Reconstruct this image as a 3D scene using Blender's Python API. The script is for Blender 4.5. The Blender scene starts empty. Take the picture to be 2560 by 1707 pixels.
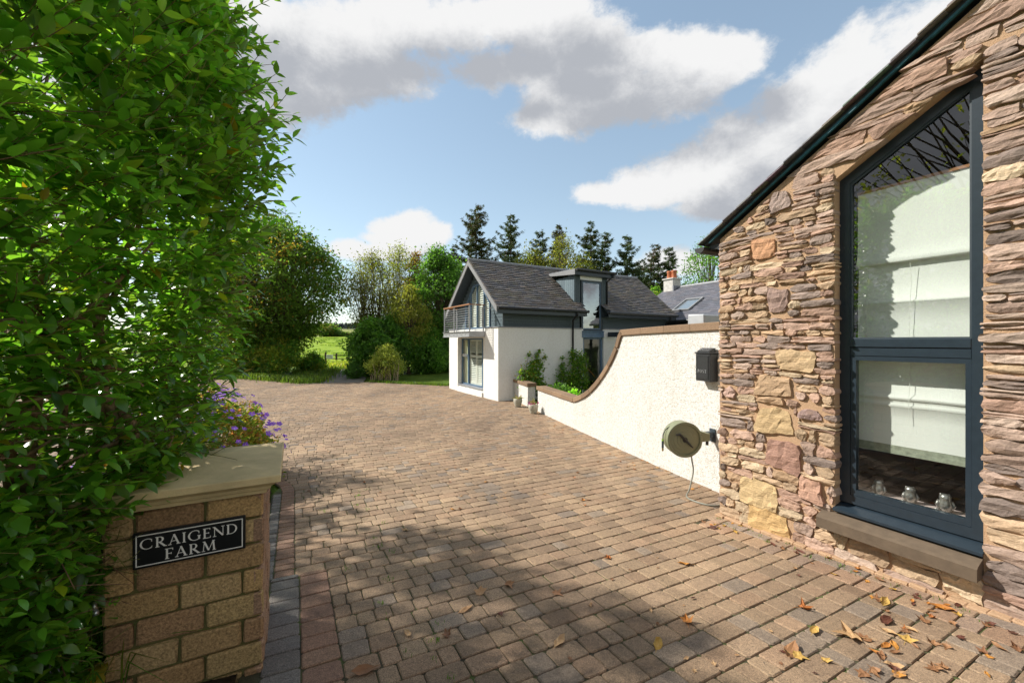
import bpy, math, random
import numpy as np
from mathutils import Vector, Matrix, noise as mn

# ------------------------------------------------------------------ scene, camera, sky, sun
SC = bpy.context.scene
COL = SC.collection
R = math.radians
SC.render.engine = 'CYCLES'
SC.cycles.use_denoising = True
SC.cycles.use_adaptive_sampling = True
SC.cycles.adaptive_threshold = 0.02
SC.cycles.max_bounces = 5
SC.cycles.diffuse_bounces = 3
SC.cycles.glossy_bounces = 3
SC.cycles.transparent_max_bounces = 8
SC.cycles.sample_clamp_indirect = 6
SC.view_settings.view_transform = 'Standard'
SC.view_settings.look = 'None'
SC.view_settings.gamma = 1
SC.view_settings.exposure = 1.45
EYE = 1.8
FPX, CX, CY = 1020.0, 1280.0, 853.5            # lens measured from the vanishing points
cam = bpy.data.cameras.new('camera')
cam.sensor_width = 36
cam.lens = 36 * FPX / 2560
cam.clip_start = 0.05
cam.clip_end = 6000
camo = bpy.data.objects.new('camera', cam)
camo.location = (0, 0, EYE)
camo.rotation_euler = (R(90), 0, 0)
COL.objects.link(camo)
SC.camera = camo

SUN_AZ = Vector((-0.957, 0.292))
SUN_EL = R(39)
SDIR = Vector((math.cos(SUN_EL) * SUN_AZ.x, math.cos(SUN_EL) * SUN_AZ.y, math.sin(SUN_EL))).normalized()
sl = bpy.data.lights.new('sun', 'SUN')
sl.energy = 2.7
sl.angle = R(1.0)
sl.color = (1.0, 0.95, 0.87)
slo = bpy.data.objects.new('sun', sl)
slo.rotation_euler = SDIR.to_track_quat('Z', 'Y').to_euler()
COL.objects.link(slo)


def cdir(px, py):
    return Vector(((px - CX) / FPX, 1.0, (CY - py) / FPX)).normalized()


def build_world():
    w = bpy.data.worlds.new('World')
    SC.world = w
    w.use_nodes = True
    nt = w.node_tree
    nt.nodes.clear()
    # --- group: cloud density for a direction
    g = bpy.data.node_groups.new('cloud_density', 'ShaderNodeTree')
    g.interface.new_socket('Vector', in_out='INPUT', socket_type='NodeSocketVector')
    g.interface.new_socket('Value', in_out='OUTPUT', socket_type='NodeSocketFloat')
    gi = g.nodes.new('NodeGroupInput')
    go = g.nodes.new('NodeGroupOutput')
    L = g.links.new

    def vm(op, a, b=None):
        n = g.nodes.new('ShaderNodeVectorMath')
        n.operation = op
        for i, s in enumerate((a, b)):
            if s is None:
                continue
            if isinstance(s, (tuple, Vector)):
                n.inputs[i].default_value = tuple(s)
            else:
                L(s, n.inputs[i])
        return n.outputs['Value'] if op in ('DOT_PRODUCT', 'LENGTH') else n.outputs[0]

    def ma(op, a, b=None, c=None):
        n = g.nodes.new('ShaderNodeMath')
        n.operation = op
        for i, s in enumerate((a, b, c)):
            if s is None:
                continue
            if isinstance(s, (int, float)):
                n.inputs[i].default_value = s
            else:
                L(s, n.inputs[i])
        return n.outputs[0]
    blobs = [  # px, py, rx, ry in photograph pixels -> directions
        (560, 60, 210, 120), (700, 170, 170, 130), (800, 80, 200, 90), (880, 170, 190, 110), (990, 60, 190, 90), (1120, 70, 170, 90), (1230, 50, 120, 70), (740, 250, 190, 55), (380, 120, 300, 260),
        (1390, 30, 120, 80), (1400, 110, 160, 90), (1270, 170, 120, 55), (1480, 190, 210, 110), (1380, 290, 110, 55), (1470, 270, 130, 55), (1600, 230, 170, 75), (1690, 150, 150, 75), (1810, 150, 110, 55),
        (1530, 485, 90, 28), (1640, 475, 130, 45), (1760, 440, 130, 75), (1870, 370, 130, 95), (1990, 290, 130, 120), (2120, 210, 140, 120), (2280, 200, 190, 170), (1800, 520, 130, 40), (1960, 460, 200, 110), (2200, 400, 260, 170),
        (880, 622, 55, 24), (985, 590, 75, 48), (1030, 560, 55, 36), (1085, 585, 42, 30), (970, 630, 110, 26), (1690, 655, 80, 40),
        (-500, 300, 700, 350), (3400, 200, 800, 500), (200, -900, 700, 420), (2200, -700, 600, 300)]
    blobs2 = [((-0.9, -0.4, 0.35), 0.5, 0.3), ((-0.7, -0.7, 0.8), 0.5, 0.45), ((0.2, -0.9, 0.4), 0.6, 0.3), ((0.9, -0.3, 0.5), 0.5, 0.35), ((-0.95, 0.05, 0.12), 0.5, 0.14), ((0.5, -0.5, 0.9), 0.4, 0.3)]
    best = None
    items = []
    for px, py, rx, ry in blobs:
        c = cdir(px, py)
        items.append((c, cdir(px + rx, py) - c, cdir(px, py - ry) - c))
    for c, a, b in blobs2:
        c = Vector(c).normalized()
        ex = c.cross(Vector((0, 0, 1))).normalized()
        items.append((c, ex * a, ex.cross(c).normalized() * b))
    for c, ex, ey in items:
        e1 = ex.normalized(); e2 = (ey - e1 * ey.dot(e1)).normalized(); e3 = e1.cross(e2)
        mp = g.nodes.new('ShaderNodeMapping')
        mp.vector_type = 'TEXTURE'
        mp.inputs['Location'].default_value = c
        mp.inputs['Rotation'].default_value = Matrix((e1, e2, e3)).transposed().to_euler()
        mp.inputs['Scale'].default_value = (ex.length, ey.length, 1.0)
        L(gi.outputs[0], mp.inputs[0])
        v = vm('LENGTH', mp.outputs[0])
        best = v if best is None else ma('SMOOTH_MIN', best, v, 0.2)
    best = ma('SUBTRACT', 1.0, best)
    n1 = g.nodes.new('ShaderNodeTexNoise')
    n1.inputs['Scale'].default_value = 8.5
    n1.inputs['Detail'].default_value = 9
    n1.inputs['Roughness'].default_value = 0.67
    n1.inputs['Distortion'].default_value = 0.15
    L(vm('MULTIPLY', gi.outputs[0], (1, 1, 1.35)), n1.inputs['Vector'])
    f = ma('MULTIPLY_ADD', ma('SUBTRACT', n1.outputs[0], 0.5), 2.3, ma('MAXIMUM', best, -0.75))
    L(f, go.inputs[0])
    # --- world
    L = nt.links.new
    N = nt.nodes.new
    tc = N('ShaderNodeTexCoord')
    nrm = N('ShaderNodeVectorMath'); nrm.operation = 'NORMALIZE'
    L(tc.outputs['Generated'], nrm.inputs[0])
    g1 = N('ShaderNodeGroup'); g1.node_tree = g
    L(nrm.outputs[0], g1.inputs[0])
    off = N('ShaderNodeVectorMath'); off.operation = 'ADD'
    off.inputs[1].default_value = Vector((-0.06, 0.0, 0.09))
    L(nrm.outputs[0], off.inputs[0])
    g2 = N('ShaderNodeGroup'); g2.node_tree = g
    L(off.outputs[0], g2.inputs[0])

    def mr(src, a, b, c=0.0, d=1.0, smooth=True):
        n = N('ShaderNodeMapRange')
        n.interpolation_type = 'SMOOTHSTEP' if smooth else 'LINEAR'
        n.inputs[1].default_value = a; n.inputs[2].default_value = b
        n.inputs[3].default_value = c; n.inputs[4].default_value = d
        L(src, n.inputs[0])
        return n.outputs[0]
    alpha = mr(g1.outputs[0], -0.34, 0.24)
    lit = mr(g2.outputs[0], -0.6, 0.75, 1.0, 0.0)
    ramp = N('ShaderNodeMix'); ramp.data_type = 'RGBA'
    ramp.inputs[6].default_value = (0.17, 0.178, 0.194, 1)
    ramp.inputs[7].default_value = (0.335, 0.335, 0.335, 1)
    L(lit, ramp.inputs[0])
    sky = N('ShaderNodeTexSky')
    sky.sky_type = 'NISHITA'
    sky.sun_disc = False
    sky.sun_elevation = SUN_EL
    sky.sun_rotation = math.atan2(SUN_AZ.x, SUN_AZ.y)
    sky.altitude = 60
    sky.air_density = 1.0
    sky.dust_density = 0.05
    sky.ozone_density = 0.3
    b1 = N('ShaderNodeBackground'); b1.inputs[1].default_value = 0.115
    gm = N('ShaderNodeGamma'); gm.inputs[1].default_value = 0.64     # the photograph's compressed tones
    L(sky.outputs[0], gm.inputs[0])
    tn = N('ShaderNodeMix'); tn.data_type = 'RGBA'; tn.blend_type = 'MULTIPLY'; tn.inputs[0].default_value = 1.0
    tn.inputs[7].default_value = (0.95, 1.0, 0.985, 1)
    L(gm.outputs[0], tn.inputs[6])
    L(tn.outputs[2], b1.inputs[0])
    b2 = N('ShaderNodeBackground'); b2.inputs[1].default_value = 1.0
    L(ramp.outputs[2], b2.inputs[0])
    mx = N('ShaderNodeMixShader')
    L(alpha, mx.inputs[0]); L(b1.outputs[0], mx.inputs[1]); L(b2.outputs[0], mx.inputs[2])
    out = N('ShaderNodeOutputWorld')
    L(mx.outputs[0], out.inputs[0])
    w.cycles.sampling_method = 'MANUAL'
    w.cycles.sample_map_resolution = 512


build_world()

# ------------------------------------------------------------------ helpers
U = Vector((0.883, 0.470, 0)).normalized()
V = Vector((-0.470, 0.883, 0)).normalized()


def gz(y):
    y = max(y, -1.0)
    return 0.27 * math.exp(-(y - 2.2) / 2.97) - 0.24


TER = [(-40, .5), (-1, .5), (0, gz(0)), (1, gz(1)), (2, gz(2)), (3, gz(3)), (4, gz(4)), (5, gz(5)), (6, gz(6)), (8, gz(8)), (11, gz(11)), (15, gz(15)), (30, -.24), (45, -.75), (60, -1.1), (90, -.6), (140, 1.5), (200, 4.0), (230, 4.1), (300, 1.5), (450, 6), (700, 19), (900, 28), (1100, 36), (1400, 44), (3500, 46)]


def tz(y):
    if y < 15:
        return gz(y)
    return float(np.interp(y, [a for a, b in TER], [b for a, b in TER]))


class Fr:
    def __init__(s, o, X, Y):
        s.o = Vector(o); s.X = Vector(X).normalized(); s.Y = Vector(Y).normalized(); s.Z = Vector((0, 0, 1))

    def P(s, x, y, z):
        return s.o + s.X * x + s.Y * y + s.Z * z


WORLD = Fr((0, 0, 0), (1, 0, 0), (0, 1, 0))


class MB:
    def __init__(s):
        s.v = []; s.f = []; s.t = []

    def add(s, vs, fs, tint=None):
        b = len(s.v)
        s.v.extend(tuple(v) for v in vs)
        s.f.extend(tuple(i + b for i in f) for f in fs)
        s.t.extend([tint or (1, 1, 1)] * len(fs))
        return s

    def box(s, F, x0, x1, y0, y1, z0, z1, c=0.0, tint=None, jit=0.0, rng=None):
        if c <= 0:
            vs = [F.P(x, y, z) for x in (x0, x1) for y in (y0, y1) for z in (z0, z1)]
            fs = [(0, 1, 3, 2), (4, 6, 7, 5), (0, 4, 5, 1), (2, 3, 7, 6), (0, 2, 6, 4), (1, 5, 7, 3)]
            return s.add(vs, fs, tint)
        lo = (x0, y0, z0); hi = (x1, y1, z1)
        vs = []; idx = {}
        for sx in (0, 1):
            for sy in (0, 1):
                for sz in (0, 1):
                    sg = (sx, sy, sz)
                    for ax in range(3):
                        p = []
                        for k in range(3):
                            e = hi[k] if sg[k] else lo[k]
                            if k != ax:
                                e += -c if sg[k] else c
                            p.append(e)
                        if jit:
                            p = [q + rng.uniform(-jit, jit) for q in p]
                        idx[(sg, ax)] = len(vs)
                        vs.append(F.P(*p))
        fs = []
        for ax in range(3):
            o = [k for k in range(3) if k != ax]
            for side in (0, 1):
                q = []
                for a, b in ((0, 0), (1, 0), (1, 1), (0, 1)):
                    sg = [0, 0, 0]; sg[ax] = side; sg[o[0]] = a; sg[o[1]] = b
                    q.append(idx[(tuple(sg), ax)])
                fs.append(tuple(q))
        for ax in range(3):                       # edges along ax
            o = [k for k in range(3) if k != ax]
            for a in (0, 1):
                for b in (0, 1):
                    s0 = [0, 0, 0]; s1 = [0, 0, 0]
                    s0[o[0]] = s1[o[0]] = a; s0[o[1]] = s1[o[1]] = b
                    s1[ax] = 1
                    s0 = tuple(s0); s1 = tuple(s1)
                    fs.append((idx[(s0, o[0])], idx[(s1, o[0])], idx[(s1, o[1])], idx[(s0, o[1])]))
        for sx in (0, 1):
            for sy in (0, 1):
                for sz in (0, 1):
                    fs.append(tuple(idx[((sx, sy, sz), k)] for k in range(3)))
        return s.add(vs, fs, tint)

    def tube(s, pts, rad, n=8, cap=True, tint=None):
        pts = [Vector(p) for p in pts]
        m = len(pts)
        if not hasattr(rad, '__len__'):
            rad = [rad] * m
        vs = []
        up = Vector((0, 0, 1))
        prev = None
        for i, p in enumerate(pts):
            d = (pts[min(i + 1, m - 1)] - pts[max(i - 1, 0)])
            if d.length < 1e-9:
                d = Vector((0, 0, 1))
            d.normalize()
            if prev is None:
                a = d.cross(up)
                if a.length < 1e-3:
                    a = d.cross(Vector((1, 0, 0)))
            else:
                a = prev - d * prev.dot(d)
                if a.length < 1e-6:
                    a = d.cross(up)
            a.normalize(); prev = a
            b = d.cross(a)
            for k in range(n):
                an = 2 * math.pi * k / n
                vs.append(p + (a * math.cos(an) + b * math.sin(an)) * rad[i])
        fs = []
        for i in range(m - 1):
            for k in range(n):
                k2 = (k + 1) % n
                fs.append((i * n + k, i * n + k2, (i + 1) * n + k2, (i + 1) * n + k))
        if cap:
            fs.append(tuple(range(n))[::-1])
            fs.append(tuple(range((m - 1) * n, m * n)))
        return s.add(vs, fs, tint)

    def lathe(s, o, axis, prof, n=24, ref=None, tint=None):
        """prof: (radius, offset along axis)"""
        o = Vector(o); axis = Vector(axis).normalized()
        a = axis.cross(Vector(ref) if ref else (Vector((0, 0, 1)) if abs(axis.z) < .9 else Vector((1, 0, 0)))).normalized()
        b = axis.cross(a)
        vs = []; fs = []
        for r, h in prof:
            for k in range(n):
                an = 2 * math.pi * k / n
                vs.append(o + axis * h + (a * math.cos(an) + b * math.sin(an)) * r)
        for i in range(len(prof) - 1):
            for k in range(n):
                k2 = (k + 1) % n
                fs.append((i * n + k, i * n + k2, (i + 1) * n + k2, (i + 1) * n + k))
        return s.add(vs, fs, tint)

    def prism(s, front, back, tint=None):
        n = len(front)
        vs = list(front) + list(back)
        fs = [tuple(range(n)), tuple(range(n, 2 * n))[::-1]]
        for i in range(n):
            j = (i + 1) % n
            fs.append((i, i + n, j + n, j))
        return s.add(vs, fs, tint)

    def build(s, name, mat, parent=None, smooth=False, loc=None):
        return mkobj(name, s.v, s.f, mat, parent, smooth, s.t)


def mkmesh(name, v, f, mat, smooth=False, tints=None, fix=True):
    me = bpy.data.meshes.new(name)
    me.from_pydata([tuple(p) for p in v], [], f)
    if tints is not None:
        at = me.attributes.new('tint', 'FLOAT_COLOR', 'FACE')
        arr = np.ones((len(f), 4), np.float32)
        arr[:, :3] = np.array(tints, np.float32).reshape(-1, 3)
        at.data.foreach_set('color', arr.ravel())
    if smooth:
        me.polygons.foreach_set('use_smooth', [True] * len(f))
    if mat:
        me.materials.append(mat)
    me.update()
    return me


def link(name, data, parent=None, mat4=None):
    o = bpy.data.objects.new(name, data)
    COL.objects.link(o)
    if mat4 is not None:
        o.matrix_basis = mat4
    if parent is not None:
        o.parent = parent
        o.matrix_parent_inverse = world_of(parent).inverted()
    return o


def world_of(o):
    m = o.matrix_basis.copy()
    if o.parent:
        m = world_of(o.parent) @ o.matrix_parent_inverse @ m
    return m


def mkobj(name, v, f, mat, parent=None, smooth=False, tints=None):
    return link(name, mkmesh(name, v, f, mat, smooth, tints), parent)


def bigmesh(name, verts, faces, mat, parent=None, tints=None, smooth=False):
    """verts (n,3) array, faces (m,k) array"""
    verts = np.asarray(verts, np.float32); faces = np.asarray(faces, np.int32)
    me = bpy.data.meshes.new(name)
    me.vertices.add(len(verts)); me.vertices.foreach_set('co', verts.ravel())
    m, k = faces.shape
    me.loops.add(m * k); me.loops.foreach_set('vertex_index', faces.ravel())
    me.polygons.add(m)
    me.polygons.foreach_set('loop_start', np.arange(0, m * k, k, dtype=np.int32))
    me.polygons.foreach_set('loop_total', np.full(m, k, np.int32))
    if tints is not None:
        at = me.attributes.new('tint', 'FLOAT_COLOR', 'FACE')
        arr = np.ones((m, 4), np.float32); arr[:, :3] = tints
        at.data.foreach_set('color', arr.ravel())
    me.polygons.foreach_set('use_smooth', np.full(m, bool(smooth)))
    me.materials.append(mat)
    me.update(calc_edges=True)
    me.validate()
    return link(name, me, parent)


def tag(o, label=None, cat=None, group=None, kind=None):
    if label: o['label'] = label
    if cat: o['category'] = cat
    if group: o['group'] = group
    if kind: o['kind'] = kind
    return o


def thing(name, loc, label, cat, group=None):
    o = bpy.data.objects.new(name, None)
    o.empty_display_size = 0.2
    o.location = loc
    COL.objects.link(o)
    return tag(o, label, cat, group)


# ------------------------------------------------------------------ materials
def hexs(r, g, b):
    f = lambda c: (c / 12.92 if c <= .04045 else ((c + .055) / 1.055) ** 2.4)
    return (f(r / 255), f(g / 255), f(b / 255))


class NT:
    def __init__(s, name):
        s.m = bpy.data.materials.new(name); s.m.use_nodes = True
        s.t = s.m.node_tree; s.t.nodes.clear()
        s.out = s.t.nodes.new('ShaderNodeOutputMaterial')

    def n(s, typ, **kw):
        nd = s.t.nodes.new('ShaderNode' + typ)
        for k, v in kw.items():
            setattr(nd, k, v)
        return nd

    def L(s, a, b):
        s.t.links.new(a, b)

    def coord(s, scale=(1, 1, 1), kind='Object', rot=(0, 0, 0)):
        tc = s.n('TexCoord'); mp = s.n('Mapping')
        mp.inputs['Scale'].default_value = scale; mp.inputs['Rotation'].default_value = rot
        s.L(tc.outputs[kind], mp.inputs[0])
        return mp.outputs[0]

    def noise(s, vec, scale, detail=4, rough=.55, dist=0.0):
        n = s.n('TexNoise'); n.inputs['Scale'].default_value = scale; n.inputs['Detail'].default_value = detail
        n.inputs['Roughness'].default_value = rough; n.inputs['Distortion'].default_value = dist
        s.L(vec, n.inputs['Vector'])
        return n.outputs[0]

    def vor(s, vec, scale, feature='F1'):
        n = s.n('TexVoronoi', feature=feature); n.inputs['Scale'].default_value = scale
        s.L(vec, n.inputs['Vector'])
        return n.outputs['Distance']

    def ramp(s, fac, stops):
        n = s.n('ValToRGB')
        while len(n.color_ramp.elements) < len(stops):
            n.color_ramp.elements.new(0.5)
        for e, (p, c) in zip(n.color_ramp.elements, stops):
            e.position = p; e.color = (*c, 1) if len(c) == 3 else c
        s.L(fac, n.inputs[0])
        return n.outputs[0]

    def mr(s, fac, a, b, c, d):
        n = s.n('MapRange')
        for i, q in enumerate((a, b, c, d)):
            n.inputs[i + 1].default_value = q
        s.L(fac, n.inputs[0])
        return n.outputs[0]

    def mix(s, fac, a, b, mode='MIX'):
        n = s.n('Mix', data_type='RGBA', blend_type=mode)
        for sock, q in ((n.inputs[0], fac), (n.inputs[6], a), (n.inputs[7], b)):
            if isinstance(q, (int, float)): sock.default_value = q
            elif isinstance(q, tuple): sock.default_value = (*q, 1)
            else: s.L(q, sock)
        return n.outputs[2]

    def tint(s):
        a = s.n('Attribute', attribute_name='tint')
        return a.outputs['Color']

    def math(s, op, a, b):
        n = s.n('Math', operation=op)
        for i, q in enumerate((a, b)):
            if isinstance(q, (int, float)): n.inputs[i].default_value = q
            else: s.L(q, n.inputs[i])
        return n.outputs[0]

    def bump(s, h, strength=.5, dist=.01, nrm=None):
        b = s.n('Bump'); b.inputs['Strength'].default_value = strength; b.inputs['Distance'].default_value = dist
        s.L(h, b.inputs['Height'])
        if nrm: s.L(nrm, b.inputs['Normal'])
        return b.outputs[0]

    def pbr(s, col, rough=.7, nrm=None, metal=0.0, spec=.5, **kw):
        p = s.n('BsdfPrincipled')
        for sock, q in (('Base Color', col), ('Roughness', rough), ('Metallic', metal), ('Specular IOR Level', spec)):
            if isinstance(q, (int, float)): p.inputs[sock].default_value = q
            elif isinstance(q, tuple): p.inputs[sock].default_value = (*q, 1)
            else: s.L(q, p.inputs[sock])
        if nrm: s.L(nrm, p.inputs['Normal'])
        for k, q in kw.items(): p.inputs[k].default_value = q
        s.L(p.outputs[0], s.out.inputs[0])
        return s.m


M = {}


def simple(name, col, rough=.6, metal=0.0, var=.15, scale=6, bump=.0, bs=60, spec=.5):
    t = NT(name)
    v = t.coord()
    n = t.noise(v, scale, 5, .6)
    c = t.mix(1.0, col, t.ramp(n, [(.25, (1 - var,) * 3), (.75, (1 + var * .3,) * 3)]), 'MULTIPLY')
    nrm = t.bump(t.noise(v, bs, 3), bump, .004) if bump else None
    M[name] = t.pbr(c, rough, nrm, metal, spec)
    return M[name]


def mat_paver():
    t = NT('paver')
    v = t.coord()
    big = t.noise(v, 1.1, 4, .6)
    fine = t.noise(v, 170, 3, .75)
    mid = t.noise(v, 38, 4, .65)
    c = t.mix(1.0, t.tint(), t.ramp(fine, [(.32, (.38, .37, .37)), (.48, (.92, .91, .90)), (.68, (1.6, 1.52, 1.42))]), 'MULTIPLY')
    c = t.mix(.75, c, t.ramp(mid, [(.3, (.68, .66, .64)), (.62, (1.08, 1.07, 1.05))]), 'MULTIPLY')
    tr = t.noise(t.coord((1, .35, 1), rot=(0, 0, .49)), .55, 4, .6)
    c = t.mix(.8, c, t.ramp(tr, [(.36, (.70, .69, .70)), (.6, (1.06, 1.05, 1.04))]), 'MULTIPLY')
    sp = t.vor(v, 6.5)
    c = t.mix(t.mr(sp, .05, .02, 0, .7), c, (.05, .045, .04))
    c = t.mix(.7, c, t.ramp(big, [(.3, (.72, .72, .74)), (.65, (1.1, 1.08, 1.05))]), 'MULTIPLY')
    h = t.math('ADD', t.math('MULTIPLY', fine, .5), mid)
    M['paver'] = t.pbr(c, .82, t.bump(h, .55, .006), spec=.35)


def mat_joint():
    t = NT('joint_sand')
    v = t.coord()
    n = t.noise(v, 3.2, 5, .65)
    f = t.noise(v, 90, 3)
    c = t.ramp(n, [(.35, (.045, .035, .022)), (.52, (.06, .055, .022)), (.64, (.075, .10, .02)), (.8, (.06, .09, .015))])
    c = t.mix(.6, c, t.ramp(f, [(.3, (.5, .5, .5)), (.7, (1.3, 1.3, 1.3))]), 'MULTIPLY')
    M['joint'] = t.pbr(c, .95, t.bump(f, .6, .008))


def mat_stone():
    t = NT('sandstone')
    tc = t.n('TexCoord')
    mp = t.n('Mapping'); mp.inputs['Scale'].default_value = (1, 1, 4.5)
    t.L(tc.outputs['Object'], mp.inputs[0])
    v = mp.outputs[0]
    v2 = t.coord()
    lay = t.noise(v, 9, 6, .62, .6)
    fine = t.noise(v2, 70, 4, .65)
    c = t.mix(.95, t.tint(), t.ramp(lay, [(.28, (.74, .71, .69)), (.5, (1, .98, .96)), (.72, (1.2, 1.15, 1.08))]), 'MULTIPLY')
    c = t.mix(.6, c, t.ramp(fine, [(.3, (.62, .62, .62)), (.65, (1.15, 1.15, 1.15))]), 'MULTIPLY')
    rust = t.noise(v2, 5.5, 4, .6)
    c = t.mix(t.mr(rust, .6, .78, 0, .35), c, (.36, .22, .12))
    h = t.math('ADD', lay, t.math('MULTIPLY', fine, .35))
    M['stone'] = t.pbr(c, .88, t.bump(h, .75, .013), spec=.25)


def mat_mortar(name, a, b, bs=45):
    t = NT(name)
    v = t.coord()
    n = t.noise(v, 4, 5, .6)
    f = t.noise(v, bs * 2.4, 4, .7)
    c = t.mix(n, a, b)
    c = t.mix(.5, c, t.ramp(f, [(.3, (.7, .7, .7)), (.7, (1.15, 1.15, 1.15))]), 'MULTIPLY')
    M[name] = t.pbr(c, .93, t.bump(f, .8, .01), spec=.2)


def mat_roughcast(name, scale, strength, dist, dirt=.35, pitk=.5):
    t = NT(name)
    v = t.coord()
    vo = t.vor(v, scale)
    n = t.noise(v, scale * 1.1, 2, .5)
    n2 = t.noise(v, scale * .3, 3, .6)
    h = t.math('ADD', t.math('MULTIPLY', t.math('SUBTRACT', 1.0, vo), .8), n)
    pit = t.math('MULTIPLY', t.mr(t.vor(v, scale * .8), .38, .62, 0, 1), t.mr(n2, .42, .58, 0, 1))
    st = t.noise(t.coord((1, 1, .22)), 1.6, 5, .6)
    c = t.mix(t.mr(st, .5, .8, 0, dirt), (.79, .785, .75), (.64, .61, .53))
    c = t.mix(t.math('MULTIPLY', pit, pitk), c, (.36, .30, .19))
    M[name] = t.pbr(c, .9, t.bump(h, strength, dist), spec=.2)


def mat_slate(name, col, moss=.3):
    t = NT(name)
    v = t.coord()
    n = t.noise(v, 2.2, 5, .65)
    f = t.noise(v, 38, 4, .7)
    c = t.mix(1.0, t.tint(), t.ramp(f, [(.3, (.6, .6, .6)), (.7, (1.3, 1.3, 1.3))]), 'MULTIPLY')
    c = t.mix(1.0, c, col, 'MULTIPLY')
    c = t.mix(t.mr(n, .48, .72, 0, moss), c, (.15, .125, .05))
    c = t.mix(t.mr(t.noise(v, 55, 2), .66, .74, 0, .5), c, (.42, .40, .37))
    M[name] = t.pbr(c, .62, t.bump(f, .5, .008), spec=.45)


def mat_leaf(name, front, trans, rough=.38, var=(.55, 1.35), tfac=.45, gloss=.5):
    t = NT(name)
    tint = t.tint()
    c = t.mix(1.0, front, tint, 'MULTIPLY')
    c2 = t.mix(1.0, trans, tint, 'MULTIPLY')
    p = t.n('BsdfPrincipled')
    t.L(c, p.inputs['Base Color'])
    p.inputs['Roughness'].default_value = rough
    p.inputs['Specular IOR Level'].default_value = gloss
    tr = t.n('BsdfTranslucent'); t.L(c2, tr.inputs[0])
    mx = t.n('MixShader'); mx.inputs[0].default_value = tfac
    t.L(p.outputs[0], mx.inputs[1]); t.L(tr.outputs[0], mx.inputs[2]); t.L(mx.outputs[0], t.out.inputs[0])
    M[name] = t.m


def mat_glass(name, tint=(.93, .95, .94), ior=1.5, boost=1.0, rough=0.0):
    t = NT(name)
    tr = t.n('BsdfTransparent'); tr.inputs[0].default_value = (*tint, 1)
    gl = t.n('BsdfGlossy'); gl.inputs['Roughness'].default_value = rough
    gl.inputs[0].default_value = (1, 1, 1, 1)
    lw = t.n('LayerWeight'); lw.inputs[0].default_value = .5
    f0 = min(((ior - 1) / (ior + 1)) ** 2 * boost, 1)
    f = t.math('ADD', t.math('MULTIPLY', t.math('POWER', lw.outputs['Facing'], 4.0), 1 - f0), f0)
    mx = t.n('MixShader'); t.L(f, mx.inputs[0]); t.L(tr.outputs[0], mx.inputs[1]); t.L(gl.outputs[0], mx.inputs[2])
    t.L(mx.outputs[0], t.out.inputs[0])
    M[name] = t.m


def mat_grass(name, stops, sc=1.3, bs=30):
    t = NT(name)
    v = t.coord()
    n = t.noise(v, sc, 6, .7)
    f = t.noise(v, bs, 4, .7)
    c = t.ramp(n, stops)
    c = t.mix(.8, c, t.ramp(f, [(.3, (.5, .55, .45)), (.7, (1.3, 1.25, 1.2))]), 'MULTIPLY')
    M[name] = t.pbr(c, .9, t.bump(t.math('ADD', f, n), .8, .1), spec=.15)


def mat_tinted(name, rough=.8, fs=60, bump=.4, bd=.004, spec=.3, lo=.7, hi=1.15):
    t = NT(name)
    v = t.coord()
    f = t.noise(v, fs, 4, .65)
    c = t.mix(1.0, t.tint(), t.ramp(f, [(.3, (lo,) * 3), (.7, (hi,) * 3)]), 'MULTIPLY')
    M[name] = t.pbr(c, rough, t.bump(f, bump, bd), spec=spec)


mat_paver(); mat_joint(); mat_stone()
mat_mortar('mortar', (.50, .335, .21), (.44, .28, .165))
mat_mortar('pillar_mortar', (.22, .19, .08), (.10, .11, .03))
mat_roughcast('roughcast', 85, .9, .018, .4, .5)
mat_roughcast('render_white', 60, .6, .012, .4, .16)
mat_slate('slate', (1, 1, 1), .42)
mat_slate('slate_blue', (1, 1, 1), .05)
mat_tinted('brick', .85, 85, .8, .008, .3, .45, 1.35)
mat_tinted('coping', .85, 55, .4, .006, .3, .7, 1.12)
mat_tinted('board', .55, 22, .2, .004, .4, .8, 1.1)
mat_tinted('bark', .9, 16, .9, .02, .2, .45, 1.3)
mat_tinted('dry_leaf', .6, 45, .4, .003, .4, .6, 1.25)
mat_tinted('flat', .7, 20, .1, .002, .4, .85, 1.08)
mat_leaf('hedge_leaf', (.085, .26, .02), (.24, .54, .028), .28, tfac=.45, gloss=.8)
mat_leaf('tree_leaf', (1, 1, 1), (2.0, 2.1, 1.0), .5, tfac=.5, gloss=.3)
mat_leaf('needle', (1, 1, 1), (1.2, 1.3, .8), .6, tfac=.2, gloss=.2)
mat_leaf('petal', (1, 1, 1), (1, 1, 1), .6, tfac=.3, gloss=.2)
mat_glass('window_glass', (.92, .95, .94), 1.6, 2.5)
mat_glass('stair_glass', (.85, .9, .9), 1.5, 8)
mat_glass('house_glass', (.90, .94, .92), 1.5, 1.4)
mat_grass('grass', [(.3, (.055, .10, .012)), (.5, (.10, .17, .018)), (.72, (.17, .22, .03))])
mat_grass('field_grass', [(.3, (.13, .21, .012)), (.5, (.22, .33, .016)), (.7, (.30, .37, .03))], .22, 2.2)
mat_grass('far_grass', [(.3, (.16, .20, .05)), (.5, (.22, .25, .07)), (.7, (.26, .27, .09))], .01, .2)
mat_grass('soil', [(.3, (.03, .02, .012)), (.55, (.055, .038, .02)), (.75, (.05, .06, .018))], 4, 40)
simple('lane_surface', (.17, .15, .125), .9, var=.4, scale=3, bump=.6, bs=70)
simple('anthracite', (.020, .032, .044), .32, var=.2, scale=20, bump=.05)
simple('anthracite_dull', (.035, .05, .062), .5, var=.25, scale=14)
simple('cladding_trim', (.055, .075, .085), .5, var=.2)
simple('verge_grey', (.22, .225, .23), .6, var=.15, bump=.1)
simple('verge_dark', (.030, .032, .035), .6, var=.3)
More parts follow.
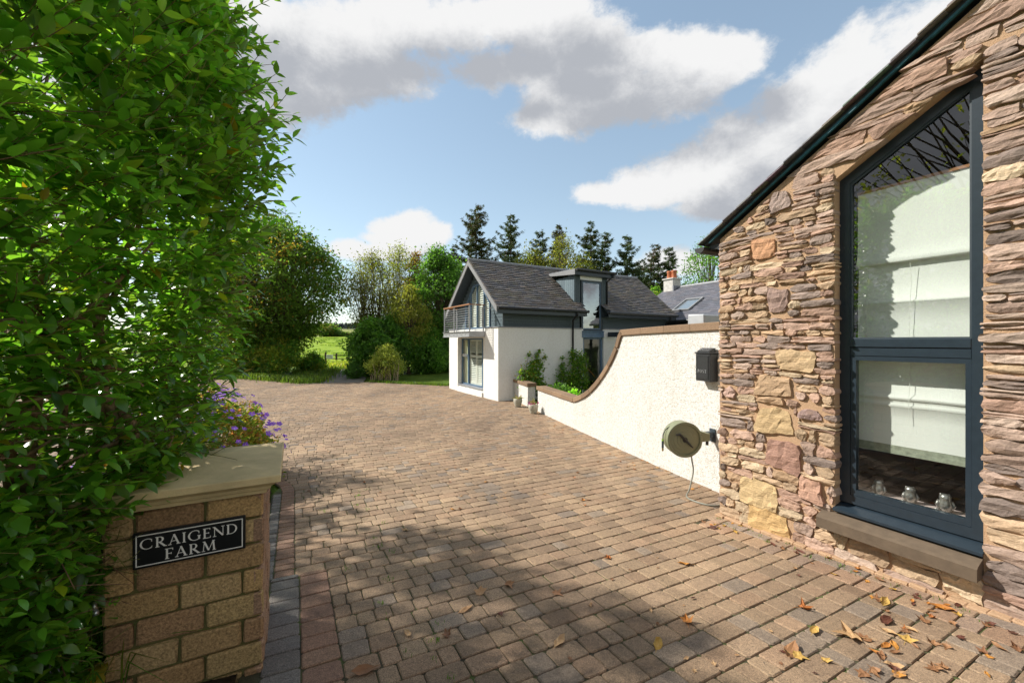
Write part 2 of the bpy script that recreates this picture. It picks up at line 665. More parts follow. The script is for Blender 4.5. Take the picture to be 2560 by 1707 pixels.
simple('black_metal', (.024, .025, .027), .38, var=.3, scale=30, bump=.12, bs=90)
simple('black_plastic', (.018, .019, .02), .4)
simple('sill_stone', (.13, .093, .06), .9, var=.3, scale=14, bump=.8, bs=230)
simple('cap_stone', (.66, .51, .27), .88, var=.35, scale=5, bump=.5, bs=180)
simple('reel_green', (.20, .21, .125), .45, var=.12, scale=8, bump=.05)
simple('hose_grey', (.20, .20, .16), .5)
simple('brass', (.35, .25, .07), .4, metal=.6)
simple('lime', (.30, .55, .03), .5)
simple('steel', (.52, .53, .53), .35, metal=.9, var=.2)
simple('galv', (.42, .43, .44), .5, metal=.5, var=.25, scale=9)
simple('timber', (.36, .16, .06), .5, var=.3, scale=12)
simple('shutter_white', (.78, .77, .70), .5, var=.05)
simple('curtain', (.74, .74, .50), .8, var=.2, scale=5)
simple('blind', (.74, .755, .70), .85, var=.05, scale=3)
simple('blind_border', (.33, .36, .27), .85, var=.45, scale=26)
simple('interior_dark', (.035, .032, .03), .8)
simple('interior_mid', (.20, .18, .15), .8)
simple('interior_sill', (.55, .45, .42), .4)
simple('silver', (.42, .41, .38), .3, metal=.75, var=.5, scale=60, bump=.4, bs=80)
simple('lead', (.24, .25, .27), .55, var=.3, scale=9)
simple('teal_felt', (.012, .11, .15), .6, var=.5, scale=25)
simple('pot_stone', (.47, .44, .35), .8, var=.3, scale=14, bump=.5, bs=60)
simple('terracotta', (.47, .15, .06), .7, var=.25)
simple('chimney_render', (.58, .56, .52), .9, var=.35, scale=6, bump=.4)
simple('tarp', (.42, .43, .44), .5, var=.15)
simple('sign_black', (.008, .009, .010), .3, var=.3, scale=30)
simple('sign_white', (.78, .76, .70), .5, var=.1)
simple('wood_post', (.06, .042, .03), .85, var=.4)
simple('sign_plate', (.62, .64, .68), .5)
simple('blue_steel', (.10, .17, .26), .4, var=.3)
simple('forest', (.018, .035, .03), .95, var=.4, scale=.05)
simple('white_paint', (.75, .73, .68), .6, var=.15)
# ------------------------------------------------------------------ terrain
rng = random.Random(5)
nrng = np.random.default_rng(7)


def uv2xy(u, v):
    return (U.x * u + V.x * v, U.y * u + V.y * v)


def xy2uv(x, y):
    return (x * U.x + y * U.y, x * V.x + y * V.y)


def make_ground():
    ys = [-30, -12, -5, -1] + list(np.arange(0, 16, 1.0)) + [18, 21, 25, 30, 36, 45, 52, 60, 68, 76, 90, 105, 120, 140, 160, 180, 200, 215, 230, 300, 450, 700, 900, 1100, 1400, 2200, 3500]
    fr = np.linspace(-1, 1, 41)
    vs = []; fs = []; mats = []
    for y in ys:
        wd = max(60, y * 1.9 + 40)
        for q in fr:
            x = q * wd
            z = tz(y) - .035
            if y > 40:
                z += .25 * mn.noise(Vector((x * .05, y * .05, 3))) * min(1, (y - 40) / 40) * (1 + y / 120)
            vs.append((x, y, z))
    n = len(fr)
    for j in range(len(ys) - 1):
        for i in range(n - 1):
            fs.append((j * n + i, j * n + i + 1, (j + 1) * n + i + 1, (j + 1) * n + i))
            mats.append(0 if ys[j] < 36 else (1 if ys[j] < 230 else 2))
    me = mkmesh('ground', vs, fs, M['grass'], True)
    me.materials.append(M['field_grass']); me.materials.append(M['far_grass'])
    me.polygons.foreach_set('material_index', mats)
    return tag(link('ground', me), kind='structure')


make_ground()


def sheet(name, poly, mat, dz, step=.6, kind='structure'):
    """flat polygon draped on the ground: triangulated grid clipped by centre test is too coarse, so fan strips between scanlines"""
    ys = sorted({p[1] for p in poly} | set(np.arange(min(p[1] for p in poly), max(p[1] for p in poly), step)))
    vs = []; fs = []
    def span(y):
        xs = []
        for i in range(len(poly)):
            (x0, y0), (x1, y1) = poly[i], poly[(i + 1) % len(poly)]
            if (y0 <= y < y1) or (y1 <= y < y0):
                xs.append(x0 + (x1 - x0) * (y - y0) / (y1 - y0))
        return sorted(xs)
    for a, b in zip(ys[:-1], ys[1:]):
        e = 1e-5
        sa, sb = span(a + e), span(b - e)
        for k in range(0, min(len(sa), len(sb)) - 1, 2):
            i = len(vs)
            vs += [(sa[k], a, tz(a) + dz), (sa[k + 1], a, tz(a) + dz), (sb[k + 1], b, tz(b) + dz), (sb[k], b, tz(b) + dz)]
            fs.append((i, i + 1, i + 2, i + 3))
    return tag(mkobj(name, vs, fs, mat), kind=kind)


# ------------------------------------------------------------------ the block-paved drive
WW = Fr((2.67, 5.23, 0), (-.278, .961, 0), (.961, .278, 0))        # white wall: x along it, y into it
arc = [(-1.65 + 1.5 * math.cos(a), 6.0 + 1.5 * math.sin(a)) for a in np.linspace(0, math.pi / 2, 9)]
LEFT = [(.232, -2.5), (.232, 3.68), (0.0, 3.68)] + [(u, v) for u, v in [(-1.65 + 1.65 * math.cos(a), 6.0 + 1.65 * math.sin(a)) for a in np.linspace(0, math.pi / 2, 9)]] + [(-9.0, 7.65)]
# courtyard outline in (u,v)
far = [(-24, 22), (-16.9, 23.8), (-9.7, 19.95), (-7.0, 20.5), (-2.6, 18.6), (-.2, 14.1)]
POLY = LEFT + [xy2uv(*p) for p in far] + [xy2uv(*WW.P(w, .1, 0)[:2]) for w in (9.2, 6.9, 3, -.6)] + [(4.75, 2.95), (3.72, 2.93), (3.72, -2.5)]


def vspan(poly, v):
    xs = []
    for i in range(len(poly)):
        (u0, v0), (u1, v1) = poly[i], poly[(i + 1) % len(poly)]
        if (v0 <= v < v1) or (v1 <= v < v0):
            xs.append(u0 + (u1 - u0) * (v - v0) / (v1 - v0))
    return sorted(xs)


PAV = []      # (corners uv x4, tint)
TAN = [(.325, .238, .155), (.31, .222, .145), (.30, .218, .145), (.335, .243, .16), (.32, .222, .145), (.29, .208, .138)]
GREY = [(.265, .212, .16), (.28, .225, .172), (.25, .20, .155)]


def pav_tint(u, v):
    n = mn.noise(Vector((u * .8, v * .8, 1.7)))
    r = rng.random()
    if r < .10 + .2 * max(0, n):
        c = rng.choice(GREY)
    else:
        c = rng.choice(TAN)
    k = rng.uniform(.82, 1.14)
    return tuple(q * k for q in c)


def shade(c, a, b):
    k = rng.uniform(a, b)
    return tuple(q * k for q in c)


def q4(u0, u1, v0, v1):
    return [(u0, v0), (u1, v0), (u1, v1), (u0, v1)]


row = 0
v = -2.2
J = .0032
while v < 27:
    xs = vspan(POLY, v + .075)
    for k in range(0, len(xs) - 1, 2):
        u, ue = xs[k], xs[k + 1]
        first = True
        while u < ue - .03:
            w = rng.choice((.11, .15, .15, .225, .225))
            if first:
                w *= rng.uniform(.45, 1); first = False
            if ue - (u + w) < .06:
                w = ue - u
            u1 = min(u + w, ue)
            c = q4(u + J, u1 - J, v + J, v + .15 - J)
            x, y = uv2xy((u + u1) / 2, v)
            if y > 1.0 and abs(x) < 1.6 * y + 1.2:
                PAV.append((c, pav_tint(u, v)))
            u = u1
    v += .15
# stone-wall border: one soldier row and one stretcher row
v = -2.4
while v < 2.85:
    w = .117 if rng.random() < .5 else .175
    PAV.append((q4(3.72 + J, 3.945 - J, v + J, v + w - J), shade(rng.choice(((.40, .28, .18), (.38, .255, .17), (.34, .25, .185))), .9, 1.1)))
    v += w
v = -2.4
while v < 2.85:
    w = rng.choice((.175, .235))
    PAV.append((q4(3.945 + J, 4.10, v + J, v + w - J), shade(rng.choice(((.38, .275, .19), (.31, .25, .20), (.34, .24, .17))), .9, 1.1)))
    v += w
EDG = []
RED = [(.26, .16, .11), (.28, .175, .12), (.25, .155, .11), (.29, .185, .125)]
DGR = [(.17, .16, .15), (.21, .195, .18), (.185, .17, .155)]


def edge_row(u0, u1, v0, v1, pal, ws=(.117, .175)):
    v = v0
    while v < v1 - .02:
        w = rng.choice(ws)
        if v1 - v - w < .06: w = v1 - v
        EDG.append((q4(u0 + J, u1 - J, v + J, v + w - J), shade(rng.choice(pal), .85, 1.1)))
        v += w


edge_row(.03, .232, -2.2, 3.68, RED, (.145, .175))
edge_row(-.165, .03, -2.2, 3.68, DGR, (.145, .175))
edge_row(-.15, 0.0, 3.68, 6.0, RED, (.10, .12))
edge_row(-.245, -.15, 3.68, 6.0, DGR, (.10, .12))
for a0, a1 in zip(np.linspace(0, math.pi / 2, 23)[:-1], np.linspace(0, math.pi / 2, 23)[1:]):
    a0 += .0025; a1 -= .0025
    pc = lambda r, a: (-1.65 + r * math.cos(a), 6.0 + r * math.sin(a))
    EDG.append(([pc(1.505, a0), pc(1.645, a0), pc(1.645, a1), pc(1.505, a1)], shade(rng.choice(RED), .85, 1.1)))


def paver_arrays(lst):
    nv = 24
    verts = np.zeros((len(lst) * nv, 3), np.float32)
    base = []
    for i in range(8):
        j = (i + 1) % 8
        base += [(i, j, 8 + j, 8 + i), (8 + i, 8 + j, 16 + j, 16 + i)]
    base += [(0, 1, 2, 3), (0, 3, 4, 7), (4, 5, 6, 7)]
    base = np.array(base, np.int32)
    tints = []
    for k, (c, t) in enumerate(lst):
        cc = np.array(c)
        m = cc.mean(0)
        cut = rng.uniform(.007, .017)
        pts = []
        for i in range(4):
            p, pp, pn = cc[i], cc[i - 1], cc[(i + 1) % 4]
            for q in (pp, pn):
                d = q - p
                pts.append(p + d / np.linalg.norm(d) * cut + nrng.uniform(-.0022, .0022, 2))
        pts = np.array(pts)
        dz = rng.uniform(-.0035, .0025); tx, ty = rng.uniform(-.012, .012), rng.uniform(-.012, .012)
        for ri, (ins, dzz) in enumerate(((.008, 0.0), (.0, -.006), (.0, -.035))):
            d = m - pts
            pr = pts + d / np.linalg.norm(d, axis=1, keepdims=True) * ins
            for i in range(8):
                x, y = uv2xy(*pr[i])
                e = pr[i] - m
                verts[k * nv + ri * 8 + i] = (x, y, tz(y) + dz + dzz + e[0] * tx + e[1] * ty)
        tints += [t] * 19
    faces = (base[None] + (np.arange(len(lst)) * nv)[:, None, None]).reshape(-1, 4)
    return verts, faces, np.array(tints, np.float32)


BED = LEFT[:1] + [(-.26, -2.5), (-.26, 6.0)] + arc[1:] + [(-9.0, 7.5)] + POLY[len(LEFT):-2] + [(4.15, 2.93), (4.15, -2.5)]
drive = sheet('driveway', [uv2xy(*p) for p in BED], M['joint'], -.010, .5)
tag(drive, 'brown and grey block paved driveway sweeping from the gateway to the white house', None)


def proj_size(p):
    return 1.0 / (p.x ** 2 + p.y ** 2 + (p.z - EYE) ** 2)


def scored(lst):
    out = []
    for it in lst:
        cc = np.array(it[0]); m = cc.mean(0)
        x, y = uv2xy(*m)
        area = abs((cc[1] - cc[0])[0] * (cc[2] - cc[1])[1] - (cc[1] - cc[0])[1] * (cc[2] - cc[1])[0])
        px = CX + FPX * x / max(y, .1); py = CY + FPX * (EYE - tz(y)) / max(y, .1)
        vis = -30 < px < 2590 and py < 1740 and y > .5
        if px < 640 and py > 1000: vis = False
        out.append((area / y ** 3 if vis else -1, it))
    out.sort(key=lambda q: -q[0])
    return [q[1] for q in out]


def place_pavers(lst, n, name, bulk):
    lst = scored(lst)
    for it in lst[:n]:
        v, f, t = paver_arrays([it])
        mkobj(name, v.tolist(), f.tolist(), M['paver'], drive, False, t)
    if len(lst) > n:
        v, f, t = paver_arrays(lst[n:])
        o = bigmesh(bulk, v, f, M['paver'], drive, t)
        tag(o, kind='stuff')


place_pavers(PAV, 300, 'paver', 'distant_pavers')
place_pavers(EDG, 60, 'edging_paver', 'distant_edging_pavers')

# soil beds, lawn, lane
sheet('flower_bed', [uv2xy(*p) for p in ([(-.27, -1.5), (-.27, 6.0)] + [(-1.65 + 1.39 * math.cos(a), 6.0 + 1.39 * math.sin(a)) for a in np.linspace(0, math.pi / 2, 9)] + [(-9, 7.39), (-9, -1.5)])], M['soil'], .012, .4)
sheet('lawn', [(-6.9, 20.6), (-2.55, 18.75), (3, 27), (2, 40), (-6, 40), (-7.8, 26)], M['grass'], .004, 1)
sheet('courtyard_bed', [tuple(WW.P(w, d, 0)[:2]) for w, d in ((.3, .3), (7.7, .3), (9.2, .3), (9.4, 4), (5, 7.5), (.5, 6))], M['soil'], .0, .6)
sheet('lane', [(-9.8, 19.7), (-7.4, 20.3), (-8.2, 23), (-10.4, 27), (-12.6, 31), (-15.5, 37), (-17.2, 37), (-14.3, 31), (-11.8, 26.5), (-10.3, 23)], M['lane_surface'], .006, .5)
# ------------------------------------------------------------------ stone building
SB = Fr((2.29, 4.49, 0), -V, U)           # x along the gable towards the camera, y into the wall, z up
RS = .62                                   # roof slope
EAVE = 2.97
APX = 3.2
WL, WR, WB = 1.08, 1.945, .41             # window opening
wtop = lambda a: 3.20 + .607 * (a - WL)
rline = lambda a: EAVE - .05 + RS * (a if a < APX else 2 * APX - a)
stone_b = thing('stone_building', SB.P(0, 0, -.1), 'rough sandstone gable building with a tall dark framed window at the right', 'building')


def stone_core():
    mb = MB()
    b = -.25
    D = .28
    def pr(pts, y0, y1):
        mb.prism([SB.P(a, y0, z) for a, z in pts], [SB.P(a, y1, z) for a, z in pts])
    pr([(0, b), (WL, b), (WL, rline(WL)), (0, rline(0))], 0, D)
    pr([(WL, b), (WR, b), (WR, WB - .1), (WL, WB - .1)], 0.0, D)
    pr([(WL, wtop(WL)), (WR, wtop(WR)), (WR, rline(WR)), (WL, rline(WL))], 0.0, D)
    pr([(WR, b), (2 * APX, b), (2 * APX, rline(2 * APX)), (APX, rline(APX)), (WR, rline(WR))], 0, D)
    w = mb.build('gable_wall', M['mortar'], stone_b)
    mb = MB()
    mb.box(SB, 0.0, .26, D, 4.5, b, rline(0) - .02)
    mb.box(SB, 2 * APX - .26, 2 * APX, D, 4.5, b, rline(0) - .02)
    mb.box(SB, 0.0, 2 * APX, 4.5, 4.75, b, rline(0) - .02)
    mb.build('side_wall', M['mortar'], stone_b)
    return w


gable = stone_core()


def warp(a, z):
    return .014 * math.sin(1.9 * a + .6) + .018 * mn.noise(Vector((a * 1.6, z * 1.9, 4.2)))


def stone_piece(cor, prot, depth, srng, nx=6, ny=3, rough=.007, y_in=.05):
    """cor: 4 corners (a,z) ccw from bottom-left. Returns verts, faces in world space."""
    (x0, z0), (x1, z1), (x2, z2), (x3, z3) = cor
    sd = srng.uniform(0, 100)
    w = max(x1 - x0, .02); h = max(z3 - z0, .02)
    edge = min(.012, .16 * min(w, h))
    vs = []
    def mp(p, q):
        a = (1 - q) * ((1 - p) * x0 + p * x1) + q * ((1 - p) * x3 + p * x2)
        z = (1 - p) * ((1 - q) * z0 + q * z3) + p * ((1 - q) * z1 + q * z2)
        return a, z
    tx, tz_ = srng.uniform(-.012, .012), srng.uniform(-.16, .16)
    zc = (z0 + z3) / 2; ac = (x0 + x1) / 2
    for j in range(ny + 1):
        for i in range(nx + 1):
            p = i / nx; q = j / ny
            P = 2 * p - 1; Q = 2 * q - 1
            a, z = mp(p, q)
            if 0 < i < nx: a += srng.uniform(-.28, .28) * w / nx
            if 0 < j < ny: z += srng.uniform(-.22, .22) * h / ny
            a -= P * abs(Q) ** 3 * edge * srng.uniform(.2, 1.5)
            z -= Q * abs(P) ** 4 * edge * srng.uniform(.2, 1.3)
            z += Q * Q * Q * 1.7 * edge * mn.noise(Vector((a * 13, sd, z * 3)))
            a += P * P * P * 2.2 * edge * mn.noise(Vector((z * 16, sd, 2.5)))
            e = max(abs(P), abs(Q))
            y = -prot + tx * P + tz_ * (z - zc) * .6
            y += rough * 2.0 * mn.noise(Vector((a * 9, z * 30, sd))) + rough * 1.6 * mn.noise(Vector((a * 7, z * 85, sd + 5)))
            if e > .99:
                y += prot * srng.uniform(.05, .3)
            vs.append(SB.P(a, min(y, -.004), z + warp(a, z)))
    fs = []
    n1 = nx + 1
    for j in range(ny):
        for i in range(nx):
            fs.append((j * n1 + i, j * n1 + i + 1, (j + 1) * n1 + i + 1, (j + 1) * n1 + i))
    ring = [i for i in range(n1)] + [j * n1 + nx for j in range(1, ny + 1)] + [ny * n1 + i for i in range(nx - 1, -1, -1)] + [j * n1 for j in range(ny - 1, 0, -1)]
    b = len(vs)
    for r in ring:
        v = vs[r]
        d = (v - SB.o).dot(SB.Y)
        vs.append(v + SB.Y * (y_in + depth - d))
    m = len(ring)
    for i in range(m):
        j = (i + 1) % m
        fs.append((ring[j], ring[i], b + i, b + j))
    return vs, fs


PINK = [(.39, .26, .195), (.35, .23, .175), (.42, .29, .225)]
TANS = [(.45, .325, .215), (.48, .355, .235), (.43, .295, .185), (.52, .41, .28)]
DARK = [(.27, .21, .18), (.30, .235, .20), (.235, .185, .16)]
PURP = [(.38, .28, .225), (.41, .305, .245), (.35, .255, .205), (.44, .34, .275)]
YEL = (.49, .365, .20)
BIG = [(.646, 3.131, .20, .19, (.31, .24, .21)), (.48, 2.711, .25, .18, (.50, .28, .16)), (.624, 2.18, .20, .23, (.29, .205, .175)), (.777, 1.62, .33, .17, (.46, .335, .20)),
       (.572, 1.345, .37, .20, (.43, .30, .19)), (.58, 1.01, .40, .22, (.48, .35, .195)), (.661, .707, .34, .28, (.33, .20, .155)), (.42, .259, .36, .26, YEL), (.549, .012, .40, .21, (.53, .36, .17)),
       (.12, 1.25, .13, .12, (.42, .29, .24)), (.90, 1.13, .20, .12, (.31, .22, .20)), (.91, .46, .23, .19, (.42, .26, .19)), (2.42, 1.50, .2, .17, (.38, .22, .17)), (2.75, .8, .36, .2, YEL), (2.7, 2.2, .3, .18, (.35, .22, .18))]
STONES = []
srng = random.Random(21)


def cutbig(segs, z0, z1):
    zm = (z0 + z1) / 2
    for (ba, bz, bw, bh, _) in BIG:
        if abs(zm - bz) < bh / 2 + (z1 - z0) * .28:
            q = min(1, abs(zm - bz) / (bh / 2))
            hw = bw / 2 * (1 - .22 * q * q) + .008
            out = []
            for s0, s1 in segs:
                if s1 <= ba - hw or s0 >= ba + hw:
                    out.append((s0, s1)); continue
                if ba - hw - s0 > .03: out.append((s0, ba - hw))
                if s1 - ba - hw > .03: out.append((ba + hw, s1))
            segs = out
    return segs


def course(z0, z1, amin, amax, pal, lens, endl=False, endr=False, sll=None, slr=None):
    """fill one course between slanted ends"""
    L0, L1 = amin; R0, R1 = amax
    segs = cutbig([(max(L0, L1) if sll is None else (L0 + L1) / 2, (R0 + R1) / 2)], z0, z1)
    for s0, s1 in segs:
        a = s0
        while a < s1 - .02:
            w = srng.uniform(*lens)
            if srng.random() < .2: w *= .45
            if s1 - a - w < .09: w = s1 - a
            b = a + w
            g = srng.uniform(.003, .009)
            first = abs(a - s0) < 1e-6 and a < (L0 + L1) / 2 + .02
            last = abs(b - s1) < 1e-6 and b > (R0 + R1) / 2 - .02
            al0 = L0 if first else a + g; al1 = L1 if first else a + g
            ar0 = R0 if last else b - g; ar1 = R1 if last else b - g
            if first and endl: al0 = al1 = L0 - srng.uniform(-.02, .014)
            if last and endr: ar0 = ar1 = R0 + srng.uniform(-.012, .016)
            hg = srng.uniform(.002, .007)
            zz0, zz1 = z0 + hg, z1 - hg
            if srng.random() < .25 and (z1 - z0) > .05: zz1 -= srng.uniform(0, .014)
            j = lambda: srng.uniform(-.005, .005)
            cor = [(al0 + j(), zz0 + j()), (ar0 + j(), zz0 + j()), (ar1 + j(), zz1 + j()), (al1 + j(), zz1 + j())]
            col = srng.choice(srng.choice(pal))
            k = srng.uniform(.72, 1.15)
            dep = .14 if (first and endl) or (last and endr) else .0
            if srng.random() < .3 and zz1 - zz0 > .042 and z > .9:
                m0 = zz0 + (zz1 - zz0) * srng.uniform(.38, .62)
                col2 = srng.choice(srng.choice(pal))
                STONES.append(([cor[0], cor[1], (ar1 + j(), m0 - .002 + j() * .6), (al1 + j(), m0 - .002 + j() * .6)], srng.uniform(.010, .034), dep, tuple(c * k for c in col)))
                STONES.append(([(al0 + j(), m0 + .003), (ar0 + j(), m0 + .003), cor[2], cor[3]], srng.uniform(.010, .034), dep, tuple(c * k for c in col2)))
            else:
                STONES.append((cor, srng.uniform(.010, .034), dep, tuple(c * k for c in col)))
            a = b


palL = [PINK, PINK, TANS, TANS, DARK, PURP]
palR = [PURP, PURP, PURP, PINK, DARK]
# left pier, up to the spring of the window head, and the head band above
z = -.16
while z < 4.9:
    h = srng.uniform(.038, .086) if z > .95 else srng.uniform(.05, .115)
    if z > 3.15: h = srng.uniform(.06, .13)
    z1 = z + h
    ra = lambda q: max(0.0, (q - EAVE + .075) / RS)
    if z1 < 3.18:
        course(z, z1, (ra(z), ra(z1)), (WL, WL), palL, (.08, .34), endl=z1 < EAVE - .1, endr=True)
    elif z < wtop(WR) + .002:
        wa = lambda q: min(WL + max(0, (q - 3.2 - .012) / .607), WR)
        if z < 3.2: wa = lambda q: WL
        course(z, z1, (ra(z), ra(z1)), (wa(z), wa(z1)), [TANS, PURP, PINK, PURP], (.22, .55), sll=1)
    else:
        rb = lambda q: 2 * APX - ra(q)
        if rb(z1) - ra(z1) > .3:
            course(z, z1, (ra(z), ra(z1)), (rb(z), rb(z1)), [TANS, PURP, PINK], (.2, .6), sll=1)
    z = z1
# right pier
z = -.16
while z < wtop(WR):
    z1 = z + srng.uniform(.05, .115)
    rb = 2 * APX - max(0.0, (z1 - EAVE + .075) / RS)
    course(z, z1, (WR, WR), (rb, rb), palR if srng.random() < .75 else [TANS, PINK], (.14, .55), endl=True)
    z = z1
# under the sill
course(-.16, .02, (WL, WL), (WR, WR), [TANS, PURP], (.24, .42))
course(.02, .19, (WL, WL), (WR, WR), [TANS, TANS, PURP], (.2, .36))
for (ba, bz, bw, bh, bc) in BIG:
    j = lambda s: srng.uniform(-s, s)
    x, y = bw / 2, bh / 2
    STONES.append(([(ba - x + j(.03), bz - y + j(.02)), (ba + x + j(.03), bz - y + j(.03)), (ba + x * .8 + j(.04), bz + y + j(.02)), (ba - x * .8 + j(.04), bz + y + j(.02))], srng.uniform(.022, .036), 0, bc))


def place_stones():
    sc = []
    for st in STONES:
        c = st[0]
        a = sum(p[0] for p in c) / 4; z = sum(p[1] for p in c) / 4
        p = SB.P(a, 0, z)
        area = (c[1][0] - c[0][0]) * (c[3][1] - c[0][1])
        px = CX + FPX * p.x / max(p.y, .1); py = CY - FPX * (p.z - EYE) / max(p.y, .1)
        sc.append((area / p.y ** 2 if (p.y > .5 and px < 2620 and -60 < py < 1760) else -1, st))
    sc.sort(key=lambda q: -q[0])
    vs = []; fs = []; ts = []
    for k, (s, (cor, prot, dep, col)) in enumerate(sc):
        big = (cor[1][0] - cor[0][0]) > .17
        v, f = stone_piece(cor, prot, dep, srng, 8 if big else 6, 5 if cor[3][1] - cor[0][1] > .1 else 3)
        if k < 300:
            mkobj('stone', v, f, M['stone'], gable, False, [col] * len(f))
        else:
            b = len(vs)
            vs += v; fs += [tuple(i + b for i in q) for q in f]; ts += [col] * len(f)
    if vs:
        tag(mkobj('remaining_stones', vs, fs, M['stone'], gable, False, ts), kind='stuff')


place_stones()

# quoin face of the corner, seen edge on, and mortar skirt at the foot
mb = MB()
for i in range(40):
    z0 = -.15 + i * .078
    if z0 > 2.85: break
    v0 = srng.uniform(.2, .5)
    mb.box(SB, -.018 - srng.uniform(0, .012), .01, .02, v0, z0 + .004, z0 + .072, .008, srng.choice(PINK + PURP), .004, srng)
tag(mb.build('quoin_return', M['stone'], gable), kind='stuff')
mb = MB()
for k in range(46):
    a = -.02 + k * .1
    q = SB.P(a, 0, 0); g0 = tz(q.y)
    mb.box(SB, a, a + .1, -.055 - .02 * srng.random(), .02, g0 - .05, g0 + .018 + .014 * srng.random(), .008, None, .004, srng)
mb.build('mortar_skirt', M['mortar'], stone_b)


def building_roof():
    roof = MB()
    ang = math.atan(RS)
    for side in (0, 1):
        f = (lambda a: a) if side == 0 else (lambda a: 2 * APX - a)
        pts = [(-.16, EAVE - .16 * RS), (APX, EAVE + APX * RS), (APX, EAVE + APX * RS + .04), (-.16, EAVE - .16 * RS + .04)]
        roof.prism([SB.P(f(a), -.035, z) for a, z in pts], [SB.P(f(a), 4.8, z) for a, z in pts])
    ro = roof.build('roof', M['verge_dark'], stone_b)
    # blue membrane strip showing under the verge slates
    mb = MB()
    for k in range(22):
        a0 = -.10 + k * .15; a1 = a0 + .152
        y0 = -.045 - .008 * srng.random()
        zf = lambda a: EAVE + a * RS - .002
        d = .008 + .014 * srng.random()
        mb.prism([SB.P(a0, y0, zf(a0) - d), SB.P(a1, y0, zf(a1) - d * .9), SB.P(a1, y0, zf(a1) + .006), SB.P(a0, y0, zf(a0) + .006)],
                 [SB.P(a0, -.025, zf(a0) - d), SB.P(a1, -.025, zf(a1) - d * .9), SB.P(a1, -.025, zf(a1) + .006), SB.P(a0, -.025, zf(a0) + .006)])
    mb.build('verge_membrane', M['teal_felt'], ro)
    # slates: overlapping thin plates, the first column overhangs the gable
    bulk = MB()
    e = math.cos(ang); s = math.sin(ang)
    nrow = 24
    for i in range(nrow):
        a0 = -.22 + i * .155
        for k in range(12):
            y0 = -.085 + k * .36 + (0 if i % 2 == 0 else (.18 if k else 0))
            y1 = y0 + (.355 if not (k == 0 and i % 2) else .175)
            if k == 0: y0 -= srng.uniform(0, .012)
            a1 = a0 + .30
            if a1 > APX: a1 = APX + .02
            lift = .044; tilt = .016
            zf = lambda a: EAVE + a * RS
            P4 = [(a0, zf(a0) + lift + tilt), (a1, zf(a1) + lift), (a1, zf(a1) + lift + .008), (a0, zf(a0) + lift + tilt + .012)]
            t = tuple(srng.uniform(.10, .17) * q for q in (1, .97, .95))
            tgt = MB() if k == 0 else bulk
            tgt.prism([SB.P(a, y0, z) for a, z in P4], [SB.P(a, y1, z) for a, z in P4], t)
            if k == 0:
                tgt.build('slate', M['slate'], ro)
    tag(bulk.build('remaining_slates', M['slate'], ro), kind='stuff')
    # half-round gutter with a stop end
    mb = MB()
    n = 10
    prof = [(math.cos(math.pi + math.pi * i / n) * .062, math.sin(math.pi + math.pi * i / n) * .062) for i in range(n + 1)]
    c = (-.185, EAVE - .115)
    fr_ = [SB.P(c[0] + x, -.10, c[1] + z) for x, z in prof]; bk = [SB.P(c[0] + x, 4.8, c[1] + z) for x, z in prof]
    inn = [SB.P(c[0] + x * .93, -.09, c[1] + z * .93) for x, z in prof]
    mb.prism(fr_, [p + SB.Y * .012 for p in fr_])
    for i in range(n):
        b = len(mb.v)
        mb.add([fr_[i], fr_[i + 1], bk[i + 1], bk[i]], [(0, 1, 2, 3)])
    mb.box(SB, -.13, -.0, .0, .03, EAVE - .14, EAVE - .09)
    mb.build('gutter', M['black_plastic'], stone_b)


building_roof()


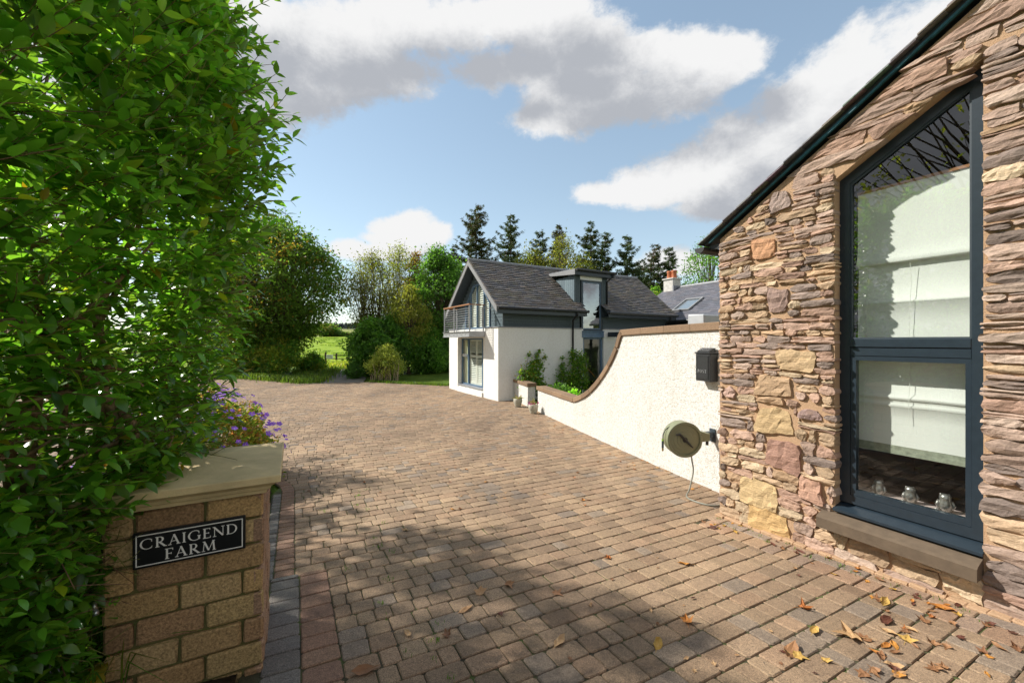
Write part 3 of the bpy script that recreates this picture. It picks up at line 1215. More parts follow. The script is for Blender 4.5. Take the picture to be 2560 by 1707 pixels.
def main_window():
    win = link('window', None, stone_b)
    y0, y1 = .085, .15           # frame front / back below the stone face
    fw = .075
    def ring(name, outer, inner, ya, yb, mat, par):
        mb = MB()
        n = len(outer)
        for i in range(n):
            j = (i + 1) % n
            f4 = [outer[i], outer[j], inner[j], inner[i]]
            mb.prism([SB.P(a, ya, z) for a, z in f4], [SB.P(a, yb, z) for a, z in f4])
        return mb.build(name, mat, par)
    zm0, zm1 = 1.70, 1.80
    o = [(WL, WB), (WR, WB), (WR, wtop(WR)), (WL, wtop(WL))]
    top_off = fw * 1.17
    inn = [(WL + fw, WB + fw), (WR - fw, WB + fw), (WR - fw, wtop(WR - fw) - top_off), (WL + fw, wtop(WL + fw) - top_off)]
    fr = ring('frame', o, inn, y0, y1, M['anthracite'], win)
    mb = MB(); mb.box(SB, WL + fw, WR - fw, y0 - .003, y1, 1.752, 1.822, .004)
    mb.build('rail', M['anthracite'], win)
    mb = MB(); mb.box(SB, WL + fw, WR - fw, y0 + .004, y1, 1.678, 1.746, .004)
    mb.build('sash_rail', M['anthracite'], win)
    # lower opening sash
    s0, s1 = WL + fw + .002, WR - fw - .002
    ring('sash', [(s0, WB + fw + .002), (s1, WB + fw + .002), (s1, 1.676), (s0, 1.676)], [(s0 + .038, WB + fw + .05), (s1 - .03, WB + fw + .05), (s1 - .03, 1.64), (s0 + .038, 1.64)], y0 + .006, y1 - .004, M['anthracite'], win)
    # glass
    g = .112
    for nm, poly in (('upper_pane', [(WL + fw - .01, 1.81), (WR - fw + .01, 1.81), (WR - fw + .01, wtop(WR - fw) - top_off + .012), (WL + fw - .01, wtop(WL + fw) - top_off + .012)]),
                     ('lower_pane', [(s0 + .03, WB + fw + .04), (s1 - .022, WB + fw + .04), (s1 - .022, 1.65), (s0 + .03, 1.65)])):
        mkobj(nm, [SB.P(a, g, z) for a, z in poly], [(0, 1, 2, 3)], M['window_glass'], win)
    # bead line round the upper pane
    ring('bead', inn[2:] + [(WL + fw, 1.822), (WR - fw, 1.822)], [(a + (.012 if a < 1.5 else -.012), z - .016) for a, z in inn[2:]] + [(WL + fw + .012, 1.834), (WR - fw - .012, 1.834)], y0 + .008, y0 + .02, M['anthracite_dull'], win)
    # sloping pressed metal cill and the stone sill
    mb = MB()
    pr = [(.145, WB + .004), (.145, WB - .03), (-.03, WB - .065), (-.03, WB - .045)]
    mb.prism([SB.P(WL - .005, y, z) for y, z in pr], [SB.P(WR + .003, y, z) for y, z in pr])
    mb.build('metal_cill', M['anthracite'], win)
    mb = MB()
    pr = [(.13, .335), (-.005, .325), (-.105, .295), (-.125, .28), (-.125, .195), (.13, .195)]
    mb.prism([SB.P(WL - .085, y, z) for y, z in pr], [SB.P(WR + .0, y, z) for y, z in pr])
    mb.build('stone_sill', M['sill_stone'], win)
    # room behind
    mb = MB()
    A_, B_ = WL - .3, WR + .9
    zl = lambda a: rline(a) - .12
    mb.box(SB, A_ - .04, A_, .285, 2.6, .2, zl(A_))
    mb.box(SB, B_, B_ + .04, .285, 2.6, .2, zl(B_))
    for q in ([(A_, .2), (B_, .2), (B_, zl(B_)), (A_, zl(A_))],):
        mb.prism([SB.P(a, 2.6, z) for a, z in q], [SB.P(a, 2.64, z) for a, z in q])
    q = [(A_, .16), (B_, .16), (B_, .2), (A_, .2)]
    mb.prism([SB.P(a, .285, z) for a, z in q], [SB.P(a, 2.6, z) for a, z in q])
    q = [(A_, zl(A_)), (B_, zl(B_)), (B_, zl(B_) + .03), (A_, zl(A_) + .03)]
    mb.prism([SB.P(a, .285, z) for a, z in q], [SB.P(a, 2.6, z) for a, z in q])
    mb.build('room_lining', M['interior_dark'], stone_b)
    mb = MB(); mb.box(SB, WL, WR, .152, .34, WB + .05, WB + .10, .006)
    mb.build('inner_sill', M['interior_sill'], win)
    # linings of the opening inside
    mb = MB()
    mb.box(SB, WL - .02, WL + .012, .152, .285, WB + .05, 3.16)
    mb.box(SB, WR - .012, WR + .02, .152, .285, WB + .05, 3.66)
    mb.build('reveal_lining', M['shutter_white'], win)


main_window()


def roman_blind(name, label, folds, y, a0, a1, border=None, cords=()):
    """folds: list of (z, yoffset) profile from top to bottom"""
    th = thing(name, SB.P((a0 + a1) / 2, y, folds[-1][0]), label, 'blind', 'roman blinds in the tall window')
    n = 14
    vs = []; fs = []
    sr = random.Random(len(folds))
    for k, (z, dy) in enumerate(folds):
        for i in range(n + 1):
            a = a0 + (a1 - a0) * i / n
            vs.append(SB.P(a, y + dy + .005 * mn.noise(Vector((a * 6, z * 5, 1))), z + .004 * mn.noise(Vector((a * 4, z * 3, 9)))))
    for k in range(len(folds) - 1):
        for i in range(n):
            fs.append((k * (n + 1) + i, k * (n + 1) + i + 1, (k + 1) * (n + 1) + i + 1, (k + 1) * (n + 1) + i))
    mkobj('fabric', vs, fs, M['blind'], th, True)
    if border:
        zb0, zb1 = border
        mb = MB(); mb.box(SB, a0 + .001, a1 - .001, y - .002, y + .004, zb0, zb1)
        mb.build('patterned_hem', M['blind_border'], th)
    for a, z0, z1 in cords:
        mb = MB()
        mb.tube([SB.P(a + .006 * math.sin(z * 9), y - .022 + .004 * math.sin(z * 17), z) for z in np.linspace(z0, z1, 14)], .0016, 5)
        mb.build('cord', M['blind'], th)
    return th


A0, A1 = WL + .055, WR - .03
YB = .275
roman_blind('roman_blind', 'cream roman blind hanging in the upper pane of the tall window',
            [(3.09, .0), (2.9, .004), (2.6, .0), (2.50, -.015), (2.465, -.03), (2.45, -.02), (2.455, .015), (2.44, .02), (2.3, .012), (2.14, .0), (2.128, -.012), (2.12, -.004), (1.95, .006), (1.86, .002), (1.78, 0)], YB, A0, A1, None, ((1.49, 2.44, 1.8), (1.21, 2.44, 1.8)))
mb = MB(); mb.box(SB, A0, A1, YB - .01, YB + .02, 3.09, 3.112)
o = mb.build('blind_rail', M['timber']); tag(o, 'thin wooden rail along the top of the upper blind', 'rail')
roman_blind('roman_blind', 'cream roman blind with a patterned hem in the lower pane above three small owls',
            [(1.672, .0), (1.655, -.012), (1.645, -.012), (1.638, .002), (1.5, .004), (1.37, .0), (1.345, -.016), (1.328, -.02), (1.318, -.004), (1.285, -.002), (1.27, -.012), (1.258, .0), (1.15, .003), (.94, .0)], YB - .012, A0, A1, (.868, .94), ((1.49, 1.66, 1.14), (1.2, 1.66, 1.2)))


def owl(a, lab, k, rot):
    """small cast silver owl: squat body, ear tufts, beak, wing, tail"""
    p = SB.P(a, .225, WB + .101)
    th = thing('owl_figurine', p, lab, 'figurine', 'silver owls on the window sill')
    F = Fr(p, Vector((math.cos(rot), math.sin(rot), 0)), Vector((-math.sin(rot), math.cos(rot), 0)))
    mb = MB()
    prof = [(.001, 0), (.026, .002), (.034, .02), (.039, .045), (.037, .07), (.031, .085), (.034, .098), (.033, .115), (.024, .127), (.001, .132)]
    mb.lathe(p, (0, 0, 1), [(r * k, h * k) for r, h in prof], 18)
    mb.build('body', M['silver'], th, True)
    for s in (-1, 1):
        mb = MB()
        mb.tube([F.P(s * .018 * k, -.01, .116 * k), F.P(s * .025 * k, -.014, .129 * k)], [.009 * k, .004 * k], 6); mb.build('ear_tuft', M['silver'], th, True)
        mb = MB()
        mb.lathe(F.P(s * .013 * k, -.031 * k, .106 * k), F.Y * -1, [(.011 * k, 0), (.010 * k, .004), (.001, .005)], 10); mb.build('eye', M['silver'], th, True)
        mb = MB()
        mb.tube([F.P(s * .034 * k, -.004, .082 * k), F.P(s * .044 * k, .004, .05 * k), F.P(s * .03 * k, .012, .012 * k)], [.008 * k, .014 * k, .004 * k], 7); mb.build('wing', M['silver'], th, True)
    mb = MB(); mb.tube([F.P(0, -.034 * k, .1 * k), F.P(0, -.042 * k, .09 * k)], [.005 * k, .001], 6); mb.build('beak', M['silver'], th, True)
    mb = MB(); mb.tube([F.P(.03 * k, .01, .012 * k), F.P(.062 * k, .012, .012 * k)], [.013 * k, .006 * k], 7); mb.build('tail', M['silver'], th, True)


owl(1.30, 'small silver owl figurine on the inner sill nearest the window left jamb', .92, 2.2)
owl(1.50, 'small silver owl figurine in the middle of the three on the sill', .96, 2.6)
owl(1.70, 'small silver owl figurine on the sill nearest the camera with its tail out', 1.02, 2.5)
# ------------------------------------------------------------------ lettering (drawn roman capitals)
def _ln(p, q, w0, w1=None):
    w1 = w1 or w0
    p = Vector((*p, 0)); q = Vector((*q, 0))
    d = (q - p).normalized(); n = Vector((-d.y, d.x, 0))
    return [p - n * w0 / 2, q - n * w1 / 2, q + n * w1 / 2, p + n * w0 / 2]


def _hz(x0, x1, y, t=.055):
    return [Vector((x0, y, 0)), Vector((x1, y, 0)), Vector((x1, y + t, 0)), Vector((x0, y + t, 0))]


def _arc(cx, cy, rx, ry, a0, a1, thin, thick, n=18):
    out = []
    an = [math.radians(a0 + (a1 - a0) * i / n) for i in range(n + 1)]
    def pt(a, s):
        w = thin + (thick - thin) * abs(math.cos(a)) ** 1.3
        return Vector((cx + (rx + s * w / 2) * math.cos(a), cy + (ry + s * (thin + (w - thin) * .35) / 2) * math.sin(a), 0))
    for a, b in zip(an[:-1], an[1:]):
        out.append([pt(a, 1), pt(b, 1), pt(b, -1), pt(a, -1)])
    return out


T, t_ = .125, .05
GL = {
    'I': (.30, lambda: [_ln((.15, 0), (.15, 1), T), _hz(.03, .27, 0), _hz(.03, .27, .945)]),
    'E': (.60, lambda: [_ln((.15, 0), (.15, 1), T), _hz(.03, .54, 0), _hz(.03, .52, .945), _hz(.15, .44, .49), _ln((.53, 0), (.55, .2), .05), _ln((.51, 1), (.51, .82), .05), _ln((.43, .42), (.43, .60), .04)]),
    'F': (.56, lambda: [_ln((.15, 0), (.15, 1), T), _hz(.03, .29, 0), _hz(.03, .52, .945), _hz(.15, .43, .47), _ln((.51, 1), (.51, .80), .05), _ln((.42, .40), (.42, .58), .04)]),
    'N': (.84, lambda: [_ln((.13, 0), (.13, .97), t_), _ln((.72, 0.02), (.72, 1), t_), _ln((.11, .96), (.71, .04), T), _hz(.02, .25, 0), _hz(.0, .17, .945), _hz(.60, .83, .945)]),
    'A': (.78, lambda: [_ln((.10, 0), (.385, 1.0), t_), _ln((.37, 1.0), (.68, 0), T), _hz(.20, .56, .33, .045), _hz(.0, .22, 0), _hz(.54, .80, 0)]),
    'M': (1.0, lambda: [_ln((.12, 0), (.20, 1), t_), _ln((.18, 1), (.49, .06), T), _ln((.49, .06), (.79, 1), t_), _ln((.79, 1), (.86, 0), T), _hz(.02, .24, 0), _hz(.74, .98, 0), _hz(.08, .22, .945), _hz(.77, .91, .945)]),
    'R': (.74, lambda: [_ln((.15, 0), (.15, 1), T), _hz(.03, .28, 0), _hz(.03, .30, .945), _hz(.15, .30, .46)] + _arc(.30, .73, .20, .245, -90, 90, t_, T) + [_ln((.30, .48), (.64, .02), T), _hz(.58, .76, 0)]),
    'P': (.64, lambda: [_ln((.15, 0), (.15, 1), T), _hz(.03, .28, 0), _hz(.03, .30, .945), _hz(.15, .30, .44)] + _arc(.30, .72, .22, .255, -90, 90, t_, T)),
    'D': (.86, lambda: [_ln((.15, 0), (.15, 1), T), _hz(.03, .34, 0), _hz(.03, .34, .945)] + _arc(.33, .5, .40, .475, -90, 90, t_, T)),
    'C': (.84, lambda: _arc(.47, .5, .40, .48, 48, 312, t_, T) + [_ln((.735, .86), (.745, .68), .045), _ln((.735, .14), (.76, .26), .045)]),
    'G': (.88, lambda: _arc(.47, .5, .40, .48, 48, 318, t_, T) + [_ln((.735, .86), (.745, .68), .045), _ln((.755, .09), (.755, .44), T), _hz(.64, .86, .42)]),
    'O': (.90, lambda: _arc(.45, .5, .36, .46, 0, 360, t_, T, 28)),
    'S': (.60, lambda: _arc(.30, .74, .19, .22, 40, 270, t_, T) + _arc(.30, .26, .21, .23, -140, 90, t_, T)),
    'T': (.70, lambda: [_ln((.35, 0), (.35, 1), T), _hz(.22, .48, 0), _hz(.04, .66, .945), _ln((.05, 1), (.05, .8), .04), _ln((.65, 1), (.65, .8), .04)]),
}


def lettering(text, org, ex, ey, ez, h, gap=.1, space=.5, center=False, width=1.0):
    """list of (char, MB); org Vector, ex along text, ey up, ez towards the reader"""
    adv = sum((GL[c][0] + gap) * width for c in text if c in GL) * h
    x = -adv / 2 if center else 0
    out = []
    for c in text:
        if c == ' ':
            x += space * h; continue
        w, fn = GL[c]
        mb = MB()
        for k, poly in enumerate(fn()):
            e = .0016 + .00004 * k
            f = [org + ex * (x + p.x * h * width) + ey * (p.y * h) + ez * e for p in poly]
            mb.prism(f, [p - ez * (e + .001) for p in f])
        out.append(mb)
        x += (w + gap) * width * h
    return out


# ------------------------------------------------------------------ white roughcast wall
PROF = [(-.75, 2.062), (-.02, 2.053), (1.0, 2.04), (2.36, 2.02), (2.44, 1.93), (2.57, 1.70), (2.70, 1.54), (2.84, 1.385), (3.0, 1.24), (3.16, 1.105), (3.38, .945), (3.62, .795), (3.9, .665), (4.2, .56), (4.43, .495), (5.2, .495), (6.0, .497), (6.93, .503)]


def wall_z(w):
    return float(np.interp(w, [p[0] for p in PROF], [p[1] for p in PROF]))


bw = thing('boundary_wall', WW.P(3, .1, -.2), 'white roughcast wall sweeping down in a curve with brown coping stones', 'wall', 'white garden walls')
CT = .105
TH = .24


def wall_body(w0, w1, par, top):
    mb = MB()
    ws = sorted({w0, w1} | {p[0] for p in PROF if w0 < p[0] < w1})
    pts = [(w, top(w) - CT) for w in ws]
    low = [(w, -.45) for w in ws]
    vs = [WW.P(w, 0, z) for w, z in low] + [WW.P(w, 0, z) for w, z in pts] + [WW.P(w, TH, z) for w, z in low] + [WW.P(w, TH, z) for w, z in pts]
    n = len(ws); fs = []
    for i in range(n - 1):
        fs += [(i, i + 1, n + i + 1, n + i), (2 * n + i, 3 * n + i, 3 * n + i + 1, 2 * n + i + 1), (n + i, n + i + 1, 3 * n + i + 1, 3 * n + i)]
    fs += [(0, n, 3 * n, 2 * n), (n - 1, 3 * n - 1 - 0, 4 * n - 1, 2 * n - 1)]
    fs[-1] = (n - 1, 2 * n - 1, 4 * n - 1, 3 * n - 1)
    mb.add(vs, fs)
    return mb.build('wall', M['roughcast'], par)


wall_body(-.75, 6.9, bw, wall_z)


def coping(par, cuts, top, cr):
    for a, b in zip(cuts[:-1], cuts[1:]):
        mb = MB()
        g = .003
        ws = [a + g] + [p[0] for p in PROF if a + g + .02 < p[0] < b - g - .02] + [b - g]
        sec = []
        for i, w in enumerate(ws):
            d = ws[min(i + 1, len(ws) - 1)], ws[max(i - 1, 0)]
            tz_ = top(d[0]) - top(d[1]); tx = d[0] - d[1]
            L = math.hypot(tx, tz_); nx, nz = -tz_ / L, tx / L       # normal of the run
            c = .008; o = .035
            t = CT + .003
            prof = [(-o, -t + c), (-o + c, -t), (TH + o - c, -t), (TH + o, -t + c), (TH + o, -c), (TH + o - c, 0), (-o + c, 0), (-o, -c)]
            sec.append([WW.P(w + nx * q, y, top(w) + nz * q) for y, q in prof])
        vs = [p for s in sec for p in s]; fs = []
        m = 8
        for i in range(len(sec) - 1):
            for k in range(m):
                k2 = (k + 1) % m
                fs.append((i * m + k, i * m + k2, (i + 1) * m + k2, (i + 1) * m + k))
        fs += [tuple(range(m))[::-1], tuple(range((len(sec) - 1) * m, len(sec) * m))]
        k = cr.uniform(.78, 1.22)
        mb.add(vs, fs, tuple(k * q for q in (.235, .155, .095)))
        mb.build('coping_stone', M['coping'], par)


cr = random.Random(3)
coping(bw, [-.75, -.02, .52, 1.1, 1.72, 2.37, 2.56, 2.85, 3.17, 3.63, 4.0, 4.43, 5.1, 5.72, 6.35, 6.95], wall_z, cr)
bw2 = thing('boundary_wall', WW.P(8.5, .1, -.2), 'short white roughcast wall stub with brown coping standing against the house', 'wall', 'white garden walls')
flat_z = lambda w: .497
wall_body(7.83, 9.33, bw2, flat_z)
coping(bw2, [7.78, 8.4, 9.0, 9.34], flat_z, cr)


# ------------------------------------------------------------------ post box
def post_box():
    # x along the wall, y outwards from the wall face
    F = Fr(WW.P(.163, 0, 0), -WW.X, -WW.Y)
    th = thing('post_box', F.P(0, .06, 1.28), 'black metal post box on the white wall above the hose reel', 'post box')
    mb = MB(); mb.box(F, -.13, .13, .004, .13, 1.28, 1.64, .006); mb.build('body', M['black_metal'], th)
    mb = MB(); mb.box(F, -.138, .138, .004, .14, 1.641, 1.66, .004); mb.build('top_rim', M['black_metal'], th)
    mb = MB()
    a = [(.02, 1.661), (.125, 1.661), (.125, 1.672), (.05, 1.715), (.02, 1.715)]
    mb.prism([F.P(-.105, y, z) for y, z in a], [F.P(.105, y, z) for y, z in a]); lid = mb.build('lid', M['black_metal'], th)
    mb = MB(); mb.box(F, -.112, .112, .128, .136, 1.305, 1.62, .004); door = mb.build('door', M['black_metal'], th)
    mb = MB()
    for x0, x1, z0, z1 in ((-.10, .10, 1.606, 1.611), (-.10, .10, 1.314, 1.319), (-.102, -.097, 1.314, 1.611), (.097, .102, 1.314, 1.611)):
        mb.box(F, x0, x1, .1365, .1395, z0, z1)
    mb.build('door_moulding', M['black_metal'], door)
    mb = MB(); mb.lathe(F.P(-.118, .13, 1.455), F.Y, [(.009, 0), (.009, .008), (.001, .009)], 12); mb.build('lock', M['steel'], th)
    for m in lettering('POST', F.P(0, .1362, 1.39), F.X, F.Z, F.Y, .042, .28, center=True): m.build('letter', M['galv'], door)
    d = (F.P(0, .05, 1.715) - F.P(0, .125, 1.672)).normalized()
    nn = F.X.cross(d).normalized()
    for m in lettering('POST', F.P(0, .108, 1.6825), F.X, d, nn, .045, .22, center=True): m.build('letter', M['galv'], lid)


post_box()


# ------------------------------------------------------------------ hose reel
def hose_reel():
    ctr = WW.P(.12, -.49, .567)
    ax = (Vector((0, 0, 0)) - Vector((ctr.x, ctr.y, 0))).normalized()
    ax = (ax * .45 + (-WW.X) * .75).normalized()                  # faces up the drive towards the camera
    side = Vector((0, 0, 1)).cross(ax).normalized()               # right, towards the wall
    if side.dot(WW.Y) < 0: side = -side
    th = thing('hose_reel', WW.P(.12, -.02, .57), 'olive green wall mounted hose reel with a round drum and black crank', 'hose reel')
    mb = MB()
    mb.lathe(ctr, ax, [(.001, -.15), (.13, -.15), (.19, -.13), (.215, -.08), (.218, .02), (.212, .075), (.222, .08), (.222, .098), (.205, .102), (.192, .098), (.188, .082)], 40)
    mb.build('drum', M['reel_green'], th, False)
    mb = MB()
    mb.lathe(ctr, ax, [(.189, .081), (.14, .084), (.138, .088), (.10, .089), (.098, .093), (.06, .094), (.058, .098), (.001, .099)], 40)
    mb.build('face_plate', M['reel_green'], th, False)
    Fz = Vector((0, 0, 1))
    mb = MB()
    # arched neck joining the drum to the bracket
    pts = []
    for s, r in ((.10, .13), (.17, .105), (.23, .07), (.30, .05), (.335, .048)):
        pts.append((s, r))
    vs = []; fs = []
    for s, r in pts:
        for (dz, dx) in ((r + .02, -.075), (r + .02, .06), (-r * .55, .06), (-r * .55, -.075)):
            vs.append(ctr + side * s + Fz * dz + ax * dx)
    for i in range(len(pts) - 1):
        for k in range(4):
            k2 = (k + 1) % 4
            fs.append((i * 4 + k, i * 4 + k2, i * 4 + 4 + k2, i * 4 + 4 + k))
    fs += [(0, 1, 2, 3), (16, 19, 18, 17)]
    mb.add(vs, fs); mb.build('neck', M['reel_green'], th)
    mb = MB()
    base = WW.P(.12, 0, .585)
    e = ctr + side * .33
    mb.tube([e + Fz * .07, e - Fz * .09], .018, 12); mb.build('pivot_pin', M['black_plastic'], th)
    FB = Fr(WW.P(.12, 0, 0), -WW.X, -WW.Y)
    mb = MB(); mb.box(FB, -.05, .05, .002, .02, .49, .66, .004); mb.box(FB, -.035, .035, .02, .17, .54, .625, .008)
    mb.build('bracket', M['anthracite_dull'], th)
    # crank
    cr0 = ctr + ax * .10
    d = (-side * .62 + Fz * .62).normalized()
    hub = cr0 + ax * .012
    mb = MB()
    tip = hub + d * .105
    mb.tube([hub - d * .135 - ax * .004, hub, tip], [.008, .018, .014], 10); mb.build('crank_arm', M['black_plastic'], th)
    mb = MB(); mb.tube([tip - ax * .005, tip + ax * .02, tip + ax * .024 - side * .055], [.013, .015, .011], 10); mb.build('crank_knob', M['black_plastic'], th)
    mb = MB(); mb.lathe(cr0 - ax * .002, ax, [(.032, 0), (.03, .008), (.001, .012)], 18); mb.build('hub', M['black_plastic'], th)
    mb = MB()
    for a in range(8):
        an = a * math.pi / 4 + .3
        mb.lathe(ctr + ax * .1 + (side * math.cos(an) + Fz * math.sin(an)) * .212, ax, [(.005, 0), (.004, .003), (.0005, .003)], 8)
    mb.build('screws', M['black_plastic'], th)
    # outlet hose and spray connector at the left
    l0 = ctr - side * .2 + Fz * .09
    mb = MB(); mb.tube([l0 + side * .05 + Fz * .06, l0 - side * .01 + Fz * .02, l0 - side * .042 - Fz * .05, l0 - side * .045 - Fz * .10], .006, 7); mb.build('hose_end', M['black_plastic'], th, True)
    q = l0 - side * .045 - Fz * .10
    mb = MB(); mb.tube([q, q - Fz * .022], .012, 10); mb.build('connector_collar', M['lime'], th)
    mb = MB(); mb.tube([q - Fz * .022, q - Fz * .11], [.013, .014], 10); mb.build('connector', M['anthracite_dull'], th)
    mb = MB(); mb.tube([q - Fz * .11, q - Fz * .15], .012, 10); mb.build('connector_tip', M['brass'], th)
    # supply hose: hangs from the drum, over the pavers, round the corner and back up
    st = ctr + side * .12 - Fz * .16
    g = lambda p, h=.012: Vector((p.x, p.y, tz(p.y) + h))
    P0 = [st, st - Fz * .12 + side * .012, st - Fz * .26 + side * .03]
    A = Vector((2.16, 5.02, 0)); B = Vector((2.30, 4.78, 0)); C2 = Vector((2.50, 4.80, 0)); D2 = Vector((2.78, 4.98, 0))
    ctrl = P0 + [g(Vector((2.22, 5.10, 0)), .10), g(A, .014), g(B, .012), g(C2, .012), g(D2, .012), g(Vector((2.95, 5.05, 0)), .04), Vector((2.86, 5.02, .14)), Vector((2.80, 5.05, .30))]
    pts = []
    for i in range(len(ctrl) - 1):
        p0 = ctrl[max(i - 1, 0)]; p1 = ctrl[i]; p2 = ctrl[i + 1]; p3 = ctrl[min(i + 2, len(ctrl) - 1)]
        for k in range(6):
            t = k / 6
            pts.append(.5 * ((2 * p1) + (p2 - p0) * t + (2 * p0 - 5 * p1 + 4 * p2 - p3) * t * t + (3 * p1 - p0 - 3 * p2 + p3) * t ** 3))
    pts.append(ctrl[-1])
    mb = MB(); mb.tube(pts, .0095, 8); mb.build('supply_hose', M['hose_grey'], th, True)


hose_reel()


# ------------------------------------------------------------------ gate pillar with its sign
PR = Vector((-1.345, 2.205, 0))
PL = Fr(PR, -U, V)                        # x to the left along the front, y backwards
PW = .64
pil = thing('gate_pillar', PL.P(PW / 2, PW / 2, 0), 'mossy brown block gate pillar with a sandstone cap and black name plate', 'pillar')
PB, PT = -.12, .985


def pillar():
    mb = MB(); mb.box(PL, .02, PW - .02, .02, PW - .02, PB, PT)
    mb.build('mortar_core', M['pillar_mortar'], pil)
    br = random.Random(14)
    ch = .1325
    pal = [(.42, .27, .115), (.46, .30, .135), (.39, .245, .11), (.33, .20, .10), (.41, .285, .125), (.48, .33, .155)]
    n = 8
    for r in range(n):
        z0 = PT - (r + 1) * ch + .007; z1 = PT - r * ch - .007
        cuts = [0, .255, .515, PW] if r % 2 == 0 else [0, .10, .36, PW - .02, PW]
        if r % 2 == 0: cuts = [0, .255, .53, PW]
        else: cuts = [0, .095, .36, PW]
        for f in range(4):
            Ff = [Fr(PL.P(0, 0, 0), PL.X, PL.Y), Fr(PL.P(0, 0, 0), PL.Y, PL.X), Fr(PL.P(PW, 0, 0), PL.Y, -PL.X), Fr(PL.P(0, PW, 0), PL.X, -PL.Y)][f]
            cc = cuts if (f in (0, 3)) else ([0, .255, .53, PW] if r % 2 else [0, .095, .36, PW])
            for a, b in zip(cc[:-1], cc[1:]):
                t = br.choice(pal) if f != 1 else (.34, .21, .13)
                k = br.uniform(.85, 1.15)
                x0 = a + (.006 if a > 0 else .001 * f); x1 = b - (.006 if b < PW else .001 * f)
                mb = MB(); mb.box(Ff, x0, x1, br.uniform(-.005, .003), .05, z0, z1, .009, tuple(q * k for q in t), .003, br)
                mb.build('block', M['brick'], pil)
    # cap: moulded underside, sloped weathered top
    mb = MB()
    ov = .085
    lev = [(-.005, .985), (.016, .987), (.02, 1.005), (.035, 1.012), (.042, 1.03), (.07, 1.05), (ov, 1.056), (ov, 1.088), (ov - .005, 1.093)]
    vs = []; fs = []
    for o, z in lev:
        vs += [PL.P(-o, -o, z), PL.P(PW + o, -o, z), PL.P(PW + o, PW + o, z), PL.P(-o, PW + o, z)]
    for i in range(len(lev) - 1):
        for k in range(4):
            fs.append((i * 4 + k, i * 4 + (k + 1) % 4, i * 4 + 4 + (k + 1) % 4, i * 4 + 4 + k))
    b = (len(lev) - 1) * 4
    vs.append(PL.P(PW / 2, PW / 2, 1.135)); ap = len(vs) - 1
    for k in range(4): fs.append((b + k, b + (k + 1) % 4, ap))
    mb.add(vs, fs); mb.build('cap', M['cap_stone'], pil)


pillar()


def name_sign():
    x0, x1, z0, z1 = .078, .53, .712, .885
    # reader's right is -PL.X
    th = thing('name_sign', PL.P((x0 + x1) / 2, -.01, z0), 'black slate name plate with white lettering fixed to the gate pillar', 'sign')
    mb = MB(); mb.box(PL, x0, x1, -.022, -.006, z0, z1, .003); mb.build('plate', M['sign_black'], th)
    mb = MB()
    b = .012; w = .0045
    for a, c, d, e in ((x0 + b, x1 - b, z1 - b - w, z1 - b), (x0 + b, x1 - b, z0 + b, z0 + b + w), (x0 + b, x0 + b + w, z0 + b + w, z1 - b - w), (x1 - b - w, x1 - b, z0 + b + w, z1 - b - w)):
        mb.box(PL, a, c, -.0234, -.0215, d, e)
    mb.build('border_line', M['sign_white'], th)
    ex = -PL.X; ey = Vector((0, 0, 1)); ez = -PL.Y
    for txt, z in (('CRAIGEND', .803), ('FARM', .738)):
        for m in lettering(txt, PL.P((x0 + x1) / 2, -.0222, z), ex, ey, ez, .05, .10, center=True, width=1.2 if txt == 'CRAIGEND' else 1.22): m.build('letter', M['sign_white'], th)


name_sign()


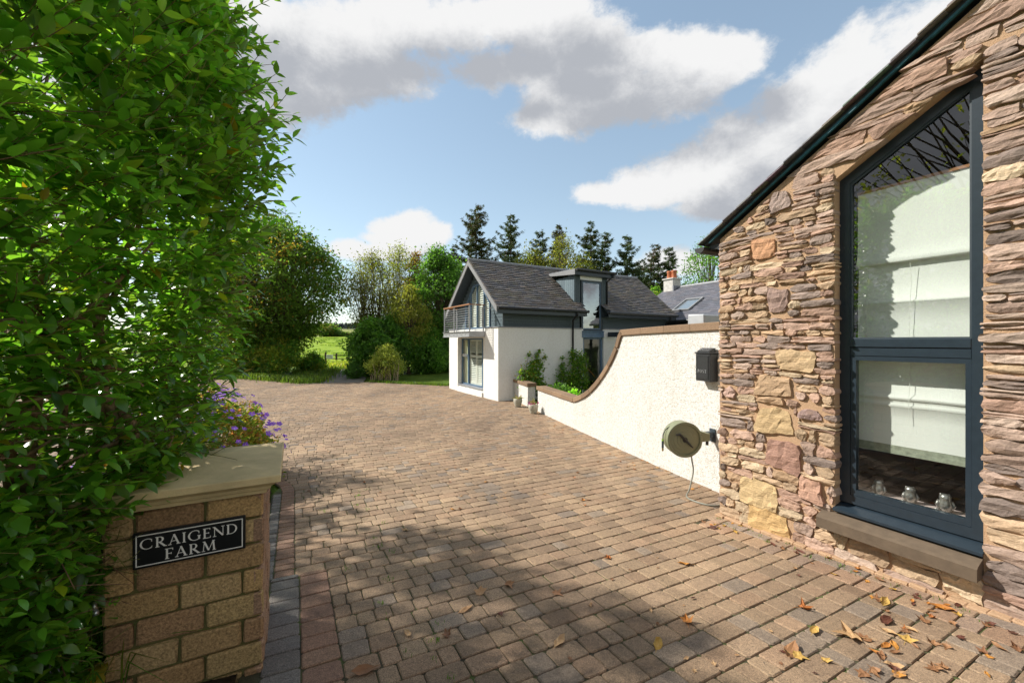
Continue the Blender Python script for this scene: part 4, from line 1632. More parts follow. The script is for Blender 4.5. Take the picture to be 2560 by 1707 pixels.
# ------------------------------------------------------------------ pots beside the wall
def pot(x, y, lab, kind):
    z = tz(y) + .002
    th = thing('plant_pot', (x, y, z), lab, 'plant pot', 'stone pots by the garden path')
    mb = MB()
    mb.lathe((x, y, z), (0, 0, 1), [(.001, 0), (.085, 0), (.09, .02), (.125, .11), (.14, .18), (.137, .23), (.128, .255), (.118, .258), (.114, .235), (.001, .225)], 26)
    mb.build('pot', M['pot_stone'], th, True)
    mb = MB(); mb.lathe((x, y, z), (0, 0, 1), [(.113, .238), (.001, .243)], 20); mb.build('compost', M['soil'], th)
    pr_ = random.Random(int(x * 1000))
    mb = MB(); fl = MB()
    if kind == 'succulent':
        for i in range(46):
            a = pr_.uniform(0, 6.28); l = pr_.uniform(.08, .2); e = pr_.uniform(.3, 1.35)
            b = Vector((x + .05 * math.cos(a), y + .05 * math.sin(a), z + .235))
            d = Vector((math.cos(a) * math.cos(e), math.sin(a) * math.cos(e), math.sin(e)))
            s = d.cross(Vector((0, 0, 1))).normalized() * .014
            mb.add([b - s, b + s, b + d * l * .6 + s * 1.3, b + d * l + Vector((0, 0, -.02)), b + d * l * .6 - s * 1.3], [(0, 1, 2, 3, 4)], pr_.choice(((.24, .22, .16), (.20, .22, .13), (.28, .2, .16))))
        mb.build('rosette_leaves', M['tree_leaf'], th)
    else:
        for i in range(130):
            a = pr_.uniform(0, 6.28); r = pr_.uniform(0, .14); h = pr_.uniform(.22, .40) - r * .8
            c = Vector((x + r * math.cos(a), y + r * math.sin(a), z + max(h, .2)))
            d = Vector((pr_.uniform(-1, 1), pr_.uniform(-1, 1), pr_.uniform(.1, 1))).normalized(); s = d.cross(Vector((pr_.random(), pr_.random(), .3))).normalized()
            l = .03
            mb.add([c, c + (d + s) * l * .5, c + d * l * 1.4, c + (d - s) * l * .5], [(0, 1, 2, 3)], pr_.choice(((.16, .2, .06), (.3, .16, .09), (.12, .16, .06), (.34, .26, .16))))
        mb.build('foliage', M['tree_leaf'], th)
        for i in range(16):
            a = pr_.uniform(2.6, 6.6); r = pr_.uniform(.06, .15)
            c = Vector((x + r * math.cos(a), y + r * math.sin(a), z + pr_.uniform(.22, .31)))
            for k in range(5):
                an = k * 1.257
                d = Vector((math.cos(an), -.4, math.sin(an))) * .02
                e = Vector((math.cos(an + .6), -.4, math.sin(an + .6))) * .02
                fl.add([c, c + d, c + (d + e) * .8, c + e], [(0, 1, 2, 3)], (.62, .02, .30))
        fl.build('flowers', M['petal'], th)


pot(.183, 12.72, 'pale stone pot with a spiky succulent in front of the wall stub', 'succulent')
pot(.60, 11.52, 'pale stone pot with magenta flowers at the end of the white wall', 'flowers')
# ------------------------------------------------------------------ white and slate house
HF = Fr((-.47, 13.9, 0), (.862, .507, 0), (-.507, .862, 0))     # x along the long side, y along the gable, z up
G = -.30
house = thing('house', HF.P(4, 2, G), 'white rendered house with slate roof, dormer and balcony across the drive', 'house')
hr = random.Random(8)
HL = 8.7           # long side
GW = 4.45          # gable width
RT, RZ = 2.05, 4.90
ET, EZ = -.26, 2.98
HS = (RZ - EZ) / (RT - ET)
roofz = lambda t: RZ - HS * abs(t - RT)


def hbox(name, mat, *b, par=None, c=0.0):
    mb = MB(); mb.box(HF, *b, c); return mb.build(name, mat, par or house)


def house_walls():
    mb = MB()
    # gable: two piers, plinth, head
    mb.box(HF, 0, .36, 0, 1.14, G, 2.28)
    mb.box(HF, 0, .36, 3.51, GW, G, 2.28)
    mb.box(HF, .03, .36, 1.14, 3.51, G, .02)
    mb.box(HF, 0.0, .36, 1.14, 3.51, 1.93, 2.28)
    # long side with the door opening
    mb.box(HF, .36, 3.74, 0, .3, G, 2.28)
    mb.box(HF, 4.80, HL, 0, .3, G, 2.28)
    mb.box(HF, HL - .3, HL, .3, GW, G, 2.28)
    mb.box(HF, .36, HL - .3, GW - .3, GW, G, 2.28)
    mb.build('wall', M['render_white'], house)
    hbox('plinth_step', M['render_white'], -.05, .03, 1.16, 3.5, G, -.06, c=.01)
    hbox('window_sill', M['lead'], -.02, .30, 1.15, 3.5, .022, .055, c=.006)
    mb = MB()
    mb.box(HF, -.03, .22, -.03, 1.0, 2.281, 2.31); mb.box(HF, -.03, .22, 3.5, GW, 2.281, 2.31)
    mb.box(HF, .22, 3.66, -.03, .09, 2.281, 2.32); mb.box(HF, 4.84, HL + .02, -.03, .09, 2.281, 2.32)
    mb.build('lead_flashing', M['lead'], house)
    # backing behind the boards
    mb = MB()
    ap = [(.1, 2.282), (GW - .1, 2.282), (GW - .1, roofz(GW - .1) - .1), (RT, RZ - .1), (.1, roofz(.1) - .1)]
    mb.box(HF, .36, 3.66, .125, .28, 2.282, 3.1)
    mb.box(HF, 4.84, HL - .02, .125, .28, 2.282, 3.1)
    mb.prism([HF.P(HL - .02, t, z) for t, z in ap], [HF.P(HL - .2, t, z) for t, z in ap])
    mb.build('backing', M['anthracite_dull'], house)


house_walls()
BC = [(.075, .105, .118), (.068, .095, .108), (.082, .112, .125), (.06, .085, .098)]


def boards():
    # long-side horizontal boards
    z = 2.322
    while z < 3.02:
        for a, b in ((.25, 3.655), (4.845, HL)):
            mb = MB(); mb.box(HF, a, b, .10 + hr.uniform(0, .003), .124, z + .004, z + .092, .004, hr.choice(BC)); mb.build('cladding_board', M['board'], house)
        z += .095
    # gable boards around the window
    z = 2.29
    while z < RZ - .3:
        zt = z + .12
        lo = RT - (RZ - .12 - zt) / HS; hi = RT + (RZ - .12 - zt) / HS
        lo = max(lo, .1); hi = min(hi, GW - .1)
        segs = [(lo, hi)]
        wl, wr = wspan(z + .06)
        if wl is not None:
            segs = [(lo, wl - .005), (wr + .005, hi)]
        for a, b in segs:
            if b - a > .03:
                mb = MB(); mb.box(HF, .25 + hr.uniform(0, .003), .28, a, b, z + .004, z + .118, .004, tuple(q * 1.25 for q in hr.choice(BC))); mb.build('cladding_board', M['board'], house)
        z += .122
    hbox('corner_trim', M['cladding_trim'], .235, .30, .088, .15, 2.315, 3.0, c=.004)


WPL, WPR = 1.05, 3.25           # gable window between these along the gable
WSH, WTP = 3.22, 4.02           # shoulder and top heights


def wspan(z):
    if z > WTP: return None, None
    if z < WSH: return WPL, WPR
    q = (z - WSH) / (WTP - WSH) * .78
    return WPL + q, WPR - q


boards()


def gable_window():
    win = link('gable_window', None, house)
    x = .262
    o = [(WPL, 2.29), (WPR, 2.29), (WPR, WSH), (wspan(WTP)[1], WTP), (wspan(WTP)[0], WTP), (WPL, WSH)]
    ce = (2.15, 3.1)
    i_ = [(a + (ce[0] - a) * .05, z + (ce[1] - z) * .07) for a, z in o]
    mb = MB()
    for k in range(6):
        q = (k + 1) % 6
        f4 = [o[k], o[q], i_[q], i_[k]]
        mb.prism([HF.P(x - .05, a, z) for a, z in f4], [HF.P(x + .05, a, z) for a, z in f4])
    mb.build('frame', M['blue_steel'], win)
    for t in (1.55, 2.15, 2.75):
        zt = WTP - .03 if 1.85 < t < 2.45 else WSH + (WTP - WSH) * (min(t - WPL, WPR - t) / .78) - .03
        zt = min(zt, WTP - .03)
        mb = MB(); mb.box(HF, x - .045, x + .045, t - .022, t + .022, 2.33, zt); mb.build('mullion', M['blue_steel'], win)
    mkobj('pane', [HF.P(x - .01, a, z) for a, z in i_], [tuple(range(6))], M['house_glass'], win)
    # louvred shutters behind the glass
    k = 0
    z = 2.36
    sh = MB()
    while z < WTP - .08:
        a, b = wspan(z + .05)
        a += .08; b -= .08
        for s0, s1 in ((a, min(1.5, b)), (1.6, 2.1), (2.2, 2.7), (max(2.8, a), b)):
            s0 = max(s0, a); s1 = min(s1, b)
            if s1 - s0 > .1:
                m = MB()
                vs = [HF.P(x + .03, s0, z), HF.P(x + .03, s1, z), HF.P(x + .07, s1, z + .062), HF.P(x + .07, s0, z + .062)]
                m.add(vs + [v + Vector((0, 0, .008)) for v in vs], [(0, 1, 2, 3), (7, 6, 5, 4), (0, 4, 5, 1), (2, 6, 7, 3)])
                m.build('shutter_slat', M['shutter_white'], win)
        z += .085
    for t in (1.52, 1.58, 2.12, 2.18, 2.72, 2.78):
        zz = min(WTP, WSH + (WTP - WSH) * (min(t - WPL, WPR - t) / .78)) - .05
        mb = MB(); mb.box(HF, x + .025, x + .08, t - .022, t + .022, 2.31, zz); mb.build('shutter_stile', M['shutter_white'], win)
    for s0, s1 in ((1.1, 1.42), (2.28, 2.66), (2.85, 3.2)):
        vs = []; fs = []
        n = 22
        for i in range(n + 1):
            t = s0 + (s1 - s0) * i / n
            zz = min(WTP, WSH + (WTP - WSH) * (min(t - WPL, WPR - t) / .78)) - .06
            d = .10 + .02 * math.sin(i * 2.1)
            vs += [HF.P(x + d, t, 2.3), HF.P(x + d, t, zz)]
        for i in range(n): fs.append((2 * i, 2 * i + 2, 2 * i + 3, 2 * i + 1))
        mkobj('curtain', vs, fs, M['curtain'], win, True)
    hbox('upper_room', M['interior_mid'], x + 1.6, x + 1.65, .5, GW - .8, 2.282, 3.5)


gable_window()


def lower_window():
    win = link('lower_window', None, house)
    x = .17
    a0, a1, z0, z1 = 1.145, 3.505, .056, 1.928
    mb = MB()
    for b in ((a0, a1, z0, z0 + .06), (a0, a1, z1 - .06, z1), (a0, a0 + .06, z0 + .06, z1 - .06), (a1 - .06, a1, z0 + .06, z1 - .06)):
        mb.box(HF, x, x + .07, *b)
    mb.build('frame', M['blue_steel'], win)
    for t in (1.55, 2.85):
        mb = MB(); mb.box(HF, x - .004, x + .074, t - .035, t + .035, z0 + .06, z1 - .06); mb.build('mullion', M['blue_steel'], win)
    for b0, b1 in ((a0 + .06, 1.515), (2.885, a1 - .06)):
        mb = MB(); mb.box(HF, x + .006, x + .06, b0, b1, 1.2, 1.27); mb.build('transom', M['blue_steel'], win)
    mb = MB(); mb.box(HF, x - .008, x + .0, 2.93, 3.40, 1.18, 1.29); mb.build('letter_plate', M['steel'], win)
    mkobj('pane', [HF.P(x + .03, a, z) for a, z in ((a0, z0), (a1, z0), (a1, z1), (a0, z1))], [(0, 1, 2, 3)], M['house_glass'], win)
    for s0, s1 in ((1.62, 2.16), (2.24, 2.78)):
        for t in (s0, s1):
            mb = MB(); mb.box(HF, x + .07, x + .12, t - .035, t + .035, z0, z1 - .05); mb.build('shutter_stile', M['shutter_white'], win)
        for zz in (z0 + .02, 1.16, z1 - .14):
            mb = MB(); mb.box(HF, x + .072, x + .118, s0 + .036, s1 - .036, zz, zz + .11); mb.build('shutter_rail', M['shutter_white'], win)
        z = z0 + .14
        while z < z1 - .18:
            if not 1.12 < z < 1.28:
                vs = [HF.P(x + .075, s0 + .036, z), HF.P(x + .075, s1 - .036, z), HF.P(x + .115, s1 - .036, z + .045), HF.P(x + .115, s0 + .036, z + .045)]
                m = MB(); m.add(vs + [v + Vector((0, 0, .008)) for v in vs], [(0, 1, 2, 3), (7, 6, 5, 4), (0, 4, 5, 1), (2, 6, 7, 3)])
                m.build('shutter_slat', M['shutter_white'], win)
            z += .072
    for s0, s1 in ((1.18, 1.5), (2.9, 3.42)):
        vs = []; fs = []
        for i in range(21):
            t = s0 + (s1 - s0) * i / 20
            d = .12 + .02 * math.sin(i * 1.9)
            vs += [HF.P(x + d, t, z0), HF.P(x + d, t, z1 - .05)]
        for i in range(20): fs.append((2 * i, 2 * i + 2, 2 * i + 3, 2 * i + 1))
        mkobj('curtain', vs, fs, M['curtain'], win, True)
    hbox('lower_room', M['interior_dark'], 1.9, 1.95, .32, GW - .32, G, 1.9)
    mb = MB(); mb.box(HF, .37, 3.7, .32, .34, G, 1.92); mb.box(HF, .37, 3.7, .34, GW - .32, G, G + .05); mb.build('room_floor', M['interior_mid'], house)


lower_window()


def balcony():
    th = link('balcony', None, house)
    p = .62; t0, t1 = 1.0, 3.48
    mb = MB(); mb.box(HF, -p, -.002, t0, t1, 2.06, 2.14); mb.build('deck', M['galv'], th)
    mb = MB()
    mb.box(HF, -p - .012, -p, t0 - .01, t1 + .01, 1.965, 2.16); mb.box(HF, -p - .05, -p - .012, t0 - .01, t1 + .01, 1.965, 1.98); mb.box(HF, -p - .05, -p - .012, t0 - .01, t1 + .01, 2.145, 2.16)
    mb.box(HF, -p, -.002, t0 - .012, t0, 1.965, 2.16); mb.box(HF, -p, -.002, t1, t1 + .012, 1.965, 2.16)
    mb.box(HF, -p, -.002, t0 + .01, t1 - .01, 1.966, 1.978)
    mb.build('edge_channel', M['galv'], th)
    mb = MB()
    for k in range(6):
        mb.lathe(HF.P(-p - .012, t0 + .3 + k * .38, 2.06), -HF.X, [(.02, 0), (.018, .012), (.001, .013)], 8)
    mb.build('bolts', M['steel'], th)
    posts = [(-p + .02, t0 + .02), (-p + .02, (t0 + t1) / 2 + .2), (-p + .02, t1 - .02), (-.06, t0 + .02), (-.06, t1 - .02)]
    for s, t in posts:
        mb = MB(); mb.box(HF, s - .018, s + .018, t - .018, t + .018, 2.14, 3.10, .003); mb.build('post', M['galv'], th)
    mb = MB(); mb.box(HF, -p - .015, -p + .055, t0 - .03, t1 + .03, 3.10, 3.145, .008); mb.build('handrail', M['timber'], th)
    mb = MB(); mb.box(HF, -p + .056, -.0, t0 - .015, t0 + .055, 3.10, 3.14, .008); mb.build('side_handrail', M['timber'], th)
    mb = MB(); mb.box(HF, -p + .056, -.0, t1 - .055, t1 + .015, 3.10, 3.14, .008); mb.build('side_handrail', M['timber'], th)
    for k in range(10):
        z = 2.22 + k * .086
        mb = MB()
        mb.tube([HF.P(-p + .02, t0 + .02, z), HF.P(-p + .02, t1 - .02, z)], .006, 6)
        mb.tube([HF.P(-p + .02, t0 + .02, z), HF.P(-.05, t0 + .02, z)], .006, 6)
        mb.tube([HF.P(-p + .02, t1 - .02, z), HF.P(-.05, t1 - .02, z)], .006, 6)
        mb.build('wire', M['steel'], th)
    mb = MB()
    mb.tube([HF.P(.2, t0 - .15, 3.0), HF.P(-.12, t0 - .02, 3.0), HF.P(-.12, t0 - .02, 2.35), HF.P(-.02, t0 - .12, 2.28)], .02, 8); mb.build('waste_pipe', M['galv'], th)


balcony()


def house_roof():
    mb = MB()
    th = .09
    def slab(s0, s1, ta, tb, lift=0.0):
        pts = [(ta, roofz(ta) - th), (tb, roofz(tb) - th), (tb, roofz(tb)), (ta, roofz(ta))]
        mb.prism([HF.P(s0, t, z) for t, z in pts], [HF.P(s1, t, z) for t, z in pts])
    slab(-.17, 3.70, ET, RT); slab(4.80, 8.87, ET, RT); slab(3.70, 4.80, 1.6, RT)
    slab(-.17, 8.87, RT, GW + .2)
    roof = mb.build('roof', M['anthracite_dull'], house)
    # slates
    ln = math.hypot(RT - ET, RZ - EZ)
    nrow = 23
    ex = ln / nrow
    items = []
    dx = (RT - ET) / ln; dzz = (RZ - EZ) / ln
    nt = Vector((-dzz, dx))         # (t,z) outward normal
    for side in (0, 1):
        for r in range(nrow + 1):
            w0 = -.21
            s = w0 - (0 if r % 2 else .13)
            while s < 8.9:
                wd = hr.uniform(.2, .29)
                s0 = max(s, w0 - hr.uniform(0, .01)); s1 = min(s + wd, 8.91)
                s += wd
                if s1 - s0 < .03: continue
                d0 = r * ex - .05 + hr.uniform(-.008, .008); d1 = min(d0 + ex * 1.9, ln + .02)
                if d0 > ln - .01: continue
                if side == 0:
                    t0 = ET + d0 * dx
                    if 3.37 < (s0 + s1) / 2 < 5.1 and .08 < t0 < 1.62: continue
                    if 3.70 < (s0 + s1) / 2 < 4.78 and t0 <= .1: continue
                items.append((side, s0 + .002, s1 - .002, d0, d1))
    def slate(mb, it):
        side, s0, s1, d0, d1 = it
        lift0 = .045 + hr.uniform(0, .012); lift1 = .006
        def pt(s, d, l):
            t = ET + d * dx + nt.x * l; z = EZ + d * dzz + nt.y * l
            if side: t = 2 * RT - t
            return HF.P(s, t, z)
        b = hr.uniform(.75, 1.2)
        base = hr.choice(((.15, .128, .118), (.135, .125, .125), (.17, .14, .122), (.115, .11, .115), (.155, .14, .115)))
        tint = tuple(q * b for q in base)
        f = [pt(s0, d0, lift0 - .012), pt(s1, d0, lift0 - .012), pt(s1, d1, lift1 - .004), pt(s0, d1, lift1 - .004)]
        g = [pt(s0, d0, lift0), pt(s1, d0, lift0), pt(s1, d1, lift1 + .004), pt(s0, d1, lift1 + .004)]
        mb.prism(f, g, tint)
    vis = [i for i in items if i[0] == 0]
    vis.sort(key=lambda i: i[1] * .9 - i[3] * .1)
    for it in vis[:300]:
        mb = MB(); slate(mb, it); mb.build('slate', M['slate'], roof)
    mb = MB()
    for it in vis[300:] + [i for i in items if i[0] == 1]: slate(mb, it)
    tag(mb.build('remaining_slates', M['slate'], roof), kind='stuff')
    # ridge, verge boards, eaves fascia, soffit
    mb = MB(); mb.tube([HF.P(-.2, RT, RZ + .015), HF.P(8.9, RT, RZ + .015)], .07, 10); mb.build('ridge_flashing', M['lead'], roof)
    for x0, x1 in ((-.205, -.172), (8.872, 8.9)):
        for sd in (-1, 1):
            mb = MB()
            te = ET if sd < 0 else 2 * RT - ET
            te2 = te - .0
            pts = [(te2, roofz(te2) - .20), (RT, RZ - .20), (RT, RZ - .004), (te2, roofz(te2) - .004)]
            mb.prism([HF.P(x0, t, z) for t, z in pts], [HF.P(x1, t, z) for t, z in pts]); mb.build('verge_board', M['verge_grey'], roof)
    for s0, s1 in ((-.17, 3.70), (4.80, 8.87)):
        mb = MB(); mb.box(HF, s0, s1, ET - .02, ET, EZ - .23, EZ - .03); mb.build('fascia', M['anthracite'], roof)
        mb = MB(); mb.box(HF, max(s0, .0), s1, ET + .001, .12, EZ - .225, EZ - .20); mb.build('soffit', M['anthracite'], roof)
        mb = MB(); mb.tube([HF.P(s0 - .02, ET - .075, EZ - .055), HF.P(s1 + .04, ET - .075, EZ - .055)], .055, 10); mb.build('gutter', M['black_plastic'], roof)
    def pipe(s, zb):
        mb = MB()
        mb.tube([HF.P(s, ET - .075, EZ - .09), HF.P(s, ET - .075, EZ - .18), HF.P(s, -.05, EZ - .38), HF.P(s, -.05, zb)], .034, 9); mb.build('downpipe', M['black_plastic'], house, True)
    pipe(3.2, G); pipe(8.45, G)


house_roof()


def dormer():
    th = link('dormer', None, house)
    s0, s1 = 3.38, 5.10
    tf, tb = .10, 1.62
    zt = 4.33
    for sx, d in ((s0, 1), (s1, -1)):
        n = 13
        for k in range(n):
            ta = tf + (tb - tf) * k / n; te = tf + (tb - tf) * (k + 1) / n
            za, ze = roofz(ta) - .02, roofz(te) - .02
            if ze > zt - .03: continue
            xa, xb = (sx, sx + .03 * d)
            g = .004
            pts = [(ta + g, za), (te - g, ze), (te - g, zt), (ta + g, zt)]
            mb = MB(); mb.prism([HF.P(xa, t, z) for t, z in pts], [HF.P(xb, t, z) for t, z in pts], tuple(q * 1.9 for q in hr.choice(BC))); mb.build('cheek_board', M['board'], th)  # sunlit look of the cheeks put into a lighter board tint
    mb = MB()
    te_ = RT - (RZ - zt) / HS
    pts = [(tf + .01, roofz(tf) - .1), (te_, zt - .1), (te_, zt), (tf + .01, zt)]
    mb.prism([HF.P(s0 + .035, t, z) for t, z in pts], [HF.P(s0 + .06, t, z) for t, z in pts]); mb.prism([HF.P(s1 - .06, t, z) for t, z in pts], [HF.P(s1 - .035, t, z) for t, z in pts])
    mb.build('cheek_core', M['anthracite_dull'], th)
    for a, b in ((s0 + .031, 3.68), (4.80, s1 - .031)):
        n = 3
        for k in range(n):
            mb = MB(); mb.box(HF, a + (b - a) * k / n + .003, a + (b - a) * (k + 1) / n - .003, tf, tf + .03, 3.02, zt - .001, .004, hr.choice(BC)); mb.build('front_board', M['board'], th)
    mb = MB(); mb.box(HF, 3.68, 4.80, tf, tf + .03, 4.20, zt - .001); mb.build('head_board', M['board'], th)
    mb = MB()
    pts = [(-.12, 4.36), (tb + .15, 4.52), (tb + .15, 4.60), (-.12, 4.56)]
    mb.prism([HF.P(s0 - .13, t, z) for t, z in pts], [HF.P(s1 + .16, t, z) for t, z in pts]); rf = mb.build('dormer_roof', M['lead'], th)
    mb = MB()
    pts = [(-.13, 4.335), (tb + .1, 4.49), (tb + .1, 4.565), (-.13, 4.545)]
    for x in (s0 - .155, s1 + .162):
        mb.prism([HF.P(x, t, z) for t, z in pts], [HF.P(x + .022, t, z) for t, z in pts])
    mb.build('verge_board', M['verge_grey'], th)
    mb = MB(); mb.box(HF, s0 - .13, s1 + .16, -.142, -.122, 4.34, 4.53); mb.build('fascia', M['anthracite'], th)
    mb = MB(); mb.box(HF, s0 - .12, s1 + .15, -.12, tf + .2, 4.331, 4.358); mb.build('soffit', M['anthracite'], th)
    mb = MB(); mb.tube([HF.P(s0 - .13, -.2, 4.52), HF.P(s1 + .2, -.2, 4.52)], .055, 10); mb.build('gutter', M['black_plastic'], th)
    mb = MB(); mb.tube([HF.P(s1 + .05, -.2, 4.47), HF.P(s1 + .05, -.2, 4.40), HF.P(s1 - .06, .06, 4.2), HF.P(s1 - .06, .06, 3.08)], .032, 9); mb.build('downpipe', M['black_plastic'], th, True)
    # tall window from the band to the dormer head
    win = link('stair_window', None, house)
    a0, a1, z0, z1 = 3.70, 4.785, 2.22, 4.195
    mb = MB()
    for b in ((a0, a1, z0, z0 + .06), (a0, a1, z1 - .06, z1), (a0, a0 + .075, z0 + .06, z1 - .06), (a1 - .075, a1, z0 + .06, z1 - .06)):
        mb.box(HF, b[0], b[1], .06, .16, b[2], b[3])
    mb.build('frame', M['anthracite_dull'], win)
    mb = MB()
    for b in ((a0 + .076, a1 - .076, z0 + .061, z0 + .10), (a0 + .076, a1 - .076, z1 - .10, z1 - .061), (a0 + .076, a0 + .11, z0 + .10, z1 - .10), (a1 - .11, a1 - .076, z0 + .10, z1 - .10)):
        mb.box(HF, b[0], b[1], .075, .12, b[2], b[3])
    mb.build('sash', M['blue_steel'], win)
    mkobj('pane', [HF.P(a, .10, z) for a, z in ((a0 + .1, z0 + .09), (a1 - .1, z0 + .09), (a1 - .1, z1 - .09), (a0 + .1, z1 - .09))], [(0, 1, 2, 3)], M['stair_glass'], win)
    hbox('stair_wall', M['interior_mid'], 3.3, 5.2, 1.9, 1.95, G, 4.1)
    mb = MB(); mb.box(HF, 3.68, 4.80, -.02, .12, 1.96, 2.215); mb.box(HF, 3.68, 4.80, -.06, -.02, 1.96, 1.98); mb.box(HF, 3.68, 4.80, -.06, -.02, 2.195, 2.215); mb.build('steel_lintel', M['blue_steel'], house)
    # glazed door
    dr = link('door', None, house)
    z0, z1 = G + .06, 1.955
    mb = MB()
    for b in ((3.745, 4.795, z1 - .07, z1), (3.745, 3.84, z0, z1 - .07), (4.70, 4.795, z0, z1 - .07), (3.84, 4.70, z0, z0 + .14)):
        mb.box(HF, b[0], b[1], .06, .14, b[2], b[3])
    mb.build('frame', M['blue_steel'], dr)
    mkobj('pane', [HF.P(a, .10, z) for a, z in ((3.84, z0 + .14), (4.70, z0 + .14), (4.70, z1 - .07), (3.84, z1 - .07))], [(0, 1, 2, 3)], M['house_glass'], dr)
    mb = MB(); mb.tube([HF.P(3.92, .05, .75), HF.P(3.92, .02, .75), HF.P(3.92, .02, .95), HF.P(3.92, .05, .95)], .012, 8); mb.build('handle', M['steel'], dr)
    mb = MB(); mb.tube([HF.P(3.75, .5, 1.25), HF.P(4.8, .5, .35)], .03, 8); mb.build('stair_rail', M['timber'], house)
    # dark canopy beam right of the door
    mb = MB(); mb.box(HF, 5.0, 8.4, -.9, -.78, 1.95, 2.2); mb.box(HF, 5.0, 5.1, -.78, -.03, 1.98, 2.17); mb.box(HF, 8.3, 8.4, -.78, -.03, 1.98, 2.17)
    mb.build('porch_beam', M['anthracite'], house)
    mb = MB(); mb.box(HF, 5.02, 5.10, -.88, -.80, G, 1.95); mb.box(HF, 8.3, 8.38, -.88, -.80, G, 1.95); mb.build('porch_post', M['anthracite'], house)


dormer()

# ------------------------------------------------------------------ slate-roofed house behind
BF = Fr((9.57, 22.6, 0), -V, -U)          # x along the ridge towards us, y down the visible slope
cot = thing('cottage', BF.P(2, 2, -.3), 'lower slate roofed cottage with chimney and roof window behind the white wall', 'house')
BR, BE, BWD = 4.82, 2.80, 3.44
br_ = random.Random(4)


def cottage():
    sl = (BR - BE) / BWD
    bz = lambda y: BR - sl * abs(y)
    mb = MB(); mb.box(BF, -1.1, 8, -BWD + .3, BWD - .3, -.4, BE - .1)
    ap = [(-BWD + .3, BE - .099), (BWD - .3, BE - .099), (0, BR - .2)]
    mb.prism([BF.P(-1.1, y, z) for y, z in ap], [BF.P(-.9, y, z) for y, z in ap]); mb.build('wall', M['render_white'], cot)
    mb = MB()
    for sd in (-1, 1):
        pts = [(0, BR - .08), (sd * BWD, BE - .08), (sd * BWD, BE), (0, BR)]
        mb.prism([BF.P(-1.25, y, z) for y, z in pts], [BF.P(8.2, y, z) for y, z in pts])
    roof = mb.build('roof', M['anthracite_dull'], cot)
    ln = math.hypot(BWD, BR - BE); nrow = 21; ex = ln / nrow
    dy, dz = BWD / ln, (BR - BE) / ln
    bulk = MB(); cnt = 0
    for r in range(nrow):
        x = -1.3 - (0 if r % 2 else .15)
        while x < 8.2:
            x0 = max(x, -1.3); x1 = x + .29; x += .295
            if x1 - x0 < .05: continue
            d0 = ln - r * ex + .04; d1 = max(d0 - ex * 1.8, .01)
            ym = d0 * dy
            if 1.42 < (x0 + x1) / 2 < 2.5 and 1.58 < (d0 - .15) * dy < 2.72: continue
            def pt(xx, d, l): return BF.P(xx, d * dy + dz * l, BR - d * dz + dy * l)
            b = br_.uniform(.82, 1.2)
            t = tuple(b * q for q in br_.choice(((.105, .105, .125), (.12, .115, .13), (.095, .10, .12))))
            one = 300 > cnt and x1 < 2.75
            mb = MB() if one else bulk
            l0, l1 = .024, .005
            mb.prism([pt(x0, d0, l0 - .01), pt(x1, d0, l0 - .01), pt(x1, d1, l1 - .003), pt(x0, d1, l1 - .003)], [pt(x0, d0, l0), pt(x1, d0, l0), pt(x1, d1, l1 + .003), pt(x0, d1, l1 + .003)], t)
            if one:
                mb.build('slate', M['slate_blue'], roof); cnt += 1
    tag(bulk.build('remaining_slates', M['slate_blue'], roof), kind='stuff')
    mb = MB(); mb.tube([BF.P(-1.3, 0, BR + .02), BF.P(8.2, 0, BR + .02)], .085, 10); mb.build('ridge_flashing', M['lead'], roof)
    mb = MB(); mb.tube([BF.P(-1.3, BWD + .07, BE - .05), BF.P(8.2, BWD + .07, BE - .05)], .06, 10); mb.build('gutter', M['black_plastic'], roof)
    mb = MB(); mb.box(BF, -1.2, 8, BWD - .02, BWD + .005, BE - .25, BE - .06); mb.build('fascia', M['black_plastic'], roof)
    # roof window
    sk = link('roof_window', None, cot)
    def pt(xx, y, l): return BF.P(xx, y + dz * l, BR - sl * y + dy * l)
    def bar(x0, x1, y0, y1, l0, l1):
        c = [(x0, y0), (x1, y0), (x1, y1), (x0, y1)]
        mb.prism([pt(a, b, l0) for a, b in c], [pt(a, b, l1) for a, b in c])
    mb = MB()
    X0, X1, Y0, Y1 = 1.42, 2.42, 1.6, 2.7
    bar(X0, X1, Y0, Y0 + .1, 0, .10); bar(X0, X1, Y1 - .08, Y1, 0, .10); bar(X0, X0 + .08, Y0 + .1, Y1 - .08, 0, .10); bar(X1 - .08, X1, Y0 + .1, Y1 - .08, 0, .10)
    mb.build('frame', M['verge_grey'], sk)
    mkobj('pane', [pt(a, b, .07) for a, b in ((X0 + .08, Y0 + .1), (X1 - .08, Y0 + .1), (X1 - .08, Y1 - .08), (X0 + .08, Y1 - .08))], [(0, 1, 2, 3)], M['house_glass'], sk)
    mb = MB(); bar(X0 + .05, X1 - .05, Y0 + .05, Y1 - .05, -.03, .012); mb.build('blind', M['blue_steel'], sk)
    # chimney with two pots
    ch = link('chimney', None, cot)
    mb = MB(); mb.box(BF, -1.16, -.5, -.28, .36, 3.9, 5.30, .01); mb.build('stack', M['chimney_render'], ch)
    mb = MB(); mb.box(BF, -1.22, -.44, -.34, .42, 5.30, 5.38, .015); mb.build('cope', M['chimney_render'], ch)
    mb = MB(); mb.box(BF, -.498, -.42, -.3, .40, 4.45, 4.93); mb.build('flashing', M['lead'], ch)
    for x in (-1.0, -.68):
        mb = MB(); mb.lathe(BF.P(x, .04, 5.38), (0, 0, 1), [(.15, 0), (.145, .05), (.135, .34), (.15, .36), (.155, .42), (.14, .45), (.11, .45), (.1, .2)], 20); mb.build('chimney_pot', M['terracotta'], ch, True)


cottage()
